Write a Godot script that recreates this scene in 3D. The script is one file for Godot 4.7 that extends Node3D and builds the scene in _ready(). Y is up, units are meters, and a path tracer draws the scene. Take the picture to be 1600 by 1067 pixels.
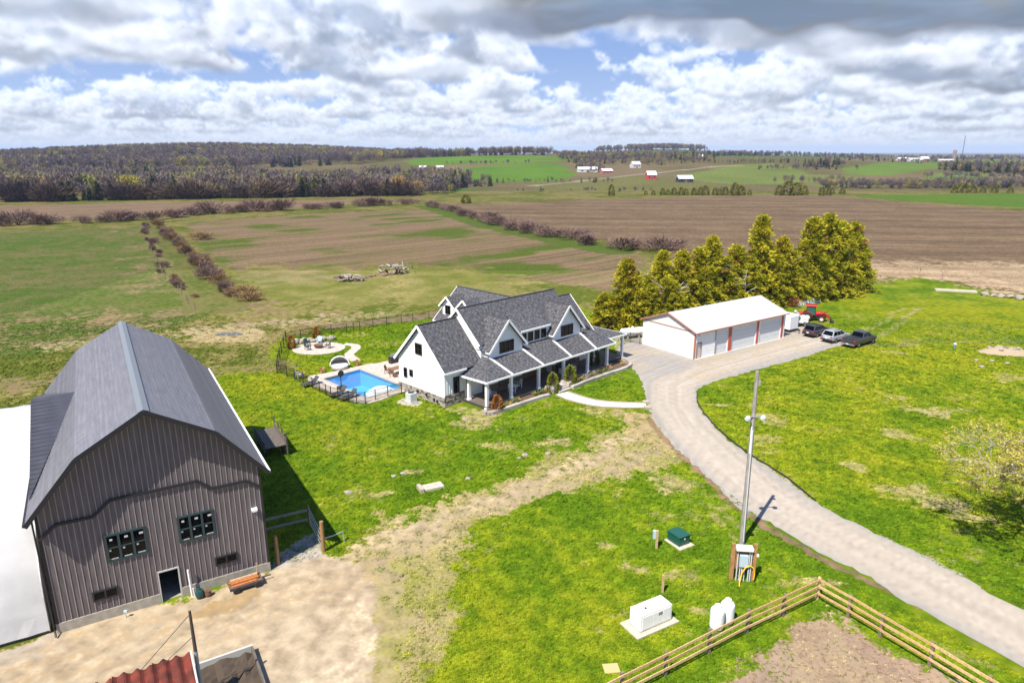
extends Node3D
# A farm seen from the air: dark gambrel barn, white farmhouse with pool, white garage, fields and hills.

const SUN := Vector3(0.322, -0.828, -0.459)      # the way sunlight travels
var mats := {}
var tex := {}
var used := {}
var nA := FastNoiseLite.new()
var nB := FastNoiseLite.new()
var nC := FastNoiseLite.new()


func _ready():
	var cam := Camera3D.new()
	cam.name = "camera"
	add_child(cam)
	cam.position = Vector3(0, 25, 0)
	cam.rotation_degrees = Vector3(-15.4, 0, 0)
	cam.fov = 53.13
	cam.near = 0.1
	cam.far = 20000.0
	var we := WorldEnvironment.new()
	we.name = "world_environment"
	var env := Environment.new()
	env.background_mode = Environment.BG_SKY
	env.tonemap_mode = Environment.TONE_MAPPER_LINEAR
	env.tonemap_exposure = 1.75
	env.sdfgi_enabled = true
	env.ssao_enabled = true
	env.ssil_enabled = true
	env.fog_enabled = true
	env.fog_density = 0.00008
	env.fog_light_color = Color(0.74, 0.80, 0.95)
	env.sky = Sky.new()
	env.sky.sky_material = make_sky()
	we.environment = env
	add_child(we)
	var sun := DirectionalLight3D.new()
	sun.name = "sun"
	sun.light_energy = 1.6
	sun.light_color = Color(1.0, 0.965, 0.9)
	sun.light_angular_distance = 0.5
	sun.shadow_enabled = true
	add_child(sun)
	sun.look_at_from_position(Vector3(0, 100, 0), Vector3(0, 100, 0) + SUN, Vector3.UP)

	setup_noise()
	setup_features()
	make_textures()
	make_ground()
	make_roads()
	make_barn()
	make_house()
	make_garage()
	make_pool_yard()
	make_fences()
	make_utilities()
	make_yard_things()
	make_vehicles()
	make_cedars()
	make_shrubs()
	make_near_tree()
	make_distance()
	make_grass()


# ------------------------------------------------------------------ sky
var cl3 := FastNoiseLite.new()
var cl2 := FastNoiseLite.new()
var cl4 := FastNoiseLite.new()
const BASE := 1150.0
const TOPH := 2500.0
# x, z, radius, how much more or less cloud
var cloud_spots := [[900.0, -5200.0, 1500.0, 0.40], [2600.0, -4900.0, 1700.0, 0.56], [4400.0, -4900.0, 1700.0, 0.56], [1500.0, -7300.0, 1000.0, 0.46], [3000.0, -7700.0, 1250.0, 0.60], [4800.0, -7500.0, 1250.0, 0.56], [-3900.0, -5400.0, 1200.0, 0.34], [-3500.0, -7400.0, 800.0, 0.28], [0.0, -7600.0, 1000.0, 0.3], [-900.0, -9000.0, 1100.0, 0.3],
	[-2000.0, -6100.0, 650.0, -0.9], [-2500.0, -7600.0, 800.0, -0.9], [-3400.0, -10300.0, 1000.0, -0.8], [-4600.0, -14000.0, 1500.0, -0.6], [-6200.0, -13200.0, 1500.0, -0.7], [-9000.0, -19500.0, 2200.0, -0.4], [300.0, -9700.0, 800.0, -0.8], [400.0, -13800.0, 1200.0, -0.5], [2200.0, -9300.0, 900.0, -0.8], [3200.0, -12800.0, 1200.0, -0.4],
	[4800.0, -11200.0, 1700.0, 0.36], [8000.0, -11500.0, 2400.0, 0.36], [1800.0, -12500.0, 1000.0, 0.34], [-1500.0, -12800.0, 1300.0, 0.3], [-5200.0, -17500.0, 1800.0, 0.25]]
var sky_rows: Array[PackedFloat32Array] = []
var sky_az0 := 0.0
var sky_el1 := 0.0
var sky_step := 0.0
var sky_w := 0
var sky_steps := 0


const CELL := 600.0
const CELLS := 360
var cover_grid := PackedFloat32Array()


func fill_cover() -> void:
	cover_grid.resize(CELLS * CELLS)
	for j in CELLS:
		for i in CELLS:
			cover_grid[j * CELLS + i] = cover_at((i - CELLS / 2) * CELL, (j - CELLS / 2) * CELL)


func cloud_cover(x: float, z: float) -> float:
	var u := x / CELL + CELLS / 2
	var v := z / CELL + CELLS / 2
	var i := clampi(int(u), 0, CELLS - 2)
	var j := clampi(int(v), 0, CELLS - 2)
	u = clampf(u - i, 0.0, 1.0)
	v = clampf(v - j, 0.0, 1.0)
	var k := j * CELLS + i
	return lerpf(lerpf(cover_grid[k], cover_grid[k + 1], u), lerpf(cover_grid[k + CELLS], cover_grid[k + CELLS + 1], u), v)


func cover_at(x: float, z: float) -> float:
	var c := cl2.get_noise_2d(x, z) * 0.8 - 0.24 - 0.22 * exp(-(x * x + z * z) / 3.0e7)  # last term clears cloud overhead, out of view, added for a darker low sky
	for s in cloud_spots:
		var dx: float = (x - s[0]) / s[2]
		var dz: float = (z - s[1]) / s[2]
		var q := dx * dx + dz * dz
		if q < 4.0:
			c += s[3] * exp(-q * 1.3)
	return c


func cloud_density(p: Vector3, cover: float) -> float:
	var h := (p.y - BASE) / (TOPH - BASE) - cl4.get_noise_2d(p.x * 0.22, p.z * 0.22) * 0.16 - 0.06
	if h < 0.0 or h > 1.0:
		return 0.0
	var n := cl3.get_noise_3d(p.x, p.y * 1.7, p.z) + cl4.get_noise_3d(p.x, p.y, p.z) * 0.2
	var v := n * 1.05 + cover + 0.06 - h * 0.50
	return clampf(v * 5.0, 0.0, 1.0) * smoothstep(0.0, 0.14, h)


func sky_colour(d: Vector3, steps: int, jitter: float) -> Color:
	var e := maxf(d.y, 0.004)
	var low := Color(0.60, 0.74, 0.96)
	var high := Color(0.10, 0.25, 0.66)
	var c := low.lerp(high, clampf(1.0 - exp(-e * 7.0), 0.0, 1.0))
	var away := clampf(1.0 - e / 0.045, 0.0, 1.0)
	var t0 := BASE / e
	var t1 := minf(TOPH / e, 120000.0)
	if t0 >= t1:
		return c
	var T := 1.0
	var sum := Color(0, 0, 0)
	var seen := 0.0
	var far_sum := 0.0
	var k := pow(t1 / t0, 1.0 / steps)
	var t := t0 * pow(k, jitter)
	for i in steps:
		var dt := t * (k - 1.0)
		var p := d * t
		var cov := cloud_cover(p.x, p.z)
		var den := cloud_density(p, cov)
		if den > 0.0:
			var a := 1.0 - exp(-den * dt * 0.0085)
			var q := p - SUN * 110.0
			var tau := cloud_density(q, cov) * 160.0
			q = p - SUN * 330.0
			tau += cloud_density(q, cov) * 300.0
			q = p - SUN * 800.0
			tau += cloud_density(q, cov) * 500.0
			var h := clampf((p.y - BASE) / (TOPH - BASE), 0.0, 1.0)
			var lit := (0.72 * exp(-tau * 0.0050) + 0.28 * exp(-tau * 0.0012)) * (1.0 - 0.9 * smoothstep(0.12, 0.5, cov) * (1.0 - h))
			var amb := 0.31 + 0.42 * h - smoothstep(0.08, 0.40, cov) * 0.30 + cl4.get_noise_2d(p.x * 0.35, p.z * 0.35) * 0.10 + cl3.get_noise_2d(p.x * 2.0, p.z * 2.0) * 0.10
			amb = maxf(amb, 0.03)
			var col := Color(0.86 * lit + 0.48 * amb, 0.85 * lit + 0.66 * amb, 0.83 * lit + 1.02 * amb)
			var fade := 1.0 - exp(-t / 60000.0)
			col = col.lerp(Color(0.66, 0.74, 0.88), fade)
			sum += col * (a * T)
			T *= 1.0 - a
			if T < 0.02:
				break
		t *= k
	var out := c * T + sum
	out = out.lerp(Color(0.62, 0.72, 0.88), away * away * 0.5)
	# added brightness floor: lifts dark cloud bases to a mottled blue grey
	var under := cl3.get_noise_2d(d.x * t0 * 1.3, d.z * t0 * 1.3) + cl4.get_noise_2d(d.x * t0 * 0.5, d.z * t0 * 0.5) * 0.5
	var lack := maxf(0.0, 0.30 + maxf(-0.02, under * 0.10) - (out.r + out.g + out.b) / 3.0)
	return Color(out.r + lack * 0.60, out.g + lack * 0.94, out.b + lack * 1.46)


func sky_row(i: int) -> void:
	var el := sky_el1 - (i + 0.5) * sky_step
	var row := PackedFloat32Array()
	row.resize(sky_w * 3)
	for j in sky_w:
		var az := sky_az0 + (j + 0.5) * sky_step
		var d := Vector3(sin(az) * cos(el), sin(el), -cos(az) * cos(el))
		var jit := fposmod(sin(float(i) * 12.9898 + float(j) * 78.233) * 43758.5453, 1.0)
		var c := sky_colour(d, sky_steps, jit)
		row[j * 3] = c.r
		row[j * 3 + 1] = c.g
		row[j * 3 + 2] = c.b
	sky_rows[i] = row


func sky_block(az0: float, el1: float, step: float, w: int, h: int, steps: int) -> Image:
	sky_az0 = az0
	sky_el1 = el1
	sky_step = step
	sky_w = w
	sky_steps = steps
	sky_rows.resize(h)
	for i in h:
		sky_row(i)
	var all := PackedFloat32Array()
	for r in sky_rows:
		all.append_array(r)
	sky_rows.clear()
	return Image.create_from_data(w, h, false, Image.FORMAT_RGBF, all.to_byte_array())


func make_sky() -> PanoramaSkyMaterial:
	for n in [[cl3, 11, 1.0 / 2300.0, 5], [cl2, 23, 1.0 / 12000.0, 3], [cl4, 31, 1.0 / 330.0, 3]]:
		n[0].seed = n[1]
		n[0].noise_type = FastNoiseLite.TYPE_SIMPLEX_SMOOTH
		n[0].fractal_type = FastNoiseLite.FRACTAL_FBM
		n[0].frequency = n[2]
		n[0].fractal_octaves = n[3]
	fill_cover()
	var W := 4096
	var step := TAU / W
	var coarse := sky_block(0.0, PI / 2, TAU / 512.0, 512, 128, 18)
	var ground := Image.create(512, 128, false, Image.FORMAT_RGBF)
	ground.fill(Color(0.22, 0.24, 0.18))
	var all := coarse.get_data()
	all.append_array(ground.get_data())
	var sky := Image.create_from_data(512, 256, false, Image.FORMAT_RGBF, all)
	sky.resize(W, W / 2, Image.INTERPOLATE_BILINEAR)
	var cols := 1040
	var rows := 180
	var fine := sky_block(-cols / 2.0 * step, rows * step, step, cols, rows, 52)
	# a light blur takes the grain of the marching out
	var small := fine.duplicate()
	small.resize(cols / 2, rows / 2, Image.INTERPOLATE_BILINEAR)
	small.resize(cols, rows, Image.INTERPOLATE_CUBIC)
	for y in rows:
		for x in cols:
			fine.set_pixel(x, y, fine.get_pixel(x, y).lerp(small.get_pixel(x, y), 0.5))
	# straight ahead (-z) is the seam of the panorama
	sky.blit_rect(fine, Rect2i(cols / 2, 0, cols / 2, rows), Vector2i(0, W / 4 - rows))
	sky.blit_rect(fine, Rect2i(0, 0, cols / 2, rows), Vector2i(W - cols / 2, W / 4 - rows))
	var m := PanoramaSkyMaterial.new()
	m.panorama = ImageTexture.create_from_image(sky)
	m.energy_multiplier = 0.62
	return m


# ------------------------------------------------------------------ mesh building
class MB:
	var v := PackedVector3Array()
	var n := PackedVector3Array()
	var c := PackedColorArray()
	var u := PackedVector2Array()
	var col := Color.WHITE
	var coloured := false
	var us := 0.0            # >0: uv = (x - ux) * us, (z - uz) * vs
	var vs := 0.0
	var ux := 0.0
	var uz := 0.0

	func vert(p: Vector3, nn: Vector3) -> void:
		v.push_back(p)
		n.push_back(nn)
		if coloured:
			c.push_back(col)
		if us != 0.0:
			u.push_back(Vector2((p.x - ux) * us, (p.z - uz) * vs))

	# corners run anticlockwise as seen from outside
	func tri(a: Vector3, b: Vector3, d: Vector3) -> void:
		var nn := (b - a).cross(d - a).normalized()
		vert(a, nn)
		vert(d, nn)
		vert(b, nn)

	func quad(a: Vector3, b: Vector3, d: Vector3, e: Vector3) -> void:
		tri(a, b, d)
		tri(a, d, e)

	func smooth_quad(a: Vector3, b: Vector3, d: Vector3, e: Vector3, na: Vector3, nb: Vector3, nd: Vector3, ne: Vector3) -> void:
		vert(a, na)
		vert(d, nd)
		vert(b, nb)
		vert(a, na)
		vert(e, ne)
		vert(d, nd)

	# a box from lo to hi in a basis
	func box(lo: Vector3, hi: Vector3, t := Transform3D()) -> void:
		var a := Vector3(minf(lo.x, hi.x), minf(lo.y, hi.y), minf(lo.z, hi.z))
		var b := Vector3(maxf(lo.x, hi.x), maxf(lo.y, hi.y), maxf(lo.z, hi.z))
		var p := []
		for i in 8:
			p.push_back(t * Vector3(b.x if i & 1 else a.x, b.y if i & 2 else a.y, b.z if i & 4 else a.z))
		quad(p[4], p[5], p[7], p[6])
		quad(p[1], p[0], p[2], p[3])
		quad(p[5], p[1], p[3], p[7])
		quad(p[0], p[4], p[6], p[2])
		quad(p[6], p[7], p[3], p[2])
		quad(p[0], p[1], p[5], p[4])

	# a box with its upper edges bevelled
	func soft_box(lo: Vector3, hi: Vector3, r: float, t := Transform3D()) -> void:
		var q := func(inset: float, y: float): return [t * Vector3(lo.x + inset, y, hi.z - inset), t * Vector3(hi.x - inset, y, hi.z - inset), t * Vector3(hi.x - inset, y, lo.z + inset), t * Vector3(lo.x + inset, y, lo.z + inset)]
		var rings := [q.call(0.0, lo.y), q.call(0.0, hi.y - r), q.call(r * 0.35, hi.y - r * 0.35), q.call(r, hi.y)]
		for k in 3:
			for i in 4:
				quad(rings[k][i], rings[k][(i + 1) % 4], rings[k + 1][(i + 1) % 4], rings[k + 1][i])
		quad(rings[3][0], rings[3][1], rings[3][2], rings[3][3])
		quad(rings[0][3], rings[0][2], rings[0][1], rings[0][0])

	# a bar of w by h from a to b
	func bar(a: Vector3, b: Vector3, w: float, h: float) -> void:
		var z := (b - a)
		var l := z.length()
		z /= l
		var up := Vector3.UP if absf(z.y) < 0.97 else Vector3.RIGHT
		var x := up.cross(z).normalized()
		var y := z.cross(x)
		box(Vector3(-w / 2, -h / 2, 0), Vector3(w / 2, h / 2, l), Transform3D(Basis(x, y, z), a))

	# a loop of corners (anticlockwise from outside) pushed along d to a solid
	func prism(loop: Array, d: Vector3) -> void:
		var k := loop.size()
		var nn := Vector3.ZERO
		for i in k:
			nn += (loop[i] as Vector3).cross(loop[(i + 1) % k])
		nn = nn.normalized()
		var x: Vector3 = (loop[1] - loop[0]).normalized()
		var y := nn.cross(x)
		var flat := PackedVector2Array()
		for p in loop:
			flat.push_back(Vector2((p - loop[0]).dot(x), (p - loop[0]).dot(y)))
		var idx := Geometry2D.triangulate_polygon(flat)
		for i in range(0, idx.size(), 3):
			var a: Vector3 = loop[idx[i]]
			var b: Vector3 = loop[idx[i + 1]]
			var e: Vector3 = loop[idx[i + 2]]
			if (b - a).cross(e - a).dot(nn) < 0:
				var sw := b
				b = e
				e = sw
			tri(a, b, e)
			if d != Vector3.ZERO:
				tri(a + d, e + d, b + d)
		if d != Vector3.ZERO:
			for i in k:
				var a: Vector3 = loop[i]
				var b: Vector3 = loop[(i + 1) % k]
				quad(a + d, b + d, b, a)

	func tube(path: Array, r0: float, r1: float, sides := 8, capped := true) -> void:
		var rings := []
		var norms := []
		var k := path.size()
		for i in k:
			var z: Vector3 = (path[mini(i + 1, k - 1)] - path[maxi(i - 1, 0)]).normalized()
			var up := Vector3.UP if absf(z.y) < 0.9 else Vector3.RIGHT
			var x := up.cross(z).normalized()
			var y := z.cross(x)
			var r := lerpf(r0, r1, float(i) / maxi(k - 1, 1))
			var ring := []
			var nr := []
			for s in sides:
				var a := TAU * s / sides
				var d := x * cos(a) + y * sin(a)
				nr.push_back(d)
				ring.push_back(path[i] + d * r)
			rings.push_back(ring)
			norms.push_back(nr)
		for i in k - 1:
			for s in sides:
				var q := (s + 1) % sides
				smooth_quad(rings[i][s], rings[i][q], rings[i + 1][q], rings[i + 1][s], norms[i][s], norms[i][q], norms[i + 1][q], norms[i + 1][s])
		if capped:
			for s in range(1, sides - 1):
				tri(rings[0][0], rings[0][s + 1], rings[0][s])
				tri(rings[k - 1][0], rings[k - 1][s], rings[k - 1][s + 1])

	# profile of (radius, height) turned round an axis
	func lathe(profile: Array, at: Vector3, sides := 16, axis := Basis()) -> void:
		var k := profile.size()
		for i in k - 1:
			var p: Vector2 = profile[i]
			var q: Vector2 = profile[i + 1]
			var t := q - p
			var nr := Vector2(t.y, -t.x).normalized()
			for s in sides:
				var a := TAU * s / sides
				var b := TAU * (s + 1) / sides
				var da := Vector3(cos(a), 0, -sin(a))
				var db := Vector3(cos(b), 0, -sin(b))
				var up := Vector3.UP
				var na := axis * (da * nr.x + up * nr.y)
				var nb := axis * (db * nr.x + up * nr.y)
				smooth_quad(at + axis * (da * p.x + up * p.y), at + axis * (db * p.x + up * p.y), at + axis * (db * q.x + up * q.y), at + axis * (da * q.x + up * q.y), na, nb, nb, na)

	func ellipsoid(at: Vector3, r: Vector3, rings := 8, sides := 12) -> void:
		for i in rings:
			var p := PI * i / rings
			var q := PI * (i + 1) / rings
			for s in sides:
				var a := TAU * s / sides
				var b := TAU * (s + 1) / sides
				var f := func(th: float, ph: float): return Vector3(sin(th) * cos(ph), -cos(th), -sin(th) * sin(ph))
				var n0: Vector3 = f.call(p, a)
				var n1: Vector3 = f.call(p, b)
				var n2: Vector3 = f.call(q, b)
				var n3: Vector3 = f.call(q, a)
				smooth_quad(at + n0 * r, at + n1 * r, at + n2 * r, at + n3 * r, (n0 / r).normalized(), (n1 / r).normalized(), (n2 / r).normalized(), (n3 / r).normalized())

	# a lumpy stone
	func stone(at: Vector3, r: Vector3, rng: RandomNumberGenerator, rings := 5, sides := 7) -> void:
		var pts := []
		for i in rings + 1:
			var row := []
			for s in sides:
				var th := PI * i / rings
				var ph := TAU * s / sides
				var k := rng.randf_range(0.78, 1.15)
				row.push_back(at + Vector3(sin(th) * cos(ph), -cos(th), -sin(th) * sin(ph)) * r * k)
			pts.push_back(row)
		for i in rings:
			for s in sides:
				var q := (s + 1) % sides
				if i == 0:
					tri(pts[0][0], pts[1][q], pts[1][s])
				elif i == rings - 1:
					tri(pts[i][s], pts[i][q], pts[rings][0])
				else:
					quad(pts[i][s], pts[i][q], pts[i + 1][q], pts[i + 1][s])

	func mesh() -> ArrayMesh:
		var arr := []
		arr.resize(Mesh.ARRAY_MAX)
		arr[Mesh.ARRAY_VERTEX] = v
		arr[Mesh.ARRAY_NORMAL] = n
		if coloured:
			arr[Mesh.ARRAY_COLOR] = c
		if us != 0.0:
			arr[Mesh.ARRAY_TEX_UV] = u
		var m := ArrayMesh.new()
		m.add_surface_from_arrays(Mesh.PRIMITIVE_TRIANGLES, arr)
		return m


func rng_of(s: int) -> RandomNumberGenerator:
	var r := RandomNumberGenerator.new()
	r.seed = s
	return r


func numbered(called: String) -> String:
	var k: int = used.get(called, 0)
	used[called] = k + 1
	return called if k == 0 else "%s_%03d" % [called, k]


func tag(o: Node, label: String, category: String, group := "") -> Node:
	o.set_meta("label", label)
	o.set_meta("category", category)
	if group != "":
		o.set_meta("group", group)
	return o


func thing(called: String, label: String, category: String, at := Vector3.ZERO, turn := 0.0, group := "") -> Node3D:
	var o := Node3D.new()
	o.name = numbered(called)
	add_child(o, true)
	o.position = at
	o.rotation.y = turn
	tag(o, label, category, group)
	return o


# one named mesh under a parent; at top level it takes the next free number
func part(called: String, b: MB, m: Material, parent: Node = null, at := Vector3.ZERO) -> MeshInstance3D:
	return part_of(called, b.mesh(), m, parent, at)


func part_of(called: String, mesh: Mesh, m: Material, parent: Node = null, at := Vector3.ZERO) -> MeshInstance3D:
	var o := MeshInstance3D.new()
	o.mesh = mesh
	o.material_override = m
	if parent == null:
		o.name = numbered(called)
		add_child(o, true)
	else:
		var k := 0
		var called_now := called
		while parent.has_node(NodePath(called_now)):
			k += 1
			called_now = "%s_%03d" % [called, k]
		o.name = called_now
		parent.add_child(o, true)
	o.position = at
	return o


func structure(called: String, b: MB, m: Material, label := "") -> MeshInstance3D:
	var o := part(called, b, m)
	o.set_meta("kind", "structure")
	if label != "":
		o.set_meta("label", label)
	return o


func copy_of(o: Node3D, at: Vector3, turn: float, label: String, size := Vector3.ONE) -> Node3D:
	var r: Node3D = o.duplicate()
	var base := String(o.name)
	var cut := base.length() - 4
	if cut > 0 and base[cut] == "_" and base.substr(cut + 1).is_valid_int():
		base = base.substr(0, cut)
	r.name = numbered(base)
	add_child(r, true)
	r.position = at
	r.rotation.y = turn
	r.scale = size
	if label != "":
		r.set_meta("label", label)
	return r


# ------------------------------------------------------------------ textures and materials
func noise_tex(key: String, s: int, freq: float, octaves: int, lo: Color, hi: Color, size := 256, stretch := Vector2.ONE, type := FastNoiseLite.TYPE_SIMPLEX_SMOOTH, gamma := 1.0) -> ImageTexture:
	var f := FastNoiseLite.new()
	f.seed = s
	f.noise_type = type
	f.frequency = freq
	f.fractal_type = FastNoiseLite.FRACTAL_FBM
	f.fractal_octaves = octaves
	if type == FastNoiseLite.TYPE_CELLULAR:
		f.fractal_type = FastNoiseLite.FRACTAL_NONE
	var im := f.get_seamless_image(int(size * stretch.x), int(size * stretch.y), false, false, 0.15, true)
	im.resize(size, size, Image.INTERPOLATE_BILINEAR)
	im.convert(Image.FORMAT_L8)
	var d := im.get_data()
	var lut := []
	for i in 256:
		lut.push_back(lo.lerp(hi, pow(i / 255.0, gamma)))
	var o := PackedByteArray()
	o.resize(d.size() * 3)
	for i in d.size():
		var c: Color = lut[d[i]]
		o[i * 3] = int(c.r * 255)
		o[i * 3 + 1] = int(c.g * 255)
		o[i * 3 + 2] = int(c.b * 255)
	var t := ImageTexture.create_from_image(Image.create_from_data(size, size, false, Image.FORMAT_RGB8, o))
	tex[key] = t
	return t


func grey(a: float) -> Color:
	return Color(a, a, a)


func make_textures() -> void:
	noise_tex("fine", 1, 0.06, 4, grey(0.60), grey(1.0), 512)
	noise_tex("mottle", 2, 0.014, 5, grey(0.70), grey(1.0), 256)
	noise_tex("grit", 3, 0.22, 3, grey(0.74), grey(1.0), 512)
	noise_tex("streak", 10, 0.03, 4, grey(0.72), grey(1.0), 256, Vector2(5.0, 0.4))
	noise_tex("shingle", 4, 0.035, 3, grey(0.22), grey(1.0), 512)
	noise_tex("wood", 5, 0.02, 4, grey(0.66), grey(1.0), 256, Vector2(4.0, 0.5))
	noise_tex("rust", 6, 0.02, 5, Color(0.20, 0.10, 0.085), Color(0.62, 0.30, 0.20), 256)
	noise_tex("stain", 7, 0.010, 5, grey(0.82), grey(1.0), 256)
	noise_tex("stone", 8, 0.06, 1, Color(0.44, 0.38, 0.32), Color(0.86, 0.80, 0.72), 256, Vector2.ONE, FastNoiseLite.TYPE_CELLULAR)
	noise_tex("water", 9, 0.03, 3, grey(0.3), grey(1.0), 256)


# c is a linear colour
func M(key: String, c: Color, rough := 0.8, metal := 0.0, texture := "", per_metre := 1.0, bump := 0.0) -> StandardMaterial3D:
	if mats.has(key):
		return mats[key]
	var m := StandardMaterial3D.new()
	m.resource_name = key
	m.albedo_color = c.linear_to_srgb()
	m.roughness = rough
	m.metallic = metal
	if texture != "":
		m.albedo_texture = tex[texture]
		m.uv1_triplanar = true
		m.uv1_scale = Vector3.ONE * per_metre
		if bump > 0.0:
			m.heightmap_enabled = true
			m.heightmap_texture = tex[texture]
			m.heightmap_scale = bump
	mats[key] = m
	return m


func vertex_mat(key: String, rough := 0.9, back := 0.0, spec := 0.2) -> StandardMaterial3D:
	if mats.has(key):
		return mats[key]
	var m := StandardMaterial3D.new()
	m.resource_name = key
	m.vertex_color_use_as_albedo = true
	m.roughness = rough
	m.metallic_specular = spec
	m.cull_mode = BaseMaterial3D.CULL_DISABLED
	if back > 0.0:
		m.backlight_enabled = true
		m.backlight = Color(back, back, back)
	mats[key] = m
	return m


func pane_glass() -> StandardMaterial3D:
	if mats.has("pane"):
		return mats["pane"]
	var m := StandardMaterial3D.new()
	m.resource_name = "pane"
	m.albedo_color = Color(0.03, 0.04, 0.05)
	m.roughness = 0.06
	m.metallic_specular = 0.3
	mats["pane"] = m
	return m


# ------------------------------------------------------------------ what grows where on the ground
var feats := []
var house_xf := Transform3D(Basis(Vector3.UP, PI / 4), Vector3(-6.81, 0, -65.45))
var barn_xf := Transform3D(Basis(Vector3.UP, deg_to_rad(31.4)), Vector3(-24.55, 0, -31.4))
var garage_xf := Transform3D(Basis(Vector3.UP, deg_to_rad(35.0)), Vector3(22.88, 0, -82.13))
const GREEN := Color(0.120, 0.205, 0.007)
const YELLOW := Color(0.245, 0.265, 0.012)
const DEEP := Color(0.070, 0.140, 0.006)
const STRAW := Color(0.38, 0.31, 0.15)
const DIRT := Color(0.40, 0.31, 0.205)
const SOIL := Color(0.21, 0.145, 0.09)


func setup_noise() -> void:
	for q in [[nA, 101, 1.0 / 42.0, 4], [nB, 102, 1.0 / 7.5, 4], [nC, 103, 1.0 / 1.3, 3]]:
		q[0].seed = q[1]
		q[0].noise_type = FastNoiseLite.TYPE_SIMPLEX_SMOOTH
		q[0].fractal_type = FastNoiseLite.FRACTAL_FBM
		q[0].frequency = q[2]
		q[0].fractal_octaves = q[3]


func P2(a: Array) -> PackedVector2Array:
	var o := PackedVector2Array()
	for i in range(0, a.size(), 2):
		o.push_back(Vector2(a[i], a[i + 1]))
	return o


# kind "area": a filled outline; "line": a band of half-width w. rag: how far the edge wanders, soft: how far it is scattered
func feat(kind: String, pts: PackedVector2Array, c1: Color, c2: Color, amount := 1.0, rag := 0.5, soft := 0.4, w := 0.0, row := 0.0, row_dir := Vector2.RIGHT, row_dark := 0.0) -> void:
	var box := Rect2(pts[0], Vector2.ZERO)
	for p in pts:
		box = box.expand(p)
	feats.push_back([kind, pts, box.grow(w + rag + soft), c1, c2, amount, rag, soft, w, row, row_dir.normalized(), row_dark])


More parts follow.
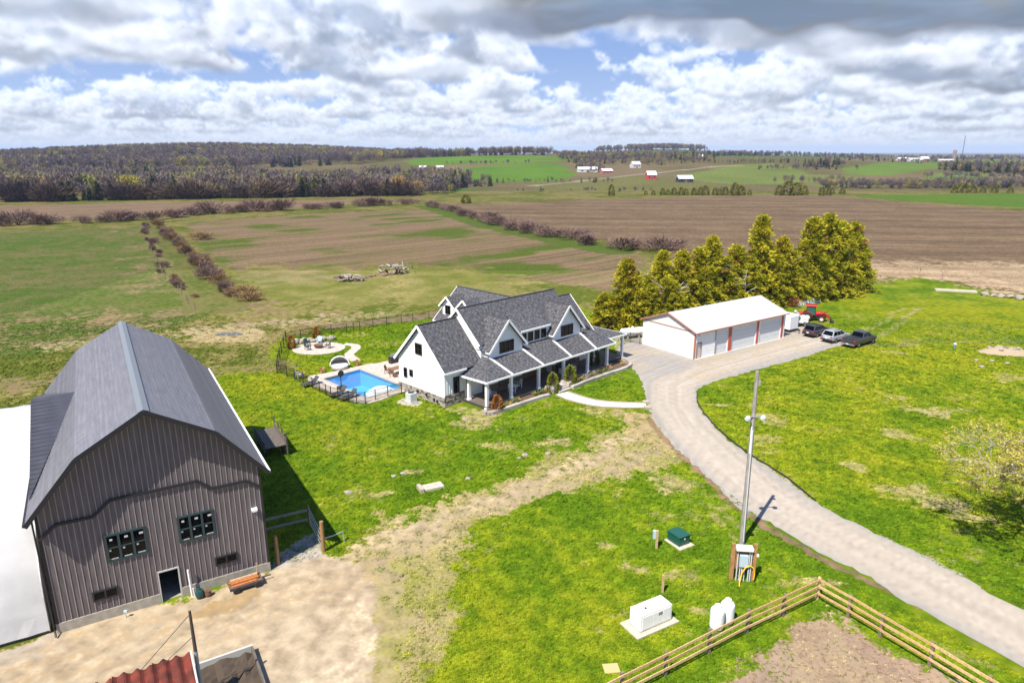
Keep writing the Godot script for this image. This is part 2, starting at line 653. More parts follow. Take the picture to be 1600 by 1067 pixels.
func setup_features() -> void:
	var olive := Color(0.125, 0.125, 0.035)
	var stubble := Color(0.30, 0.215, 0.13)
	# fields
	feat("area", P2([-420, -250, -179, -222, -132.1, -242, -90, -172, -52.3, -107.7, -49.8, -101.2, -54.5, -93.7, -59.4, -87.1, -70, -80, -110, -76, -300, -80, -480, -100]), Color(0.085, 0.135, 0.020), Color(0.26, 0.19, 0.10), 1.0, 2.5, 1.5, 0.0, 2.6, Vector2(0.86, -0.5), 0.10)
	feat("area", P2([-122, -257.9, -87, -293.9, -41.5, -321.5, -3, -244, 33.9, -172, 27, -148, 19.3, -126.3, 6.5, -136.3, -14.8, -156.7, -24.4, -161.5, -34.9, -154, -43.6, -143.8, -57.8, -145.4, -67.3, -156.7, -99.4, -213.2]), Color(0.245, 0.165, 0.105), Color(0.205, 0.165, 0.075), 1.0, 2.5, 1.5, 0.0, 3.4, Vector2(0.72, -0.69), 0.16)
	feat("area", P2([-45, -352, -17.7, -354, 60, -396, 130.8, -428, 198, -430, 206, -374, 229, -311, 480, -260, 480, -90, 200, -100, 94.1, -123.3, 86, -141, 76, -140, 40, -170, 42, -188, -9, -252]), Color(0.175, 0.12, 0.072), Color(0.235, 0.165, 0.10), 1.0, 2.0, 1.5, 0.0, 4.2, Vector2(1.0, 0.09), 0.20)  # ploughed soil darkened in its colour for the cloud shadow over it
	feat("area", P2([36, -166, 60, -158, 90, -163, 140, -158, 220, -150, 480, -150, 480, -90, 200, -100, 94.1, -123.3, 86, -141, 76, -140, 50, -140]), Color(0.38, 0.275, 0.17), Color(0.47, 0.35, 0.22), 1.0, 6.0, 7.0, 0.0, 1.9, Vector2(1.0, 0.12), 0.14)  # near strip of the ploughed field, its sunlit brightness put into the colour
	feat("area", P2([-480, -300, -252, -345, -170, -372, -93, -392, -79, -360, -109, -323, -149, -296, -183, -262, -480, -235]), Color(0.265, 0.18, 0.115), Color(0.22, 0.155, 0.095), 1.0, 3.0, 1.5, 0.0, 4.0, Vector2(0.8, -0.6), 0.14)
	feat("area", P2([212, -430, 480, -478, 480, -275, 243, -331, 204, -408]), Color(0.09, 0.185, 0.018), Color(0.12, 0.20, 0.02), 1.0, 2.0, 1.0)
	feat("area", P2([-215, -212, -134, -238, -95, -172, -60, -114, -72, -104, -120, -135]), Color(0.085, 0.145, 0.018), Color(0.15, 0.155, 0.05), 0.7, 9.0, 5.0)
	# grass lanes between the fields
	feat("line", P2([-42.5, -341, -9.2, -248.4, 9.8, -209.9, 27, -180]), Color(0.07, 0.14, 0.012), Color(0.10, 0.15, 0.02), 0.95, 1.6, 0.8, 5.5)
	feat("line", P2([-132, -250, -90, -180, -49, -112]), Color(0.10, 0.135, 0.025), Color(0.17, 0.16, 0.05), 0.9, 2.0, 1.0, 5.0)
	feat("line", P2([-137.5, -256, -100, -190, -52, -109]), STRAW * 0.75, Color(0.15, 0.15, 0.05), 0.8, 1.5, 1.2, 1.0)
	feat("area", P2([-64, -158, -36, -154, -12, -157, 4, -138, -4, -118, -32, -114, -48, -122]), Color(0.34, 0.28, 0.11), Color(0.13, 0.16, 0.018), 0.85, 6.0, 3.0)
	feat("area", P2([-58, -148, -40, -150, -30, -140, -46, -132, -58, -136]), STRAW * 0.85, Color(0.16, 0.16, 0.05), 0.8, 6.0, 4.0)
	# the mown lawn
	feat("area", P2([-37, -74, -36.3, -78.7, -30.5, -81.5, -32.4, -92.5, -23, -98.6, -12.5, -106, -4.5, -115, 11.3, -116, 15, -97, 30, -108, 48.5, -118, 66, -130, 85.8, -142, 90.8, -119, 125, -106, 130, -15, -25, -15, -25, -55]), GREEN, YELLOW, 1.0, 1.2, 0.8)
	feat("area", P2([-47.2, -95.5, -44.3, -98, -38.2, -97, -33, -92.5, -36.9, -89.3, -44.6, -90.5]), Color(0.44, 0.33, 0.19), STRAW, 0.9, 1.4, 1.0)
	feat("line", P2([-27, -99.5, -16.5, -104, -6, -111.5]), Color(0.30, 0.22, 0.15), Color(0.24, 0.18, 0.12), 0.85, 0.8, 0.5, 1.4)
	feat("line", P2([-60, -88, -48, -95, -36, -101, -20, -108]), STRAW, DIRT, 0.5, 2.5, 1.5, 2.2)
	feat("line", P2([-28, -80, -45, -74, -80, -72]), STRAW * 0.7, SOIL, 0.55, 2.0, 1.5, 2.0)
	# worn way from the barn to the drive
	feat("area", P2([-12.1, -39.4, -9.6, -41.3, -6.5, -44.3, -3, -47.7, 1, -51, 4.4, -53.5, 7.5, -56.8, 9.8, -60.6, 11.7, -63, 13.6, -63.9, 15, -56, 14.2, -52.5, 10.6, -51, 8.2, -49.9, 4.9, -47.7, 0.9, -45.3, -1.8, -42.6, -2.8, -40.1, -2.8, -37.9, -3.6, -33, -3.8, -27.8, -3.8, -17, -8.1, -17, -7.2, -30.9, -9.4, -36.6]), Color(0.46, 0.36, 0.19), Color(0.25, 0.25, 0.06), 0.93, 1.6, 1.0)
	feat("line", P2([-12.5, -37.6, -8.6, -40.5, -4.6, -43.9, 0, -47.7, 5.2, -51.4, 10.4, -56.8, 13.6, -63]), DIRT, Color(0.52, 0.41, 0.24), 0.85, 1.1, 0.9, 0.8)
	feat("line", P2([-12.0, -36.0, -8.2, -38.6, -4.2, -42.2, 0.6, -46.0, 6.2, -49.6, 12.2, -55.0]), DIRT, STRAW, 0.75, 1.0, 0.9, 0.6)
	feat("line", P2([-9.6, -37.2, -7, -34.5, -5.6, -31, -4.7, -22]), DIRT, STRAW, 0.75, 1.4, 0.9, 1.1)
	feat("area", P2([10.5, -64.5, 13.8, -64, 15, -57, 13.8, -54.5, 10.8, -57.5]), Color(0.44, 0.32, 0.17), STRAW, 0.8, 0.8, 0.6)
	feat("line", P2([13.2, -62.5, 14.2, -56, 15.2, -51.6, 16.2, -46.7, 17.6, -42.1, 19.2, -39.2, 21.2, -36.7, 23.4, -33.8]), SOIL, Color(0.30, 0.20, 0.12), 0.95, 0.35, 0.25, 0.34)
	# straw and dry spots on the lawn
	for q in [[-3.9, -62.6, 2.0], [-0.6, -55.4, 1.4], [8.9, -64.0, 1.6], [12.7, -48.2, 1.5], [12.2, -49.6, 1.2], [-4.5, -36.9, 1.0], [-5.5, -30.9, 1.5], [10.7, -32.9, 0.42], [31.6, -45.8, 2.0], [33.2, -43.6, 1.5], [30.2, -47.8, 1.3], [42.1, -64.8, 2.4], [-6.8, -68.6, 0.9], [25.2, -62, 1.3], [21.5, -66, 0.9], [23.5, -57, 1.2], [28, -52, 1.0], [36, -58, 1.5], [-10, -47, 0.7], [-8.5, -50.5, 0.6], [3.5, -57, 1.2], [54, -90, 1.2], [50, -85, 0.8], [58, -74, 1.6], [-9.5, -43.6, 0.5], [8.0, -37.5, 0.8], [6.2, -40.2, 0.6], [10.4, -36.4, 0.6], [18.5, -36.2, 0.7]]:
		var ring := PackedVector2Array()
		for i in 8:
			ring.push_back(Vector2(q[0], q[1]) + Vector2(cos(TAU * i / 8) * 1.4, sin(TAU * i / 8) * 0.75) * q[2])
		feat("area", ring, STRAW * 1.08, Color(0.33, 0.30, 0.10), 0.72, q[2] * 1.1, q[2] * 0.5)
	# wheel marks
	feat("line", P2([50.5, -91.9, 58, -100, 69, -112.5]), Color(0.30, 0.30, 0.10), STRAW, 0.5, 0.5, 0.4, 0.5)
	feat("line", P2([48, -92.5, 55.5, -100.5, 66, -112]), Color(0.30, 0.30, 0.10), STRAW, 0.45, 0.5, 0.4, 0.4)
	for k in 5:
		var o := Vector2(60.0 + k * 1.8, -96.8)
		var arc := PackedVector2Array()
		for i in 9:
			var a := -1.3 + 2.6 * i / 8.0
			arc.push_back(o + Vector2(cos(a) * 4.0, -sin(a) * 5.0))
		feat("line", arc, Color(0.17, 0.22, 0.035), Color(0.19, 0.22, 0.04), 0.6, 0.15, 0.15, 0.3)
	for k in 2:
		feat("line", P2([56, -104.5 - k, 72, -99 - k, 95, -92.5 - k]), Color(0.17, 0.22, 0.035), Color(0.19, 0.22, 0.04), 0.6, 0.2, 0.15, 0.3)
	feat("line", P2([37.4, -87.1, 55.5, -90.5, 70, -90.3, 90, -88]), Color(0.14, 0.17, 0.06), Color(0.2, 0.2, 0.08), 0.4, 1.2, 0.8, 1.0)
	# the soil of the paddock in the corner
	feat("area", P2([17.3, -32.6, 14.2, -30.6, 8.1, -26.8, 4, -24.4, 2, -10, 26, -10, 24.4, -24.2, 20.6, -29.4, 18.6, -31.8]), Color(0.44, 0.32, 0.225), Color(0.27, 0.195, 0.14), 1.0, 1.0, 0.7)
	feat("area", P2([17.4, -32.0, 15.5, -30.6, 14, -27.5, 16, -24, 18, -20, 21, -22, 20.0, -28, 18.4, -31.2]), Color(0.46, 0.37, 0.22), Color(0.32, 0.24, 0.15), 0.7, 2.0, 1.4)
	# barnyard
	feat("area", P2([-60, -14, -29.6, -28.7, -24.6, -31.4, -15, -37.2, -14.4, -38.2, -12.3, -39.4, -10.2, -38.5, -8.2, -34.7, -6.9, -30.9, -6.4, -27.8, -6, -14]), DIRT, Color(0.50, 0.405, 0.28), 1.0, 0.7, 0.5)
	feat("area", P2([-17.6, -34.0, -15.2, -35.2, -14.6, -34.4, -16.2, -33.2, -18.2, -32.6]), Color(0.36, 0.25, 0.12), Color(0.40, 0.28, 0.14), 0.8, 0.4, 0.3)
	feat("area", P2([-15.2, -38.6, -15.0, -36.9, -12.0, -38.9, -13.6, -41.6]), Color(0.33, 0.31, 0.28), Color(0.42, 0.38, 0.32), 0.95, 0.25, 0.2)
	feat("area", P2([-29, -28.5, -25, -31, -23.4, -29.8, -28, -26.6]), Color(0.40, 0.36, 0.31), Color(0.44, 0.37, 0.28), 0.8, 0.8, 0.5)
	for k in 3:
		var arc2 := PackedVector2Array()
		for i in 9:
			arc2.push_back(Vector2(-11.5, -30.5) + Vector2(cos(-1.2 + i * 0.3), sin(-1.2 + i * 0.3)) * (3.2 + k * 0.55))
		feat("line", arc2, Color(0.38, 0.27, 0.15), Color(0.66, 0.53, 0.36), 0.5, 0.3, 0.25, 0.16)
	for k in 4:
		feat("line", P2([-32, -22 - k * 1.3, -20, -28.2 - k * 1.25, -12, -33.0 - k * 1.1, -8, -36 - k]), Color(0.36, 0.255, 0.135), Color(0.42, 0.30, 0.17), 0.35, 0.7, 0.5, 0.22)


var tiles := {}


func feats_near(x: float, z: float) -> Array:
	var key := Vector2i(int(floorf(x / 16.0)), int(floorf(z / 16.0)))
	if not tiles.has(key):
		var cell := Rect2(key.x * 16.0, key.y * 16.0, 16.0, 16.0)
		var l := []
		for q in feats:
			if (q[2] as Rect2).intersects(cell):
				l.push_back(q)
		tiles[key] = l
	return tiles[key]


func mixed(c1: Color, c2: Color, t: float) -> Color:
	return c1.lerp(c2, clampf(t, 0.0, 1.0))


func ground_colour(x: float, z: float) -> Color:
	var a := nA.get_noise_2d(x, z)
	var b := nB.get_noise_2d(x, z)
	var e := nC.get_noise_2d(x, z)
	var f := nC.get_noise_2d(z + 371.0, x - 83.0)
	var h := fposmod(sin(x * 91.17 + z * 47.31) * 43758.5453, 1.0) - 0.5
	var h2 := fposmod(sin(x * 37.71 - z * 73.13) * 24634.6345, 1.0) - 0.5
	# rough meadow
	var t := 0.5 + a * 1.4 + b * 1.5 + e * 0.9
	var c := mixed(Color(0.11, 0.135, 0.018), Color(0.255, 0.215, 0.075), t)
	var s := 0.5 + b * 1.2 + a * 0.8
	if s > 0.85:
		c = mixed(c, SOIL, (s - 0.85) * 2.0)
	for q in feats_near(x, z):
		if not (q[2] as Rect2).has_point(Vector2(x, z)):
			continue
		var rag: float = q[6]
		var soft: float = q[7]
		var p := Vector2(x + b * rag * 1.6 + e * soft + h * soft * 0.8, z + nB.get_noise_2d(z - 51.0, x + 97.0) * rag * 1.6 + f * soft + h2 * soft * 0.8)
		var inside := false
		var pts: PackedVector2Array = q[1]
		if q[0] == "area":
			inside = Geometry2D.is_point_in_polygon(p, pts)
		else:
			var w: float = q[8]
			for i in pts.size() - 1:
				if p.distance_squared_to(Geometry2D.get_closest_point_to_segment(p, pts[i], pts[i + 1])) < w * w:
					inside = true
					break
		if not inside:
			continue
		var amount: float = q[5]
		var k := 0.5 + a * 0.8 + b * 0.9 + e * 0.8
		var lawn: bool = q[3] == GREEN
		if lawn:
			k = 0.24 + a * 0.7 + b * 0.5 + e * 0.5 + smoothstep(14.0, 34.0, x) * 0.36 + sin((x * 0.8 - z * 0.6) * TAU / 2.3) * 0.07
		var cc := mixed(q[3], q[4], k)
		if lawn:
			var dk := 0.02 - a * 0.4 - b * 0.8 + f * 0.5
			if dk > 0.0:
				cc = mixed(cc, DEEP, dk * 1.1)
			var dry := b * 0.7 + f * 0.6 - a * 0.35 - 0.40
			if dry > 0.0:
				cc = mixed(cc, STRAW, dry * 1.5)
		if amount < 1.0:
			amount = clampf(amount + e * 0.7 + f * 0.3 + h * 0.6, 0.0, 1.0)
		var row: float = q[9]
		if row > 0.0:
			var dir: Vector2 = q[10]
			var along := x * dir.x + z * dir.y
			var across := -x * dir.y + z * dir.x + nA.get_noise_2d(z * 0.3, x * 0.3) * 3.0
			var r := sin(across * TAU / row) * 0.5 + sin(across * TAU / (row * 5.3) + 1.0) * 0.5 + nB.get_noise_2d(along * 0.08, across * 1.6) * 1.6
			var g := 1.0 + r * (q[11] as float)
			cc = Color(cc.r * g, cc.g * g, cc.b * g)
			if row < 3.5 and row > 2.0:
				var patch := a * 1.6 + nB.get_noise_2d(along * 0.12, across * 0.4) * 1.1 - 0.22
				if patch > 0.0:
					cc = mixed(cc, Color(0.10, 0.14, 0.02), patch * 2.0)
		c = c.lerp(cc, amount)
	var v := 1.0 + e * 0.28 + h * 0.16
	return Color(c.r * v, c.g * v, c.b * v)


var map_rows: Array[PackedByteArray] = []
var map_box := Rect2()
var map_w := 0
var map_h := 0
var map_far := false


func map_row(i: int) -> void:
	var row := PackedByteArray()
	row.resize(map_w * 3)
	var z := map_box.position.y + map_box.size.y * (i + 0.5) / map_h
	for j in map_w:
		var x := map_box.position.x + map_box.size.x * (j + 0.5) / map_w
		var c := (hill_colour(x, z) if map_far else ground_colour(x, z)).clamp().linear_to_srgb()
		row[j * 3] = int(c.r * 255.0)
		row[j * 3 + 1] = int(c.g * 255.0)
		row[j * 3 + 2] = int(c.b * 255.0)
	map_rows[i] = row


func paint_map(box: Rect2, w: int, h: int, far: bool) -> ImageTexture:
	map_box = box
	map_w = w
	map_h = h
	map_far = far
	map_rows.resize(h)
	for i in h:
		map_row(i)
	var all := PackedByteArray()
	for r in map_rows:
		all.append_array(r)
	map_rows.clear()
	return ImageTexture.create_from_image(Image.create_from_data(w, h, false, Image.FORMAT_RGB8, all))


# heights of the country beyond the fields
var swells := [[-590.0, -1400.0, 29.0, 450.0, 420.0], [60.0, -2300.0, 22.0, 1000.0, 600.0], [450.0, -2050.0, 18.0, 260.0, 260.0], [1700.0, -2400.0, 12.0, 900.0, 700.0], [830.0, -1150.0, 11.0, 350.0, 300.0], [360.0, -1000.0, 15.0, 230.0, 230.0], [20.0, -1080.0, 18.0, 240.0, 230.0], [700.0, -1600.0, 11.0, 400.0, 300.0]]


func height_at(x: float, z: float) -> float:
	if z > -420.0:
		return 0.0
	var s := 0.0
	for q in swells:
		s += q[2] * exp(-pow((x - q[0]) / q[3], 2) - pow((z - q[1]) / q[4], 2))
	return s * smoothstep(430.0, 620.0, -z) - 4.0 * smoothstep(420.0, 520.0, -z) * (1.0 - smoothstep(560.0, 800.0, -z))


var hill_fields := []


func hill_colour(x: float, z: float) -> Color:
	var p := Vector2(x, z)
	var a := nA.get_noise_2d(x * 0.12, z * 0.12)
	var b := nB.get_noise_2d(x * 0.10, z * 0.10)
	var c := mixed(Color(0.135, 0.125, 0.045), Color(0.21, 0.16, 0.085), 0.5 + a * 1.2 + b * 0.7)
	# far country: a patchwork of fields
	var cell := Vector2(floorf((x + a * 60.0) / 260.0), floorf((z + b * 40.0) / 330.0))
	var h := fposmod(sin(cell.x * 12.9 + cell.y * 78.2) * 43758.5, 1.0)
	if z < -1500.0 and h > 0.45:
		c = mixed(Color(0.085, 0.135, 0.02), Color(0.15, 0.14, 0.05), (h - 0.45) * 1.8)
	var q := Vector2(x + b * 14.0 + a * 10.0, z + a * 14.0 - b * 10.0)
	for fld in hill_fields:
		if fld[1].has_point(q):
			if fld[3] > 0.0:
				for i in fld[0].size() - 1:
					if p.distance_to(Geometry2D.get_closest_point_to_segment(p, fld[0][i], fld[0][i + 1])) < fld[3]:
						c = fld[2]
			elif Geometry2D.is_point_in_polygon(q, fld[0]):
				c = fld[2] * (1.0 + b * 0.18)
	if z > -560.0:
		c = c.lerp(ground_colour(x, z), smoothstep(-560.0, -480.0, z))
	return c


func hill_field(pts: PackedVector2Array, c: Color, w := 0.0) -> void:
	var box := Rect2(pts[0], Vector2.ZERO)
	for p in pts:
		box = box.expand(p)
	hill_fields.push_back([pts, box.grow(w + 30.0), c, w])


func map_mat(key: String, t: Texture2D, grain: String, per_metre: float) -> StandardMaterial3D:
	var m := StandardMaterial3D.new()
	m.resource_name = key
	m.albedo_texture = t
	m.roughness = 0.95
	m.metallic_specular = 0.15
	m.detail_enabled = true
	m.detail_albedo = tex[grain]
	m.detail_blend_mode = BaseMaterial3D.BLEND_MODE_MUL
	m.detail_uv_layer = BaseMaterial3D.DETAIL_UV_2
	m.uv2_triplanar = true
	m.uv2_world_triplanar = true
	m.uv2_scale = Vector3.ONE * per_metre
	mats[key] = m
	return m


const NEAR := Rect2(-80, -150, 180, 138)
const MID := Rect2(-480, -480, 960, 500)
const FARR := Rect2(-3600, -5200, 7600, 4740)


func flat_mb(box: Rect2) -> MB:
	var b := MB.new()
	b.ux = box.position.x
	b.uz = box.position.y
	b.us = 1.0 / box.size.x
	b.vs = 1.0 / box.size.y
	return b


# a sheet with the given outline, cut so that its edges stay put
func sheet(b: MB, pts: PackedVector2Array, y: float) -> void:
	var idx := Geometry2D.triangulate_polygon(pts)
	for i in range(0, idx.size(), 3):
		var p := pts[idx[i]]
		var q := pts[idx[i + 1]]
		var r := pts[idx[i + 2]]
		var a := Vector3(p.x, y, p.y)
		var e := Vector3(q.x, y, q.y)
		var f := Vector3(r.x, y, r.y)
		if (e - a).cross(f - a).y < 0:
			b.tri(a, f, e)
		else:
			b.tri(a, e, f)


func make_ground() -> void:
	var green := Color(0.12, 0.23, 0.02)
	hill_field(P2([-154, -998, -137, -1078, -99, -1098, 27, -1050, 87, -966, 58, -920, -17, -914, -82, -904, -133, -920]), green)
	hill_field(P2([-79, -794, -62, -850, 0, -900, 49, -896, 69, -838, 72, -752, 50, -684, 18, -664, -24, -664, -65, -708]), Color(0.115, 0.225, 0.02))
	hill_field(P2([-96, -656, -57, -620, -20, -556, -28, -502, -74, -502]), Color(0.07, 0.14, 0.02))
	hill_field(P2([17, -634, 89, -698, 135, -740, 163, -688, 192, -618, 163, -540, 25, -500]), Color(0.17, 0.165, 0.05))
	hill_field(P2([163, -688, 204, -774, 273, -860, 321, -890, 326, -816, 301, -718, 248, -630, 204, -638]), Color(0.17, 0.215, 0.05))
	hill_field(P2([256, -652, 309, -738, 347, -718, 361, -658, 325, -602, 275, -602]), Color(0.18, 0.205, 0.055))
	hill_field(P2([371, -800, 445, -892, 714, -1170, 1280, -1780, 755, -1040, 488, -826, 397, -726, 353, -732]), Color(0.14, 0.225, 0.035))
	hill_field(P2([407, -686, 469, -764, 512, -782, 492, -692, 437, -646]), Color(0.15, 0.225, 0.04))
	hill_field(P2([-260, -714, -252, -768, -212, -776, -169, -712, -182, -666, -225, -666]), green)
	hill_field(P2([-420, -480, -60, -480, -60, -520, -420, -500]), Color(0.11, 0.13, 0.035))
	hill_field(P2([17, -620, 61, -670, 97, -712, 128, -742, 161, -770, 187, -792, 243, -838, 278, -852]), Color(0.40, 0.35, 0.29), 3.0)
	var near_map := paint_map(NEAR, 1536, 1178, false)
	var mid_map := paint_map(MID, 1600, 834, false)
	var far_map := paint_map(FARR, 1140, 711, true)
	var m_near := map_mat("lawn and dirt", near_map, "grit", 0.55)
	var m_mid := map_mat("fields", mid_map, "fine", 0.07)
	var m_far := map_mat("hills", far_map, "fine", 0.012)
	var b := flat_mb(NEAR)
	var whole := P2([-80, -150, 100, -150, 100, -12, -80, -12])
	for r in [[-300, -300, POOL[0], 300], [POOL[2], -300, 300, 300], [POOL[0], -300, POOL[2], POOL[1]], [POOL[0], POOL[3], POOL[2], 300]]:
		for piece in Geometry2D.intersect_polygons(whole, PackedVector2Array([house_p(r[0], r[1]), house_p(r[2], r[1]), house_p(r[2], r[3]), house_p(r[0], r[3])])):
			sheet(b, piece, 0.0)
	structure("ground", b, m_near, "mown green lawn with yellow and straw coloured patches round the house")
	b = flat_mb(MID)
	for r in [[-480, -480, 480, -150], [-480, -150, -80, 20], [100, -150, 480, 20], [-80, -12, 100, 20]]:
		b.quad(Vector3(r[0], 0, r[3]), Vector3(r[2], 0, r[3]), Vector3(r[2], 0, r[1]), Vector3(r[0], 0, r[1]))
	structure("land", b, m_mid, "rough meadow and grass lanes lying between the fields")
	# fields as sheets of their own on the land
	for q in [["field", "dull green field with brown patches left of the hedgerow lane", 0], ["field", "brown stubble field with green patches behind the house", 1], ["field", "large dark ploughed field stretching behind the yellow cedars", 2], ["field", "far brown field in front of the dark tree line", 4], ["field", "narrow bright green field beyond the large ploughed field", 5]]:
		b = flat_mb(MID)
		var pts: PackedVector2Array = feats[q[2]][1]
		var cut := Geometry2D.intersect_polygons(pts, P2([-479, -426, 479, -426, 479, -151, -479, -151]))
		for piece in cut:
			sheet(b, piece, 0.03)
		structure(q[0], b, m_mid, q[1])
	# rolling country to the horizon
	b = MB.new()
	var step := 40.0
	var xs := []
	var zs := []
	var x := -3600.0
	while x <= 4000.0:
		xs.push_back(x)
		x += 40.0
	var z := -479.0
	while z >= -5200.0:
		zs.push_back(z)
		z -= 10.0 if z > -620.0 else (20.0 if z > -1500.0 else 60.0)
	var pv := PackedVector3Array()
	var pn := PackedVector3Array()
	var pu := PackedVector2Array()
	var pi := PackedInt32Array()
	for j in zs.size():
		for i in xs.size():
			var px: float = xs[i]
			var pz: float = zs[j]
			pv.push_back(Vector3(px, height_at(px, pz) - 0.02, pz))
			pn.push_back(Vector3(height_at(px - 5, pz) - height_at(px + 5, pz), 10.0, height_at(px, pz - 5) - height_at(px, pz + 5)).normalized())
			pu.push_back(Vector2((px - FARR.position.x) / FARR.size.x, (pz - FARR.position.y) / FARR.size.y))
	for j in zs.size() - 1:
		for i in xs.size() - 1:
			var k := j * xs.size() + i
			pi.append_array([k, k + xs.size(), k + 1, k + 1, k + xs.size(), k + xs.size() + 1])
	var arr := []
	arr.resize(Mesh.ARRAY_MAX)
	arr[Mesh.ARRAY_VERTEX] = pv
	arr[Mesh.ARRAY_NORMAL] = pn
	arr[Mesh.ARRAY_TEX_UV] = pu
	arr[Mesh.ARRAY_INDEX] = pi
	var am := ArrayMesh.new()
	am.add_surface_from_arrays(Mesh.PRIMITIVE_TRIANGLES, arr)
	var hills := part_of("hills", am, m_far)
	hills.set_meta("kind", "structure")
	hills.set_meta("label", "rolling green and brown hills reaching to the horizon")


func make_roads() -> void:
	# gravel drive from the lower right to the garage
	M("gravel", Color(0.50, 0.435, 0.37), 0.95, 0.0, "grit", 0.5)
	M("gravel grey", Color(0.44, 0.40, 0.36), 0.95, 0.0, "grit", 0.5)
	var right := [38.5, -17.0, 29.0, -33.3, 28.1, -35.8, 27.0, -38.2, 25.5, -40.5, 24.0, -42.8, 23.2, -44.3, 22.5, -45.9, 21.8, -49.9, 20.6, -53.3, 19.7, -57.1, 19.1, -61.8, 19.3, -66.8, 20.4, -70.6, 21.9, -72.7, 25.6, -75.4, 30.7, -78.9, 36.4, -82.7, 42.6, -87.4, 44.6, -88.6, 48.2, -91.4, 46.6, -96.8, 42.0, -100.8]
	var left := [32.0, -17.0, 25.9, -29.0, 25.1, -30.1, 24.1, -32.0, 22.8, -34.1, 21.9, -36.4, 21.0, -37.7, 20.0, -39.1, 18.9, -41.3, 17.8, -43.3, 16.5, -45.4, 15.9, -48.8, 15.1, -52.1, 14.4, -55.8, 13.9, -59.9, 13.8, -63.8, 14.4, -69.2, 14.8, -74.3, 14.5, -78.9, 14.0, -81.5, 13.6, -86.0, 14.5, -91.8, 17.4, -95.5, 22.0, -92.0, 36.0, -95.0]
	var pts := ragged(P2(right), 0.2)
	var l := ragged(P2(left), 0.2)
	l.reverse()
	pts.append_array(l)
	var b := drive_paint(pts)
	# barnyard of packed dirt
	var yard := ragged(P2([-60, -14, -29.6, -28.7, -24.6, -31.4, -15, -37.2, -14.4, -38.0, -12.3, -39.2, -10.7, -38.5, -8.6, -34.7, -7.2, -30.9, -6.7, -27.8, -6.3, -14]), 0.3)
	var mb := flat_mb(NEAR)
	sheet(mb, yard, 0.008)
	structure("barnyard", mb, mats["lawn and dirt"], "packed tan dirt yard in front of the barn")
	mb = flat_mb(NEAR)
	sheet(mb, ragged(P2([17.3, -32.6, 14.2, -30.6, 8.1, -26.8, 4, -24.4, 2, -12.2, 26, -12.2, 24.4, -24.2, 20.6, -29.4, 18.6, -31.8]), 0.3), 0.008)
	structure("paddock_ground", mb, mats["lawn and dirt"], "bare brown paddock soil with straw inside the rail fence corner")


func ragged(pts: PackedVector2Array, amp: float) -> PackedVector2Array:
	var o := PackedVector2Array()
	for i in pts.size() - 1:
		var k := maxi(1, int(pts[i].distance_to(pts[i + 1]) / 0.5))
		for j in k:
			var p0 := pts[maxi(i - 1, 0)]
			var p3 := pts[mini(i + 2, pts.size() - 1)]
			var p := pts[i].cubic_interpolate(pts[i + 1], p0, p3, float(j) / k)
			o.push_back(p + Vector2(nC.get_noise_2d(p.x, p.y), nC.get_noise_2d(p.y + 40.0, p.x)) * amp * 2.0)
	o.push_back(pts[pts.size() - 1])
	return o


var drive_mid := PackedVector2Array()


# the drive is a strip of small cells whose colours carry ruts, loose gravel and fines
func drive_paint(outline: PackedVector2Array) -> MB:
	drive_mid = P2([35.2, -17, 27.5, -31.5, 25.2, -35.8, 22.6, -39.9, 20.4, -43.8, 19.0, -47.5, 17.9, -53, 16.8, -60, 16.6, -66, 18.0, -72.5, 22.6, -77.6, 30, -83.0, 37, -88, 43, -92])
	var b := MB.new()
	b.coloured = true
	var box := Rect2(outline[0], Vector2.ZERO)
	for p in outline:
		box = box.expand(p)
	var s := 0.3
	var y := 0.012
	var x := floorf(box.position.x / s) * s
	while x < box.end.x:
		var z := floorf(box.position.y / s) * s
		while z < box.end.y:
			var cell := PackedVector2Array([Vector2(x, z), Vector2(x + s, z), Vector2(x + s, z + s), Vector2(x, z + s)])
			var whole := true
			for q in cell:
				whole = whole and Geometry2D.is_point_in_polygon(q, outline)
			var pieces: Array = [cell] if whole else Geometry2D.intersect_polygons(cell, outline)
			for piece in pieces:
				var idx := Geometry2D.triangulate_polygon(piece)
				for i in range(0, idx.size(), 3):
					var tri := [piece[idx[i]], piece[idx[i + 1]], piece[idx[i + 2]]]
					if (tri[1] - tri[0]).cross(tri[2] - tri[0]) < 0:
						tri = [tri[0], tri[2], tri[1]]
					for k in tri:
						b.col = drive_colour(k)
						b.vert(Vector3(k.x, y, k.y), Vector3.UP)
			z += s
		x += s
	var m := vertex_mat("gravel drive", 0.95, 0.0, 0.2)
	m.albedo_texture = tex["grit"]
	m.uv1_triplanar = true
	m.uv1_world_triplanar = true
	m.uv1_scale = Vector3.ONE * 0.6
	structure("gravel_drive", b, m, "pale gravel drive curving from the lower right up to the garage")
	return b


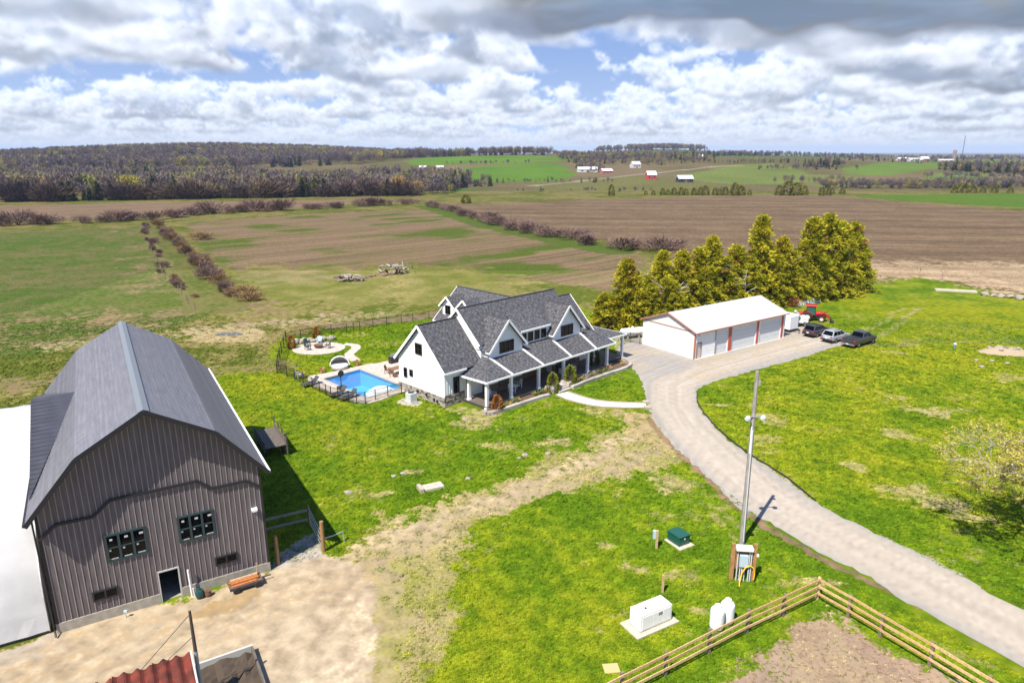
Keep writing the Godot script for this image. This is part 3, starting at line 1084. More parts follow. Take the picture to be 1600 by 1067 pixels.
func drive_colour(p: Vector2) -> Color:
	var d := 1e9
	var along := 0.0
	var walked := 0.0
	var side := 1.0
	for i in drive_mid.size() - 1:
		var a := drive_mid[i]
		var b := drive_mid[i + 1]
		var c := Geometry2D.get_closest_point_to_segment(p, a, b)
		var q := p.distance_to(c)
		if q < d:
			d = q
			along = walked + a.distance_to(c)
			side = signf((b - a).cross(p - a))
		walked += a.distance_to(b)
	var n := nB.get_noise_2d(p.x, p.y)
	var e := nC.get_noise_2d(p.x * 1.6, p.y * 1.6)
	var streak := nC.get_noise_2d(side * d * 2.6, along * 0.035) + nC.get_noise_2d(side * d * 5.5 + 50.0, along * 0.05) * 0.7
	var c := Color(0.475, 0.415, 0.345)
	var rut := exp(-pow((d - 0.85 - n * 0.12) / 0.36, 2))
	c = c.lerp(Color(0.54, 0.475, 0.40), rut * 0.8)
	c = c.lerp(Color(0.40, 0.37, 0.33), smoothstep(1.8, 2.5, d + n * 0.4))
	if p.y < -74.0:
		var g := smoothstep(-74.0, -79.0, p.y) * smoothstep(3.0, -1.0, p.x - 19.0 + n * 5.0 + (p.y + 79.0) * 0.25)
		c = c.lerp(Color(0.37, 0.345, 0.32), g * 0.8)
		c = c.lerp(Color(0.45, 0.37, 0.265), clampf(n * 1.2 + 0.1, 0, 0.6))
	return c * (1.0 + e * 0.12 + n * 0.05 + streak * 0.17)


# ------------------------------------------------------------------ building helpers
# a wall in the plane z = 0 of t, from x0 to x1, with its top following profile points and with openings [x0, y0, x1, y1]
func wall_face(b: MB, t: Transform3D, profile: Array, y0: float, openings := [], thick := 0.15) -> void:
	var cuts := []
	for p in profile:
		cuts.push_back(p.x)
	for o in openings:
		cuts.push_back(o[0])
		cuts.push_back(o[2])
	cuts.sort()
	for i in cuts.size() - 1:
		var xa: float = cuts[i]
		var xb: float = cuts[i + 1]
		if xb - xa < 0.001:
			continue
		var mid := (xa + xb) / 2
		var lows := [y0]
		var highs := []
		var here := []
		for o in openings:
			if mid > o[0] and mid < o[2]:
				here.push_back(o)
		here.sort_custom(func(p, q): return p[1] < q[1])
		for o in here:
			highs.push_back(o[1])
			lows.push_back(o[3])
		for k in lows.size():
			var ya: float = lows[k]
			var top_a: float = highs[k] if k < highs.size() else top_at(profile, xa)
			var top_b: float = highs[k] if k < highs.size() else top_at(profile, xb)
			if maxf(top_a, top_b) - ya < 0.002:
				continue
			b.prism([t * Vector3(xa, ya, 0), t * Vector3(xb, ya, 0), t * Vector3(xb, top_b, 0), t * Vector3(xa, top_a, 0)], t.basis * Vector3(0, 0, -thick))


func top_at(profile: Array, x: float) -> float:
	for i in profile.size() - 1:
		var p: Vector2 = profile[i]
		var q: Vector2 = profile[i + 1]
		if x >= p.x - 0.0001 and x <= q.x + 0.0001:
			return lerpf(p.y, q.y, clampf((x - p.x) / maxf(q.x - p.x, 0.0001), 0, 1))
	return profile[profile.size() - 1].y


# upright ribs on a wall face, kept off the openings
func wall_ribs(b: MB, t: Transform3D, profile: Array, y0: float, openings: Array, every: float, w: float, out: float) -> void:
	var x: float = profile[0].x + every / 2
	while x < profile[profile.size() - 1].x:
		var spans := [[y0, top_at(profile, x)]]
		for o in openings:
			if x > o[0] - w and x < o[2] + w:
				var next := []
				for s in spans:
					if o[1] > s[0] and o[3] < s[1]:
						next.push_back([s[0], o[1]])
						next.push_back([o[3], s[1]])
					elif o[1] <= s[0] and o[3] > s[0]:
						next.push_back([o[3], s[1]])
					else:
						next.push_back(s)
				spans = next
		for s in spans:
			if s[1] - s[0] > 0.02:
				b.box(Vector3(x - w / 2, s[0], 0.0), Vector3(x + w / 2, s[1], out), t)
		x += every


func slab(b: MB, pts: Array, thick: float) -> void:
	var nn := Vector3.ZERO
	for i in pts.size():
		nn += (pts[i] as Vector3).cross(pts[(i + 1) % pts.size()])
	nn = nn.normalized()
	if nn.y < 0:
		pts.reverse()
		nn = -nn
	b.prism(pts, -nn * thick)


# a window on a wall face: frame and one pane per light, all proud of the wall
func window(parent: Node, t: Transform3D, x0: float, y0: float, x1: float, y1: float, lights: int, bars: int, frame: Material, wide := 0.07, called := "window") -> MeshInstance3D:
	var f := MB.new()
	var d := 0.09
	f.box(Vector3(x0, y0, -0.02), Vector3(x1, y0 + wide, d), t)
	f.box(Vector3(x0, y1 - wide, -0.02), Vector3(x1, y1, d), t)
	for k in lights + 1:
		var x := lerpf(x0, x1, float(k) / lights)
		var ww := wide if k == 0 or k == lights else wide * 1.1
		var xa := clampf(x - ww / 2, x0, x1 - ww)
		f.box(Vector3(xa, y0 + wide, -0.02), Vector3(xa + ww, y1 - wide, d), t)
	for k in bars:
		var y := lerpf(y0, y1, (k + 1.0) / (bars + 1.0))
		f.box(Vector3(x0 + wide, y - wide * 0.3, 0.0), Vector3(x1 - wide, y + wide * 0.3, d - 0.02), t)
	var o := part(called, f, frame, parent)
	for k in lights:
		var g := MB.new()
		g.box(Vector3(lerpf(x0, x1, float(k) / lights) + wide * 0.4, y0 + wide * 0.8, -0.01), Vector3(lerpf(x0, x1, (k + 1.0) / lights) - wide * 0.4, y1 - wide * 0.8, 0.035), t)
		part("pane", g, pane_glass(), o)
	return o


func face_xf(at: Vector3, right: Vector3) -> Transform3D:
	return Transform3D(Basis(right, Vector3.UP, right.cross(Vector3.UP)), at)


# ------------------------------------------------------------------ the barn
func make_barn() -> void:
	var siding := M("barn siding", Color(0.15, 0.134, 0.142), 0.5, 0.0, "streak", 0.16)
	var rib := M("barn rib", Color(0.29, 0.25, 0.25), 0.45)
	var trim := M("barn trim", Color(0.016, 0.016, 0.02), 0.5)
	var roofm := M("barn roof", Color(0.36, 0.36, 0.40), 0.48, 0.4, "streak", 0.12)
	var white := M("white metal", Color(0.80, 0.81, 0.82), 0.4)
	var conc := M("concrete", Color(0.40, 0.37, 0.31), 0.95, 0.0, "stain", 0.6)
	var barn := thing("barn", "tall dark grey gambrel roofed metal clad barn at the left", "barn", barn_xf.origin, barn_xf.basis.get_euler().y)
	var W := 11.1
	var prof := [Vector2(0, 7.35), Vector2(2.25, 9.95), Vector2(W / 2, 11.85), Vector2(W - 2.25, 9.95), Vector2(W, 7.35)]
	var holes := [[2.8, 3.38, 4.8, 5.04], [6.4, 3.42, 8.33, 5.08], [1.81, 1.27, 3.05, 1.87], [8.09, 1.34, 9.34, 1.92], [5.08, 0.0, 6.1, 1.92]]
	var front := face_xf(Vector3.ZERO, Vector3.RIGHT)
	var b := MB.new()
	wall_face(b, front, prof, 0.58, holes)
	part("front_wall", b, siding, barn)
	b = MB.new()
	wall_ribs(b, front, prof, 0.58, holes, 0.285, 0.045, 0.028)
	part("siding_ribs", b, rib, barn)
	# the other walls
	var L := 22.0
	b = MB.new()
	wall_face(b, face_xf(Vector3(W, 0, -L), Vector3.LEFT), prof, 0.3)
	part("back_wall", b, siding, barn)
	b = MB.new()
	wall_face(b, face_xf(Vector3(W, 0, -0.16), Vector3.FORWARD), [Vector2(0, 7.35), Vector2(L - 0.32, 7.35)], 0.3)
	wall_ribs(b, face_xf(Vector3(W, 0, -0.16), Vector3.FORWARD), [Vector2(0, 7.35), Vector2(L - 0.32, 7.35)], 0.3, [], 0.285, 0.045, 0.028)
	part("side_wall", b, siding, barn)
	b = MB.new()
	wall_face(b, face_xf(Vector3(0, 0, -L + 0.16), Vector3.BACK), [Vector2(0, 7.35), Vector2(L - 0.32, 7.35)], 0.3)
	part("side_wall", b, siding, barn)
	# concrete stem wall
	b = MB.new()
	for r in [[-0.04, 5.03], [6.15, W + 0.04]]:
		b.box(Vector3(r[0], -0.2, -0.2), Vector3(r[1], 0.585, 0.07))
	b.box(Vector3(W - 0.2, -0.2, -L), Vector3(W + 0.05, 0.3, -0.2))
	b.box(Vector3(-0.05, -0.2, -L), Vector3(0.2, 0.3, -0.2))
	part("foundation", b, conc, barn)
	# dark band that follows a gambrel line across the front
	b = MB.new()
	var line := [Vector2(0.02, 5.68), Vector2(0.8, 6.33), Vector2(2.5, 6.30), Vector2(3.35, 7.02), Vector2(7.68, 7.03), Vector2(8.42, 6.37), Vector2(10.28, 6.35), Vector2(11.08, 5.74)]
	for i in line.size() - 1:
		b.bar(Vector3(line[i].x, line[i].y, 0.06), Vector3(line[i + 1].x, line[i + 1].y, 0.06), 0.12, 0.145)
	part("band", b, trim, barn)
	# corner and rake trim
	for x in [-0.03, W - 0.1]:
		b = MB.new()
		b.box(Vector3(x, 0.58, -0.1), Vector3(x + 0.13, 7.3, 0.05))
		part("corner_trim", b, trim, barn)
	# roof: two slopes a side
	var zf := 0.85
	var zb := -L - 0.25
	var pts := [Vector2(-0.38, 7.02), Vector2(2.2, 10.07), Vector2(W / 2, 12.0), Vector2(W - 2.2, 10.07), Vector2(W + 0.38, 7.02)]
	for i in 4:
		b = MB.new()
		var p: Vector2 = pts[i]
		var q: Vector2 = pts[i + 1]
		slab(b, [Vector3(p.x, p.y, zf), Vector3(q.x, q.y, zf), Vector3(q.x, q.y, zb), Vector3(p.x, p.y, zb)], 0.12)
		var up := Vector2(-(q - p).y, (q - p).x).normalized()
		var z := zf - 0.1
		while z > zb:
			var f := Vector3(p.x + up.x * 0.012, p.y + up.y * 0.012, z)
			var g := Vector3(q.x + up.x * 0.012, q.y + up.y * 0.012, z)
			b.bar(f, g, 0.035, 0.03)
			z -= 0.30
		part("roof", b, roofm, barn)
	b = MB.new()
	for s in [-1.0, 1.0]:
		b.quad(Vector3(W / 2, 12.05, zf + 0.02), Vector3(W / 2 + 0.28 * s, 11.92, zf + 0.02), Vector3(W / 2 + 0.28 * s, 11.92, zb), Vector3(W / 2, 12.05, zb))
	part("ridge_cap", b, M("ridge cap", Color(0.20, 0.22, 0.24), 0.45, 0.3), barn)
	b = MB.new()
	for i in 4:
		b.bar(Vector3(pts[i].x, pts[i].y - 0.1, zf + 0.02), Vector3(pts[i + 1].x, pts[i + 1].y - 0.1, zf + 0.02), 0.06, 0.24)
	part("rake_trim", b, trim, barn)
	b = MB.new()
	b.bar(Vector3(W + 0.42, 6.98, zf), Vector3(W + 0.42, 6.98, zb), 0.13, 0.13)
	part("gutter", b, white, barn)
	b = MB.new()
	b.bar(Vector3(-0.42, 6.98, zf), Vector3(-0.42, 6.98, zb), 0.12, 0.12)
	b.tube([Vector3(-0.15, 6.9, 0.1), Vector3(-0.12, 0.5, 0.12), Vector3(-0.1, 0.3, 0.25), Vector3(-0.08, 0.1, 0.5)], 0.05, 0.05, 6)
	part("downpipe", b, trim, barn)
	# dormer on the left slope
	b = MB.new()
	var r0 := Vector3(-0.25, 9.95, -11.2)
	var r1 := Vector3(2.2, 9.99, -11.2)
	var f0 := Vector3(-0.25, 7.35, -1.6)
	var k0 := Vector3(-0.25, 7.35, -20.8)
	b.prism([f0, r1, r0], Vector3(0, -0.1, 0))
	b.prism([r0, r1, k0], Vector3(0, -0.1, 0))
	b.prism([f0 + Vector3(0.2, -0.05, 0), r0 + Vector3(0.2, -0.05, 0), k0 + Vector3(0.2, -0.05, 0)], Vector3(0.05, 0, 0))
	for i in 22:
		var z := -2.4 - i * 0.4
		var k := (z - f0.z) / (r0.z - f0.z)
		var y := lerpf(f0.y, r0.y, k)
		var xe := lerpf(f0.x, r1.x, k)
		b.bar(Vector3(-0.25, y + 0.012, z), Vector3(xe, y + 0.012, z), 0.04, 0.035)
	part("dormer", b, M("barn dormer", Color(0.085, 0.085, 0.10), 0.4, 0.25, "stain", 0.3), barn)
	# windows
	var teal := M("window frame teal", Color(0.022, 0.045, 0.05), 0.45)
	for o in [holes[0], holes[1]]:
		var w := window(barn, front, o[0], o[1], o[2], o[3], 3, 1, teal, 0.11)
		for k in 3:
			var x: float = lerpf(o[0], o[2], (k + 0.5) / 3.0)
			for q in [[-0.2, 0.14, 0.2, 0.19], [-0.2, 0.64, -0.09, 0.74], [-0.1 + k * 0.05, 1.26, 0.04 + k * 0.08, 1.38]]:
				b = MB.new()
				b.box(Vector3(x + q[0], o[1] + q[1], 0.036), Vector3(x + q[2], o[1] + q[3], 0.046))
				part("sticker", b, M("sticker", Color(0.5, 0.53, 0.5), 0.6), w)  # pale marks painted for the bright reflections seen in the panes
	for o in [holes[2], holes[3]]:
		window(barn, front, o[0], o[1], o[2], o[3], 2, 0, trim, 0.08)
	# the open doorway: jambs, floor and a dark passage behind
	b = MB.new()
	b.box(Vector3(5.03, 0, -0.16), Vector3(5.1, 1.95, 0.06))
	b.box(Vector3(6.08, 0, -0.16), Vector3(6.16, 1.95, 0.06))
	b.box(Vector3(5.03, 1.92, -0.16), Vector3(6.16, 2.0, 0.06))
	part("door_frame", b, M("weathered white", Color(0.45, 0.45, 0.42), 0.8), barn)
	b = MB.new()
	b.box(Vector3(4.2, -0.1, -4), Vector3(4.3, 2.4, -0.17))
	b.box(Vector3(6.9, -0.1, -4), Vector3(7.0, 2.4, -0.17))
	b.box(Vector3(4.2, 2.4, -4), Vector3(7.0, 2.5, -0.17))
	b.box(Vector3(4.2, -0.1, -4.1), Vector3(7.0, 2.5, -4.0))
	part("passage", b, M("barn inside", Color(0.05, 0.045, 0.04), 0.9), barn)
	b = MB.new()
	b.box(Vector3(4.3, -0.05, -4), Vector3(6.9, 0.03, -0.1))
	part("threshold", b, conc, barn)
	# wall lamp
	b = MB.new()
	b.box(Vector3(10.4, 4.36, 0.03), Vector3(10.72, 4.5, 0.3))
	b.box(Vector3(10.45, 4.28, 0.05), Vector3(10.67, 4.36, 0.26))
	part("wall_lamp", b, white, barn)
	# standpipe
	b = MB.new()
	b.tube([Vector3(6.62, -0.05, 0.28), Vector3(6.58, 1.72, 0.22)], 0.055, 0.055, 8)
	b.tube([Vector3(6.75, -0.05, 0.3), Vector3(6.72, 0.5, 0.3)], 0.04, 0.04, 6)
	part("standpipe", b, white, barn)

	# white fabric building beside it
	var hall := thing("fabric_building", "large white fabric covered building against the left side of the barn", "fabric building", barn_xf.origin, barn_xf.basis.get_euler().y)
	var fabric := M("white fabric", Color(0.88, 0.89, 0.90), 0.9, 0.0, "stain", 0.12)
	fabric.backlight_enabled = true
	fabric.backlight = Color(0.7, 0.7, 0.7)
	# a long vault that runs away to the left of the barn; its side faces the yard
	var arch := []
	var rx := 13.0
	for k in 29:
		var an := PI * k / 28.0
		arch.push_back(Vector2(-0.25 - rx + cos(an) * rx, 1.1 + pow(sin(an), 0.85) * 6.7))
	var x0 := -0.35
	var len := 30.0
	var bays := 24
	b = MB.new()
	for i in 28:
		for k in bays * 2:
			var xa := x0 - len * k / (bays * 2.0)
			var xb := x0 - len * (k + 1) / (bays * 2.0)
			var d0 := 0.0 if k % 2 == 0 else -0.05
			var d1 := -0.05 if k % 2 == 0 else 0.0
			var c := Vector2(-0.25 - rx, 0.0)
			var np: Vector2 = (arch[i] - c).normalized()
			var nq: Vector2 = (arch[i + 1] - c).normalized()
			var f := func(p: Vector2, n: Vector2, d: float, x: float): return Vector3(x, p.y + n.y * d, p.x + n.x * d)
			b.smooth_quad(f.call(arch[i], np, d0, xa), f.call(arch[i + 1], nq, d0, xa), f.call(arch[i + 1], nq, d1, xb), f.call(arch[i], np, d1, xb), Vector3(0, np.y, np.x), Vector3(0, nq.y, nq.x), Vector3(0, nq.y, nq.x), Vector3(0, np.y, np.x))
	part("cover", b, fabric, hall)
	b = MB.new()
	for i in 60:
		var xa := x0 - len * i / 60.0
		var xb := x0 - len * (i + 1) / 60.0
		var w0 := 0.04 + absf(nC.get_noise_1d(xa * 2.0)) * 0.16
		var w1 := 0.04 + absf(nC.get_noise_1d(xb * 2.0)) * 0.16
		b.quad(Vector3(xb, 0.22, -0.22 + w1), Vector3(xa, 0.22, -0.22 + w0), Vector3(xa, 1.14, -0.24), Vector3(xb, 1.14, -0.24))
	part("skirt", b, fabric, hall)
	for x in [x0, x0 - len]:
		b = MB.new()
		var loop := []
		for p in arch:
			loop.push_back(Vector3(x, p.y, p.x))
		loop.push_back(Vector3(x, 0.1, arch[28].x))
		loop.push_back(Vector3(x, 0.1, arch[0].x))
		if x == x0:
			loop.reverse()
		b.prism(loop, Vector3(-0.06 if x == x0 else 0.06, 0, 0))
		part("end_panel", b, fabric, hall)
	b = MB.new()
	b.box(Vector3(x0 - len, -0.1, -0.55), Vector3(x0, 0.26, -0.3))
	part("base_wall", b, M("base timber", Color(0.20, 0.17, 0.13), 0.9, 0.0, "wood", 0.5), hall)


# ------------------------------------------------------------------ the house
func H(a: float, y: float, b: float) -> Vector3:
	return Vector3(a, y, -b)


func make_house() -> void:
	var house := thing("farmhouse", "white modern farmhouse with grey shingle roofs and a long front porch", "house", house_xf.origin, PI / 4)
	var white := M("house white", Color(0.76, 0.77, 0.78), 0.6)
	var trimw := M("house trim", Color(0.86, 0.86, 0.85), 0.55)
	var roofm := M("shingles", Color(0.20, 0.20, 0.225), 0.9, 0.0, "shingle", 0.16, 0.8)
	var black := M("window black", Color(0.018, 0.02, 0.02), 0.4)
	var stone := M("ledge stone", Color(0.46, 0.44, 0.42), 0.9, 0.0, "stone", 0.5, 4.0)
	var ridge := M("ridge shingle", Color(0.06, 0.06, 0.068), 0.9)
	var b := MB.new()
	# ---- walls
	var wing := [Vector2(0, 3.85), Vector2(3.9, 7.72), Vector2(7.8, 3.85)]
	var left_face := face_xf(H(0, 0, 7.8), Vector3.BACK)
	wall_face(b, left_face, wing, 0.0)
	wall_ribs(b, left_face, wing, 1.0, [[7.8 - 4.75, 4.7, 7.8 - 3.5, 6.0], [7.8 - 6.95, 1.65, 7.8 - 6.2, 2.85], [7.8 - 5.9, 2.0, 7.8 - 5.2, 2.85]], 0.42, 0.05, 0.03)
	var wing_front := face_xf(H(0.16, 0, 0), Vector3.RIGHT)
	wall_face(b, wing_front, [Vector2(0, 3.85), Vector2(5, 3.85)], 0.0)
	wall_ribs(b, wing_front, [Vector2(0, 3.8), Vector2(2.2, 3.8)], 1.3, [[0.9, 1.1, 1.8, 3.0]], 0.3, 0.05, 0.03)
	b.box(H(0.16, 0, 7.65), H(5, 3.85, 7.8))
	part("wing_wall", b, white, house)
	# main block
	b = MB.new()
	var main := [Vector2(0, 5.5), Vector2(3.5, 8.75), Vector2(7.0, 5.5)]
	wall_face(b, face_xf(H(5.0, 0, 7.0), Vector3.BACK), main, 0.0)
	wall_face(b, face_xf(H(20.2, 0, 0.0), Vector3.FORWARD), main, 0.0)
	wall_face(b, face_xf(H(5.16, 0, 0), Vector3.RIGHT), [Vector2(0, 5.45), Vector2(14.9, 5.45)], 0.0)
	b.box(H(5.16, 0, 6.85), H(20.04, 5.45, 7.0))
	part("main_wall", b, white, house)
	# clerestory wall between the front gables
	b = MB.new()
	b.box(H(10.2, 3.6, -0.3), H(15.4, 6.08, 0.9))
	part("clerestory_wall", b, white, house)
	# right wing
	b = MB.new()
	var rw := [Vector2(0, 4.2), Vector2(3.5, 7.75), Vector2(7.0, 4.2)]
	wall_face(b, face_xf(H(23.0, 0, 0.0), Vector3.FORWARD), rw, 0.0)
	wall_face(b, face_xf(H(20.2, 0, 0.0), Vector3.RIGHT), [Vector2(0, 4.2), Vector2(2.64, 4.2)], 0.0)
	b.box(H(20.2, 0, 6.85), H(22.84, 4.2, 7.0))
	part("wing_wall", b, white, house)
	# rear wing
	b = MB.new()
	wall_face(b, face_xf(H(20.6, 0, 17), Vector3.LEFT), [Vector2(0, 4.2), Vector2(3.9, 7.7), Vector2(7.8, 4.2)], 0.0)
	b.box(H(12.8, 0, 7.0), H(12.95, 4.2, 16.84))
	b.box(H(20.45, 0, 7.0), H(20.6, 4.2, 16.84))
	part("rear_wall", b, white, house)
	# front gables
	for g in [[5.38, 10.22], [15.3, 20.1]]:
		b = MB.new()
		var c: float = (g[0] + g[1]) / 2
		var w: float = g[1] - g[0]
		var gp := [Vector2(0, 5.25), Vector2(w / 2, 7.92), Vector2(w, 5.25)]
		var t := face_xf(H(g[0], 0, -1.0), Vector3.RIGHT)
		wall_face(b, t, gp, 0.35)
		b.box(H(g[0], 0.35, -0.85), H(g[0] + 0.15, 5.25, 1.0))
		b.box(H(g[1] - 0.15, 0.35, -0.85), H(g[1], 5.25, 1.0))
		# lap boards
		var y := 4.25
		while y < 7.7:
			var x0 := 0.02
			if y > 5.25:
				x0 = (y - 5.25) / (7.92 - 5.25) * w / 2
			b.box(Vector3(x0, y, 0.0), Vector3(w - x0, y + 0.03, 0.022), t)
			y += 0.19
		part("gable_wall", b, white, house)
		window(house, t, w / 2 - 1.05, 4.5, w / 2 + 1.05, 5.78, 3, 1, black, 0.07)
		# its roof
		for s in [-1.0, 1.0]:
			b = MB.new()
			slab(b, [H(c, 8.13, -1.4), H(c + s * (w / 2 + 0.42), 5.0, -1.4), H(c + s * (w / 2 + 0.42), 5.0, 0.75), H(c, 8.13, 3.2)], 0.14)
			part("gable_roof", b, roofm, house)
		b = MB.new()
		for s in [-1.0, 1.0]:
			b.bar(H(c, 8.02, -1.42), H(c + s * (w / 2 + 0.44), 4.88, -1.42), 0.06, 0.24)
			b.box(H(c + s * (w / 2 + 0.08), 4.82, -1.35), H(c + s * (w / 2 + 0.4), 4.98, -0.7))
		part("gable_fascia", b, trimw, house)
		b = MB.new()
		b.bar(H(c, 8.14, -1.4), H(c, 8.14, 2.5), 0.14, 0.04)
		part("ridge_cap", b, ridge, house)
	# ---- roofs
	var R := func(called: String, pts: Array): 
		var q := MB.new()
		slab(q, pts, 0.15)
		return part(called, q, roofm, house)
	R.call("main_roof", [H(4.7, 9.02, 3.5), H(4.7, 5.62, -0.1), H(20.4, 5.62, -0.1), H(20.4, 9.02, 3.5)])
	R.call("main_roof", [H(4.7, 9.02, 3.5), H(20.4, 9.02, 3.5), H(20.4, 5.35, 7.35), H(4.7, 5.35, 7.35)])
	R.call("shed_dormer_roof", [H(10.55, 7.72, 1.95), H(10.3, 6.2, -0.62), H(15.3, 6.2, -0.62), H(15.1, 7.72, 1.95)])
	R.call("wing_roof", [H(-0.3, 7.98, 3.9), H(-0.3, 3.7, -0.38), H(5.05, 3.7, -0.38), H(5.05, 7.98, 3.9)])
	R.call("wing_roof", [H(-0.3, 7.98, 3.9), H(5.05, 7.98, 3.9), H(5.05, 3.7, 8.18), H(-0.3, 3.7, 8.18)])
	R.call("wing_roof", [H(20.3, 8.0, 3.5), H(20.3, 3.95, -0.55), H(23.35, 3.95, -0.55), H(23.35, 8.0, 3.5)])
	R.call("wing_roof", [H(20.3, 8.0, 3.5), H(23.35, 8.0, 3.5), H(23.35, 4.05, 7.35), H(20.3, 4.05, 7.35)])
	R.call("rear_roof", [H(16.7, 8.0, 17.3), H(16.7, 8.0, 5.0), H(12.4, 4.1, 5.0), H(12.4, 4.1, 17.3)])
	R.call("rear_roof", [H(16.7, 8.0, 17.3), H(21.0, 4.1, 17.3), H(21.0, 4.1, 5.0), H(16.7, 8.0, 5.0)])
	# porch roofs: the long front slope, its left return, the side porch on the right
	R.call("porch_roof", [H(5.3, 4.3, -0.9), H(2.3, 3.02, -3.85), H(22.6, 3.02, -3.85), H(22.6, 4.3, -0.9)])
	R.call("porch_roof", [H(5.3, 4.3, -0.9), H(5.3, 4.3, 0.3), H(2.0, 3.02, 0.25), H(2.3, 3.02, -3.85)])
	R.call("porch_roof", [H(10.2, 4.3, -0.9), H(15.4, 4.3, -0.9), H(15.4, 4.55, -0.28), H(10.2, 4.55, -0.28)])
	R.call("porch_roof", [H(22.6, 4.3, -0.9), H(22.6, 3.02, -3.85), H(23.5, 3.02, -3.85), H(23.3, 3.5, -2.75)])
	R.call("side_porch_roof", [H(22.2, 4.85, -0.4), H(22.6, 3.42, -2.85), H(27.0, 3.30, -2.85), H(27.0, 3.30, 5.0), H(22.9, 4.85, 5.0)])
	b = MB.new()
	b.bar(H(4.7, 9.05, 3.5), H(20.4, 9.05, 3.5), 0.2, 0.05)
	b.bar(H(-0.3, 8.01, 3.9), H(4.8, 8.01, 3.9), 0.2, 0.05)
	b.bar(H(20.4, 8.03, 3.5), H(23.3, 8.03, 3.5), 0.2, 0.05)
	b.bar(H(16.7, 8.03, 5.0), H(16.7, 8.03, 17.3), 0.2, 0.05)
	part("ridge_cap", b, ridge, house)
	# white strips that run down the porch roof from the gable corners
	for a in [[5.35, 5.9], [10.25, 10.6], [15.3, 15.2], [20.1, 19.7]]:
		b = MB.new()
		b.bar(H(a[0], 4.36, -0.95), H(a[1], 3.06, -3.86), 0.16, 0.12)
		part("roof_strip", b, trimw, house)
	# fascias and gutters
	b = MB.new()
	b.bar(H(2.2, 2.95, -3.9), H(23.5, 2.95, -3.9), 0.1, 0.18)
	b.bar(H(2.2, 2.95, -3.9), H(1.92, 2.95, 0.2), 0.1, 0.18)
	b.bar(H(23.5, 2.95, -3.9), H(23.3, 3.4, -2.85), 0.08, 0.14)
	b.bar(H(22.7, 3.28, -2.9), H(27.05, 3.2, -2.9), 0.1, 0.18)
	b.bar(H(27.05, 3.2, -2.9), H(27.05, 3.2, 5.0), 0.1, 0.18)
	b.bar(H(10.4, 6.12, -0.66), H(15.2, 6.12, -0.66), 0.1, 0.18)
	b.bar(H(-0.33, 7.88, 3.9), H(-0.33, 3.58, -0.4), 0.06, 0.26)
	b.bar(H(-0.33, 7.88, 3.9), H(-0.33, 3.58, 8.2), 0.06, 0.26)
	b.bar(H(-0.3, 3.62, -0.42), H(2.6, 3.62, -0.42), 0.1, 0.18)
	b.bar(H(-0.3, 3.62, 8.22), H(5.0, 3.62, 8.22), 0.1, 0.18)
	b.bar(H(4.67, 8.92, 3.5), H(4.67, 5.52, -0.12), 0.06, 0.24)
	b.bar(H(4.67, 8.92, 3.5), H(4.67, 5.3, 7.36), 0.06, 0.24)
	b.bar(H(23.38, 7.9, 3.5), H(23.38, 3.85, -0.57), 0.06, 0.24)
	b.bar(H(23.38, 7.9, 3.5), H(23.38, 3.95, 7.37), 0.06, 0.24)
	b.bar(H(12.36, 4.02, 7.4), H(12.36, 4.02, 17.3), 0.1, 0.18)
	b.bar(H(16.7, 7.9, 17.33), H(12.4, 4.0, 17.33), 0.06, 0.24)
	part("fascia", b, trimw, house)
	# ---- rear dormers, facing left
	for bc in [15.3, 12.1]:
		b = MB.new()
		var t := face_xf(H(13.3, 0, bc + 1.15), Vector3.BACK)
		wall_face(b, t, [Vector2(0, 6.15), Vector2(1.15, 7.2), Vector2(2.3, 6.15)], 4.6)
		b.box(H(13.3, 4.8, bc + 1.0), H(15.3, 6.15, bc + 1.15))
		b.box(H(13.3, 4.8, bc - 1.15), H(15.3, 6.15, bc - 1.0))
		part("dormer_wall", b, white, house)
		window(house, t, 0.65, 5.05, 1.65, 6.2, 2, 1, black, 0.06)
		for s in [-1.0, 1.0]:
			b = MB.new()
			slab(b, [H(13.0, 7.4, bc), H(16.2, 7.4, bc), H(15.4, 6.02, bc + s * 1.5), H(13.0, 6.02, bc + s * 1.5)], 0.12)
			part("dormer_roof", b, roofm, house)
		b = MB.new()
		for s in [-1.0, 1.0]:
			b.bar(H(12.97, 7.3, bc), H(12.97, 5.95, bc + s * 1.52), 0.06, 0.22)
		part("dormer_fascia", b, trimw, house)
	# ---- windows and doors
	window(house, left_face, 7.8 - 4.68, 4.78, 7.8 - 3.56, 5.95, 2, 1, black, 0.07)
	window(house, left_face, 7.8 - 6.86, 1.72, 7.8 - 6.3, 2.78, 1, 1, black, 0.07)
	window(house, left_face, 7.8 - 5.84, 2.06, 7.8 - 5.28, 2.78, 1, 1, black, 0.07)
	window(house, wing_front, 0.95, 1.2, 1.75, 2.96, 1, 0, black, 0.07)
	window(house, wing_front, 2.75, 1.3, 3.15, 2.6, 1, 0, black, 0.06)
	var cl := face_xf(H(10.2, 0, -0.3), Vector3.RIGHT)
	for k in 4:
		window(house, cl, 0.55 + k * 1.08, 4.72, 1.35 + k * 1.08, 5.78, 1, 0, black, 0.07)
	var pf := face_xf(H(5.16, 0, 0), Vector3.RIGHT)
	for w in [[5.6, 0.9, 6.4, 2.6], [8.6, 0.9, 9.6, 2.6]]:
		window(house, pf, w[0], w[1], w[2], w[3], 1, 1, black, 0.07)
	for g in [[5.38, 1.2, 3.2], [15.3, 0.6, 1.9], [15.3, 2.9, 4.0]]:
		window(house, face_xf(H(g[0], 0, -1.0), Vector3.RIGHT), g[1], 0.95, g[2], 2.7, 2, 0, black, 0.07)
	b = MB.new()
	b.box(H(12.2, 0.38, -0.1), H(13.3, 2.6, -0.01))
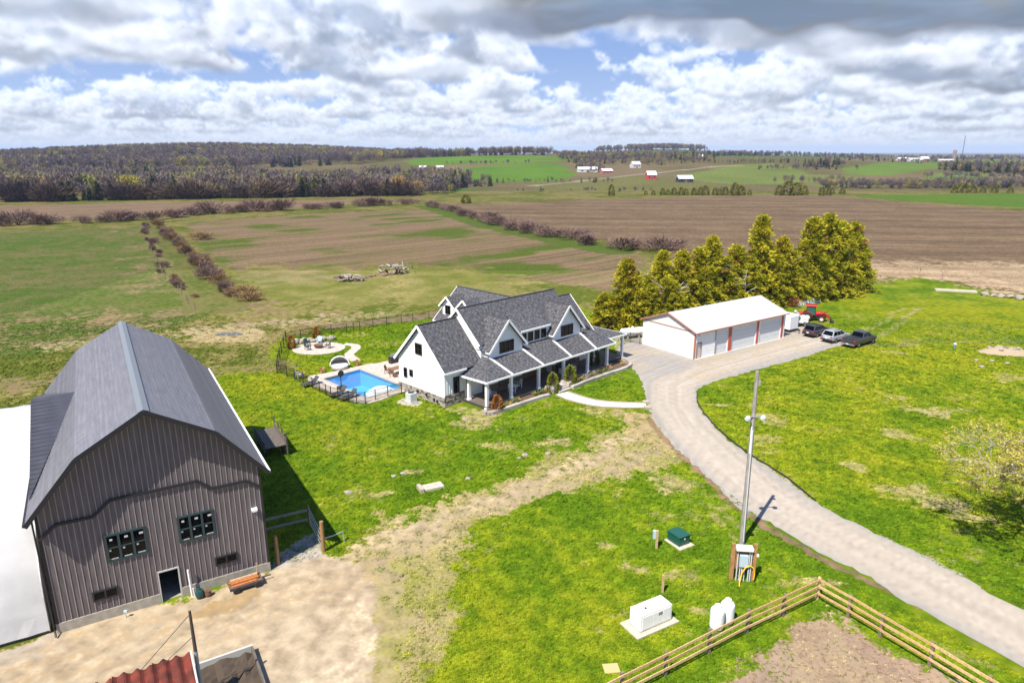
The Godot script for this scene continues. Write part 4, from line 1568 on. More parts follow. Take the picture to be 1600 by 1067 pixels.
	var door := part("front_door", b, M("oak door", Color(0.22, 0.10, 0.045), 0.5, 0.0, "wood", 0.8), house)
	b = MB.new()
	b.box(H(13.1, 1.25, -0.2), H(13.18, 1.65, -0.101))
	part("handle", b, black, door)
	# ---- stone plinth, in courses of single stones on the two faces in view
	var rng := rng_of(41)
	b = MB.new()
	b.box(H(-0.05, -0.3, 7.82), H(0.05, 0.95, -0.05))
	b.box(H(-0.05, -0.3, 0.02), H(2.6, 1.2, -0.05))
	b.box(H(5.16, 0.3, 0.0), H(20.0, 1.35, -0.045))
	b.box(H(5.36, 0.3, -0.9), H(10.24, 1.35, -1.045))
	b.box(H(15.28, 0.3, -0.9), H(20.12, 1.35, -1.045))
	part("stone_base", b, stone, house)
	var tones := [M("stone pale", Color(0.62, 0.56, 0.50), 0.9, 0.0, "fine", 1.0), M("stone tan", Color(0.54, 0.46, 0.38), 0.9, 0.0, "fine", 1.0), M("stone grey", Color(0.44, 0.42, 0.40), 0.9, 0.0, "fine", 1.0)]
	for k in 3:
		var q := MB.new()
		for y in 6:
			var d := rng.randf() * 0.3 - 0.3
			while d < 7.8:
				var l := rng.randf_range(0.25, 0.6)
				if rng.randi() % 3 == k:
					q.box(H(-0.06, -0.15 + y * 0.19, maxf(d, -0.06)), H(-0.085 - rng.randf() * 0.03, 0.02 + y * 0.19, minf(d + l - 0.015, 7.82)))
				d += l
		for y in 7:
			var d := rng.randf() * 0.3 - 0.3
			while d < 2.5:
				var l := rng.randf_range(0.25, 0.6)
				if rng.randi() % 3 == k:
					q.box(H(maxf(d, -0.06), -0.15 + y * 0.19, -0.055), H(minf(d + l - 0.015, 2.55), 0.02 + y * 0.19, -0.085 - rng.randf() * 0.03))
				d += l
		var sp := part("stone_facing", q, tones[k], house)
		sp.set_meta("kind", "stuff")
	# ---- porch deck, columns
	var deckm := M("porch deck", Color(0.19, 0.155, 0.13), 0.7, 0.0, "wood", 0.5)
	b = MB.new()
	var z := 0
	var xx := 2.35
	while xx < 23.4:
		b.box(H(xx, 0.30, -3.7), H(minf(xx + 0.138, 23.4), 0.36, 0.0))
		xx += 0.145
	xx = 23.41
	while xx < 27.0:
		b.box(H(xx, 0.30, -2.7), H(minf(xx + 0.138, 27.0), 0.36, 4.6))
		xx += 0.145
	part("porch_deck", b, deckm, house)
	b = MB.new()
	b.box(H(2.4, -0.05, -3.62), H(23.35, 0.28, -3.5))
	b.box(H(2.4, -0.05, -3.5), H(2.52, 0.28, 0.0))
	b.box(H(23.4, -0.05, -2.65), H(27.0, 0.28, -2.5))
	part("deck_skirt", b, M("deck skirt", Color(0.06, 0.05, 0.045), 0.9), house)
	var posts := [[2.55, -3.5, 0.0], [6.0, -3.5, 0.3], [10.2, -3.5, 0.3], [14.3, -3.5, 0.3], [18.6, -3.5, 0.3], [22.3, -3.5, 0.3], [2.55, -0.8, 0.3], [22.3, -1.4, 0.3], [26.7, -2.5, 0.0], [26.7, 1.2, 0.0], [26.7, 4.6, 0.0]]
	for p in posts:
		b = MB.new()
		var hgt := 2.9 if p[0] < 23 else 3.15
		b.box(H(p[0] - 0.14, p[2], p[1] - 0.14), H(p[0] + 0.14, hgt, p[1] + 0.14))
		b.box(H(p[0] - 0.19, p[2], p[1] - 0.19), H(p[0] + 0.19, p[2] + 0.22, p[1] + 0.19))
		b.box(H(p[0] - 0.18, hgt - 0.2, p[1] - 0.18), H(p[0] + 0.18, hgt - 0.02, p[1] + 0.18))
		part("column", b, trimw, house)
	b = MB.new()
	b.box(H(2.4, 2.72, -3.62), H(22.5, 2.9, -3.4))
	b.box(H(2.4, 2.72, -3.4), H(2.62, 2.9, 0.0))
	b.box(H(2.4, 2.86, -3.6), H(22.4, 2.91, 0.0))
	part("porch_ceiling", b, trimw, house)
	# vents on the stone base
	for p in [[2.9, 0.7], [1.6, 0.45], [1.1, 0.4], [4.4, 0.7]]:
		b = MB.new()
		b.box(H(-0.26, p[1] - 0.1, p[0] - 0.1), H(-0.1, p[1] + 0.12, p[0] + 0.1))
		part("vent", b, black, house)


# ------------------------------------------------------------------ the garage
func make_garage() -> void:
	var g := thing("garage", "long low white metal garage with three roll doors and red trim", "garage", garage_xf.origin, deg_to_rad(35.0))
	var white := M("garage white", Color(0.62, 0.62, 0.62), 0.5)
	var wroof := M("garage roof", Color(0.60, 0.595, 0.59), 0.5, 0.0, "stain", 0.1)
	var red := M("garage red", Color(0.42, 0.085, 0.045), 0.55)
	var rust := M("garage rust trim", Color(0.36, 0.15, 0.09), 0.6)
	var grey_door := M("garage door", Color(0.58, 0.61, 0.62), 0.5)
	var L := 18.85
	var D := 9.0
	var prof := [Vector2(0, 3.5), Vector2(D / 2, 5.08), Vector2(D, 3.5)]
	var doors := [[4.0, 0.0, 6.4, 3.1], [7.15, 0.0, 12.3, 3.1], [13.2, 0.0, 17.9, 3.0]]
	var ff := face_xf(Vector3.ZERO, Vector3.RIGHT)
	var b := MB.new()
	wall_face(b, ff, [Vector2(0, 3.5), Vector2(L, 3.5)], 0.0, doors + [[0.3, 0.0, 1.25, 2.1]])
	wall_ribs(b, ff, [Vector2(0, 3.5), Vector2(L, 3.5)], 0.05, doors + [[0.25, 0.0, 1.3, 2.2]], 0.23, 0.03, 0.02)
	part("front_wall", b, M("garage shade white", Color(0.72, 0.735, 0.74), 0.5), g)
	b = MB.new()
	var lf := face_xf(Vector3(0, 0, -D), Vector3.BACK)
	wall_face(b, lf, prof, 0.0)
	wall_ribs(b, lf, prof, 0.05, [], 0.23, 0.02, 0.012)
	wall_face(b, face_xf(Vector3(L, 0, 0), Vector3.FORWARD), prof, 0.0)
	b.box(Vector3(0.16, 0, -D), Vector3(L - 0.16, 3.5, -D + 0.15))
	part("side_walls", b, white, g)
	for s in [0, 1]:
		b = MB.new()
		var e := 0.35 if s == 0 else -D - 0.35
		slab(b, [Vector3(-0.25, 5.28, -D / 2), Vector3(-0.25, 3.52, e), Vector3(L + 0.25, 3.52, e), Vector3(L + 0.25, 5.28, -D / 2)], 0.1)
		var x := -0.1
		while x < L + 0.2:
			b.bar(Vector3(x, 5.29, -D / 2), Vector3(x, 3.53, e), 0.03, 0.03)
			x += 0.3
		part("roof", b, wroof, g)
	b = MB.new()
	b.bar(Vector3(-0.3, 3.44, 0.38), Vector3(L + 0.3, 3.44, 0.38), 0.06, 0.16)
	b.bar(Vector3(-0.28, 5.2, -D / 2), Vector3(-0.28, 3.43, 0.38), 0.06, 0.16)
	b.bar(Vector3(-0.28, 5.2, -D / 2), Vector3(-0.28, 3.43, -D - 0.38), 0.06, 0.16)
	b.box(Vector3(-0.05, 0, -0.1), Vector3(0.09, 3.4, 0.04))
	b.box(Vector3(-0.06, 0, -0.12), Vector3(0.04, 3.4, 0.0))
	b.bar(Vector3(-0.03, 3.5, -D + 0.05), Vector3(-0.03, 3.5, 0.0), 0.05, 0.07)
	part("trim", b, rust, g)
	# roll doors in level sections
	for o in doors:
		b = MB.new()
		for k in 5:
			var y0: float = lerpf(0.04, o[3], k / 5.0)
			var y1: float = lerpf(0.04, o[3], (k + 1) / 5.0) - 0.015
			b.box(Vector3(o[0], y0, -0.14), Vector3(o[2], y1, -0.09))
			var x: float = o[0] + 0.15
			while x < o[2] - 0.05:
				b.box(Vector3(x, y0, -0.09), Vector3(x + 0.03, y1, -0.075))
				x += 0.25
		part("roll_door", b, grey_door, g)
	for p in [[6.5, 7.06], [12.42, 12.75], [17.98, 18.3]]:
		b = MB.new()
		b.box(Vector3(p[0], 0.03, 0.022), Vector3(p[1], 3.3, 0.10))
		part("door_post", b, red, g)
	b = MB.new()
	b.box(Vector3(3.8, 0, 0.0), Vector3(3.98, 3.2, 0.07))
	part("door_post", b, M("grey post", Color(0.30, 0.30, 0.30), 0.7), g)
	b = MB.new()
	b.box(Vector3(0.38, 0.03, -0.12), Vector3(1.17, 2.03, -0.05))
	var d := part("side_door", b, M("side door", Color(0.50, 0.50, 0.49), 0.6), g)
	b = MB.new()
	b.box(Vector3(0.3, 0.0, 0.022), Vector3(0.39, 2.1, 0.06))
	b.box(Vector3(1.16, 0.0, 0.022), Vector3(1.25, 2.1, 0.06))
	b.box(Vector3(0.3, 2.03, 0.022), Vector3(1.25, 2.13, 0.06))
	part("frame", b, rust, d)
	b = MB.new()
	b.box(Vector3(0, -0.1, 0.0), Vector3(L, 0.04, 0.18))
	part("sill", b, M("sill", Color(0.62, 0.58, 0.52), 0.9), g)
	b = MB.new()
	b.ellipsoid(Vector3(0.6, 3.05, 0.12), Vector3(0.1, 0.1, 0.1), 5, 8)
	part("wall_lamp", b, M("lamp grey", Color(0.5, 0.52, 0.5), 0.4), g)
	b = MB.new()
	b.ellipsoid(Vector3(3.9, 3.25, 0.14), Vector3(0.1, 0.1, 0.1), 5, 8)
	part("wall_lamp", b, M("lamp grey", Color(0.5, 0.52, 0.5), 0.4), g)


# ------------------------------------------------------------------ pool, terrace and garden
func W2(x: float, z: float, y := 0.0) -> Vector3:
	return Vector3(x, y, z)


# a flat solid with the given outline, its top at y
func plate(b: MB, pts: PackedVector2Array, y: float, thick: float) -> void:
	var loop := []
	for p in pts:
		loop.push_back(Vector3(p.x, y, p.y))
	var area := 0.0
	for i in pts.size():
		area += pts[i].cross(pts[(i + 1) % pts.size()])
	if area > 0.0:
		loop.reverse()
	b.prism(loop, Vector3(0, -thick, 0))


func house_p(a: float, b: float) -> Vector2:
	var p := house_xf * H(a, 0, b)
	return Vector2(p.x, p.z)


const POOL := [-4.25, 7.9, 0.62, 16.7]      # a0, b0, a1, b1 in the house's own axes


func make_pool_yard() -> void:
	var paving := M("paving", Color(0.56, 0.48, 0.41), 0.85, 0.0, "stain", 0.5)
	var coping := M("coping", Color(0.62, 0.56, 0.48), 0.8, 0.0, "fine", 0.8)
	var outline := [[-6.1, 16.9], [-5.0, 18.9], [-1.9, 18.3], [0.7, 18.1], [2.9, 18.0], [3.5, 17.5], [7.6, 17.3], [8.2, 13.5], [8.2, 8.3], [0.9, 8.3], [0.9, 6.7], [-1.6, 6.6], [-3.4, 6.3], [-4.8, 6.4], [-5.7, 7.4], [-5.8, 9.4], [-5.95, 12.0], [-6.2, 15.0]]
	var pts := PackedVector2Array()
	for q in outline:
		pts.push_back(house_p(q[0], q[1]))
	# the terrace, cut round the pool
	var hole := [POOL[0] - 0.3, POOL[1] - 0.3, POOL[2] + 0.3, POOL[3] + 0.3]
	var b := MB.new()
	for r in [[-20, -20, hole[0], 40], [hole[2], -20, 40, 40], [hole[0], -20, hole[2], hole[1]], [hole[0], hole[3], hole[2], 40]]:
		for piece in Geometry2D.intersect_polygons(pts, PackedVector2Array([house_p(r[0], r[1]), house_p(r[2], r[1]), house_p(r[2], r[3]), house_p(r[0], r[3])])):
			plate(b, piece, 0.10, 0.3)
	structure("pool_terrace", b, paving, "pale stone terrace round the pool beside the house")
	var pool := thing("swimming_pool", "rectangular bright blue swimming pool left of the house", "swimming pool", house_xf.origin, PI / 4)
	b = MB.new()
	var x0: float = POOL[0]
	var z0: float = -POOL[1]
	var x1: float = POOL[2]
	var z1: float = -POOL[3]
	for r in [[x0 - 0.31, z0, x0, z1], [x1, z0, x1 + 0.31, z1], [x0 - 0.31, z0 + 0.31, x1 + 0.31, z0], [x0 - 0.31, z1, x1 + 0.31, z1 - 0.31]]:
		b.box(Vector3(r[0], -0.2, r[1]), Vector3(r[2], 0.14, r[3]))
	part("coping", b, coping, pool)
	b = MB.new()
	var y1 := -1.35
	b.quad(Vector3(x0, y1, z0), Vector3(x1, y1, z0), Vector3(x1, y1 - 0.5, z1), Vector3(x0, y1 - 0.5, z1))
	b.box(Vector3(x0 - 0.1, -2, z0), Vector3(x0, 0.1, z1))
	b.box(Vector3(x1, -2, z0), Vector3(x1 + 0.1, 0.1, z1))
	b.box(Vector3(x0, -2, z0), Vector3(x1, 0.1, z0 + 0.1))
	b.box(Vector3(x0, -2, z1 - 0.1), Vector3(x1, 0.1, z1))
	part("liner", b, M("pool liner", Color(0.01, 0.33, 0.72), 0.6), pool)
	b = MB.new()
	b.quad(Vector3(x0, -0.06, z0), Vector3(x1, -0.06, z0), Vector3(x1, -0.06, z1), Vector3(x0, -0.06, z1))
	var water := StandardMaterial3D.new()
	water.resource_name = "pool water"
	water.transparency = BaseMaterial3D.TRANSPARENCY_ALPHA
	water.albedo_color = Color(0.3, 0.75, 0.95, 0.1)
	water.roughness = 0.03
	water.heightmap_enabled = true
	water.heightmap_texture = tex["water"]
	water.heightmap_scale = 0.5
	water.uv1_triplanar = true
	water.uv1_scale = Vector3.ONE * 0.5
	part("water", b, water, pool)
	b = MB.new()
	for k in 3:
		var prof := [Vector2(1.75 - k * 0.35, -0.9 + k * 0.3), Vector2(1.75 - k * 0.35, -0.62 + k * 0.24), Vector2(0.01, -0.6 + k * 0.24)]
		b.lathe(prof, Vector3(x1 - 1.75, 0.0, z0 - 1.85), 24)
	part("pool_steps", b, M("pool step", Color(0.86, 0.84, 0.78), 0.5), pool)

	# round patio with its winding path
	b = MB.new()
	var c := Vector2(-25.7, -87.3)
	var ell := PackedVector2Array()
	for i in 36:
		var a := TAU * i / 36
		ell.push_back(c + Vector2(cos(a) * 3.45, sin(a) * 3.0))
	plate(b, ell, 0.05, 0.2)
	structure("patio", b, paving, "round pale stone patio with chairs at the far end of the pool yard")
	b = MB.new()
	var mid := ragged(P2([-22.8, -89.2, -21.4, -88.8, -20.75, -87.3, -20.9, -85.6, -21.0, -84.3, -20.4, -83.0, -19.5, -81.6]), 0.02)
	strip(b, mid, 0.62, 0.054)
	structure("garden_path", b, paving, "narrow pale path winding from the round patio to the pool")
	# white walk from the porch steps to the drive
	b = MB.new()
	var up := [6.0, -69.9, 6.85, -68.96, 7.85, -67.97, 8.71, -67.29, 9.99, -66.81, 11.94, -66.53, 13.83, -66.34]
	var low := [4.8, -69.1, 5.73, -67.77, 6.86, -66.81, 8.10, -65.97, 9.47, -65.42, 11.73, -65.24, 13.62, -65.24]
	var w := P2(up)
	var l := P2(low)
	l.reverse()
	w.append_array(l)
	plate(b, w, 0.09, 0.2)
	structure("front_walk", b, M("white concrete", Color(0.78, 0.76, 0.73), 0.8, 0.0, "stain", 0.3), "bright white concrete walk from the porch steps to the drive")
	for side in [up, low]:
		b = MB.new()
		for i in range(0, side.size() - 2, 2):
			var o := 0.12 if side == up else -0.12
			b.bar(Vector3(side[i] + o, 0.05, side[i + 1] - o), Vector3(side[i + 2] + o, 0.05, side[i + 3] - o), 0.16, 0.16)
		var e := part("walk_edging", b, M("edging timber", Color(0.50, 0.40, 0.24), 0.9, 0.0, "wood", 0.8))
		tag(e, ("pale timber edging along the far side of the white front walk" if side == up else "pale timber edging along the near side of the white front walk"), "edging")
	for q in [[13.9, -66.55, "cream stone block at the far corner of the white walk's drive end"], [13.75, -64.95, "cream stone block at the near corner of the white walk's drive end"]]:
		b = MB.new()
		b.soft_box(Vector3(-0.3, 0, -0.25), Vector3(0.3, 0.32, 0.25), 0.04, Transform3D(Basis(Vector3.UP, 0.2), W2(q[0], q[1])))
		tag(part("entrance_stone", b, M("cream stone", Color(0.62, 0.55, 0.44), 0.85, 0.0, "fine", 0.8)), q[2], "stone block")

	# low walls of cut stone round the planting bed
	var blockm := [M("wall block a", Color(0.60, 0.54, 0.47), 0.9, 0.0, "fine", 1.3), M("wall block b", Color(0.52, 0.46, 0.40), 0.9, 0.0, "fine", 1.3), M("wall block c", Color(0.66, 0.61, 0.54), 0.9, 0.0, "fine", 1.3)]
	var rng := rng_of(77)
	for run in [["low cut stone garden wall left of the porch steps", P2([-2.9, -63.9, -2.35, -63.2, -1.04, -64.2, 1.53, -66.6, 4.0, -68.7])], ["low cut stone garden wall right of the porch steps, curving to the drive", P2([6.6, -71.1, 8.97, -73.7, 11.66, -76.3, 13.6, -78.0, 14.5, -79.4, 14.5, -81.0, 13.9, -82.2])]]:
		var p: PackedVector2Array = run[1]
		var o := thing("garden_wall", run[0], "garden wall")
		var d := 0.0
		var path := Curve3D.new()
		for q in p:
			path.add_point(Vector3(q.x, 0, q.y))
		var total := path.get_baked_length()
		while d < total - 0.3:
			var len := minf(rng.randf_range(0.6, 1.05), total - d)
			var a := path.sample_baked(d)
			var e := path.sample_baked(d + len)
			var dir := (e - a).normalized()
			var t := Transform3D(Basis(dir, Vector3.UP, dir.cross(Vector3.UP)), a)
			var hh := 0.36 + rng.randf_range(-0.025, 0.025)
			b = MB.new()
			b.soft_box(Vector3(0.015, -0.1, -0.2 + rng.randf_range(-0.02, 0.02)), Vector3(len - 0.015, hh, 0.2 + rng.randf_range(-0.02, 0.02)), 0.035, t)
			part("block", b, blockm[rng.randi() % 3], o)
			d += len
	# porch steps between two blocks
	var st := thing("porch_steps", "three cut stone steps between blocks leading up to the porch", "steps", W2(5.35, -70.9), PI / 4)
	for k in 3:
		b = MB.new()
		b.soft_box(Vector3(-1.0, 0, -0.9), Vector3(1.0, 0.13 + k * 0.12, 0.75 - k * 0.42), 0.03)
		part("step", b, blockm[k], st)
	for s in [-1.3, 1.3]:
		b = MB.new()
		b.soft_box(Vector3(s - 0.3, 0, -0.9), Vector3(s + 0.3, 0.6, 0.35), 0.05)
		part("cheek_block", b, blockm[2], st)
	# the planting bed: bark mulch with low plants
	b = MB.new()
	var bed := PackedVector2Array([house_p(1.6, -4.9), house_p(2.3, -3.65), house_p(23.4, -3.65), house_p(24.5, -2.8), house_p(25.9, -3.0), house_p(25.0, -5.0), house_p(14.0, -4.95), house_p(11.9, -4.95), house_p(9.4, -4.95)])
	plate(b, bed, 0.13, 0.2)
	structure("planting_bed", b, M("mulch", Color(0.13, 0.085, 0.055), 0.95, 0.0, "grit", 1.0), "dark mulched planting bed between the porch and the garden wall")
	var low_mesh := [tuft_mesh(1, 0.35, Color(0.12, 0.15, 0.05)), tuft_mesh(2, 0.4, Color(0.34, 0.22, 0.10)), tuft_mesh(3, 0.32, Color(0.30, 0.29, 0.24)), tuft_mesh(4, 0.4, Color(0.20, 0.20, 0.05))]
	var kinds := ["low green plant", "dry russet tuft", "silvery grey plant", "yellow green clump"]
	for i in 46:
		var a := rng.randf_range(2.8, 24.5)
		if a > 11.2 and a < 13.4:
			continue
		var p := house_p(a, rng.randf_range(-4.6, -3.95))
		var k := rng.randi() % 4
		var o := part_of("bed_plant", low_mesh[k], vertex_mat("leaf", 0.8, 0.3), null, W2(p.x, p.y, 0.12))
		o.rotation.y = rng.randf() * TAU
		o.scale = Vector3.ONE * rng.randf_range(0.7, 1.5)
		tag(o, kinds[k] + " in the mulched bed along the porch", "plant", "low plants in the porch bed, " + kinds[k])
	# clipped cedars and the russet one
	var shrub := [cone_shrub(11, Color(0.13, 0.155, 0.02), Color(0.20, 0.21, 0.03)), cone_shrub(12, Color(0.30, 0.11, 0.025), Color(0.36, 0.16, 0.04)), cone_shrub(13, Color(0.07, 0.10, 0.02), Color(0.11, 0.13, 0.03))]
	for q in [[2.9, -4.6, 1, 1.7, "dead orange brown cedar shrub at the porch's near corner"], [11.3, -4.6, 0, 2.1, "narrow green cedar shrub left of the porch steps"], [14.2, -4.6, 0, 2.3, "narrow green cedar shrub right of the porch steps"], [21.4, -2.3, 2, 2.0, "dark green cone shrub on the porch deck at its right end"]]:
		var p := house_p(q[0], q[1])
		var t := thing("cedar_shrub", q[4], "shrub", W2(p.x, p.y, 0.36 if q[2] == 2 else 0.12))
		part_of("foliage", shrub[q[2]], vertex_mat("leaf", 0.8, 0.3), t).scale = Vector3(q[3] * 0.42, q[3], q[3] * 0.42)
		b = MB.new()
		b.tube([Vector3.ZERO, Vector3(0, q[3] * 0.5, 0)], 0.05, 0.02, 5)
		part("stem", b, M("bark", Color(0.16, 0.12, 0.09), 0.9), t)
	for q in [[-29.3, -87.2, "rust orange columnar shrub at the left edge of the round patio"], [-27.3, -92.0, "rust orange columnar shrub behind the round patio"]]:
		var t := thing("cedar_shrub", q[2], "shrub", W2(q[0], q[1]))
		part_of("foliage", shrub[1], vertex_mat("leaf", 0.8, 0.3), t).scale = Vector3(0.7, 1.8, 0.7)
	# boulders behind the patio
	for i in 9:
		b = MB.new()
		var r := rng.randf_range(0.3, 0.6)
		b.stone(Vector3(0, r * 0.5, 0), Vector3(r * 1.2, r * 0.8, r), rng)
		var o := part("boulder", b, M("boulder", Color(0.50, 0.44, 0.37), 0.9, 0.0, "fine", 0.6), null, W2(-29.6 + i * 0.55 + rng.randf() * 0.2, -89.3 - i * 0.28 - rng.randf() * 0.4))
		tag(o, "pale boulder in the row edging the back of the round patio", "boulder", "boulders behind the round patio")

	# seats
	var dark := M("dark green resin", Color(0.03, 0.06, 0.05), 0.5)
	var pale := M("pale blue resin", Color(0.42, 0.55, 0.66), 0.5)
	var whiter := M("white resin", Color(0.78, 0.79, 0.80), 0.5)
	var blackm := M("black metal", Color(0.02, 0.02, 0.022), 0.5)
	var woodm := M("garden wood", Color(0.28, 0.16, 0.085), 0.7, 0.0, "wood", 1.0)
	garden_chair(W2(-27.6, -88.4, 0.05), 0.9, dark, "dark green slatted chair at the back left of the fire pit")
	garden_chair(W2(-26.9, -86.4, 0.05), 2.3, dark, "dark green slatted chair in front of the fire pit, on the patio's left")
	garden_chair(W2(-24.5, -87.3, 0.05), -1.6, dark, "dark green slatted chair on the patio's right")
	garden_chair(W2(-26.3, -89.7, 0.05), 0.0, pale, "pale blue slatted chair at the back of the round patio")
	garden_chair(W2(-24.55, -74.6, 0.1), 2.4, whiter, "white slatted chair by the left end of the pool fence")
	var pit := thing("fire_pit", "low round brown fire pit in the middle of the round patio", "fire pit", W2(-25.8, -87.5, 0.05))
	b = MB.new()
	b.lathe([Vector2(0.3, 0), Vector2(0.5, 0.1), Vector2(0.62, 0.36), Vector2(0.66, 0.4), Vector2(0.5, 0.38), Vector2(0.3, 0.26), Vector2(0.01, 0.24)], Vector3.ZERO, 20)
	part("bowl", b, M("rusty bowl", Color(0.22, 0.12, 0.07), 0.8, 0.0, "fine", 2.0), pit)
	lounger(W2(-22.5, -72.0, 0.1), -0.75, "dark sun lounger behind the left pool fence, nearest the white chair")
	lounger(W2(-18.6, -68.7, 0.1), -0.75, "dark sun lounger at the near corner of the pool terrace")
	lounger(W2(-17.3, -67.75, 0.1), -0.75, "dark sun lounger closest to the front bend of the pool fence")
	# round board on a post
	var hoop := thing("pool_hoop", "black round board on a post at the near pool edge", "pool hoop", W2(-18.75, -70.9, 0.1), PI / 4)
	b = MB.new()
	b.box(Vector3(-0.4, 0, -0.3), Vector3(0.4, 0.28, 0.3))
	part("base", b, blackm, hoop)
	b = MB.new()
	b.tube([Vector3(0, 0.28, 0), Vector3(0, 1.7, 0)], 0.05, 0.05, 8)
	part("post", b, blackm, hoop)
	b = MB.new()
	b.lathe([Vector2(0.01, 0), Vector2(0.36, 0), Vector2(0.36, 0.06), Vector2(0.01, 0.06)], Vector3(0, 1.75, 0.06), 20, Basis(Vector3.RIGHT, PI / 2))
	part("board", b, blackm, hoop)
	# round day bed with a hood
	var bed2 := thing("day_bed", "round white day bed with an arched hood on the pool terrace", "day bed", W2(-20.7, -78.3, 0.1), 0.25)
	b = MB.new()
	b.lathe([Vector2(0.01, 0), Vector2(0.95, 0), Vector2(1.0, 0.12), Vector2(1.0, 0.3)], Vector3.ZERO, 24)
	part("base", b, M("wicker", Color(0.60, 0.56, 0.50), 0.8, 0.0, "fine", 3.0), bed2)
	b = MB.new()
	b.lathe([Vector2(0.98, 0.28), Vector2(0.98, 0.42), Vector2(0.9, 0.48), Vector2(0.01, 0.48)], Vector3.ZERO, 24)
	part("cushion", b, whiter, bed2)
	b = MB.new()
	for i in 8:
		for k in 12:
			var f := func(u: float, v: float): return Vector3(cos(v) * cos(u), sin(v) * cos(u), -sin(u)) * 1.12 + Vector3(0, 0.35, -0.05)
			var u0 := PI / 2 * i / 8.0
			var u1 := PI / 2 * (i + 1) / 8.0
			var v0 := PI * k / 12.0
			var v1 := PI * (k + 1) / 12.0
			b.quad(f.call(u0, v0), f.call(u0, v1), f.call(u1, v1), f.call(u1, v0))
	part("hood", b, M("hood cloth", Color(0.36, 0.32, 0.29), 0.9), bed2)
	b = MB.new()
	var arc := []
	for k in 17:
		arc.push_back(Vector3(cos(PI * k / 16.0) * 1.13, sin(PI * k / 16.0) * 1.13 + 0.35, -0.04))
	b.tube(arc, 0.07, 0.07, 8)
	part("hood_rim", b, whiter, bed2)
	# dining set and grill by the house
	var tb := thing("patio_table", "wooden patio table beside the house's white gable wall", "table", W2(-13.5, -76.2, 0.1), PI / 4)
	b = MB.new()
	b.box(Vector3(-0.9, 0.7, -0.5), Vector3(0.9, 0.75, 0.5))
	part("table_top", b, woodm, tb)
	for s in [[-0.8, -0.4], [0.8, -0.4], [-0.8, 0.4], [0.8, 0.4]]:
		b = MB.new()
		b.box(Vector3(s[0] - 0.04, 0, s[1] - 0.04), Vector3(s[0] + 0.04, 0.7, s[1] + 0.04))
		part("leg", b, woodm, tb)
	garden_chair(W2(-14.6, -76.4, 0.1), 1.4, woodm, "brown wooden chair left of the patio table")
	garden_chair(W2(-13.7, -75.0, 0.1), 2.6, woodm, "brown wooden chair in front of the patio table")
	var grill := thing("grill", "dark barbecue grill under the eave at the house's back corner", "barbecue grill", W2(-14.6, -80.6, 0.1), PI / 4)
	b = MB.new()
	b.box(Vector3(-0.6, 0.0, -0.3), Vector3(0.6, 0.8, 0.3))
	part("cart", b, blackm, grill)
	b = MB.new()
	var ga := []
	for k in 9:
		ga.push_back(Vector3(-0.42, 0.8 + sin(PI * k / 8.0) * 0.35, cos(PI * k / 8.0) * 0.3))
	b.prism(ga, Vector3(0.84, 0, 0))
	part("lid", b, M("grill steel", Color(0.30, 0.31, 0.32), 0.35, 0.6), grill)
	for q in [[-24.4, -74.9, 0], [-19.05, -79.6, 1], [-22.6, -76.5, 2]]:
		var pot := thing("flower_pot", ["small terracotta pot at the pool's far left corner", "small terracotta pot at the pool's back corner near the path", "small terracotta pot beside the pool's left edge"][q[2]], "flower pot", W2(q[0] + 0.2, q[1], 0.1))
		b = MB.new()
		b.lathe([Vector2(0.01, 0), Vector2(0.15, 0), Vector2(0.22, 0.4), Vector2(0.24, 0.42), Vector2(0.01, 0.4)], Vector3.ZERO, 12)
		part("pot", b, M("terracotta", Color(0.45, 0.20, 0.10), 0.8), pot)
		part_of("plant", low_mesh[1], vertex_mat("leaf", 0.8, 0.3), pot, Vector3(0, 0.38, 0))
	# porch furniture
	for q in [[4.6, -2.2, 0.5, "white chair with a blue cushion on the porch between its first columns"], [7.2, -2.4, -0.4, "white chair with a blue cushion left of the porch table"], [8.9, -1.7, -2.0, "white chair with a blue cushion right of the porch table"]]:
		var p := house_p(q[0], q[1])
		garden_chair(W2(p.x, p.y, 0.36), PI / 4 + q[2], whiter, q[3], M("navy cushion", Color(0.03, 0.04, 0.12), 0.8))
	var pp := house_p(8.0, -2.0)
	var ptab := thing("porch_table", "small white table between two white porch chairs", "table", W2(pp.x, pp.y, 0.36), PI / 4)
	b = MB.new()
	b.box(Vector3(-0.35, 0.5, -0.35), Vector3(0.35, 0.55, 0.35))
	part("table_top", b, whiter, ptab)
	b = MB.new()
	b.box(Vector3(-0.05, 0, -0.05), Vector3(0.05, 0.5, 0.05))
	part("leg", b, whiter, ptab)
	pp = house_p(16.9, -1.9)
	var sofa := thing("porch_sofa", "dark blue cushioned sofa on the porch behind the fifth column", "sofa", W2(pp.x, pp.y, 0.36), PI / 4)
	b = MB.new()
	b.soft_box(Vector3(-1.0, 0.1, -0.4), Vector3(1.0, 0.45, 0.4), 0.05)
	part("seat", b, M("navy cushion", Color(0.03, 0.04, 0.12), 0.8), sofa)
	b = MB.new()
	b.soft_box(Vector3(-1.0, 0.45, -0.45), Vector3(1.0, 0.9, -0.2), 0.05)
	part("backrest", b, M("navy cushion", Color(0.03, 0.04, 0.12), 0.8), sofa)
	for s in [-1.05, 1.05]:
		b = MB.new()
		b.box(Vector3(s - 0.07, 0, -0.4), Vector3(s + 0.07, 0.62, 0.4))
		part("arm", b, whiter, sofa)
	# air conditioner on its gravel patch
	b = MB.new()
	var gp := ragged(P2([-12.1, -66.8, -11.2, -68.2, -9.6, -67.4, -9.4, -66.2, -10.4, -65.6, -12.1, -66.8]), 0.15)
	gp.remove_at(gp.size() - 1)
	plate(b, gp, 0.03, 0.1)
	structure("gravel_patch", b, mats["gravel"], "small gravel patch under the air conditioner by the gable wall")
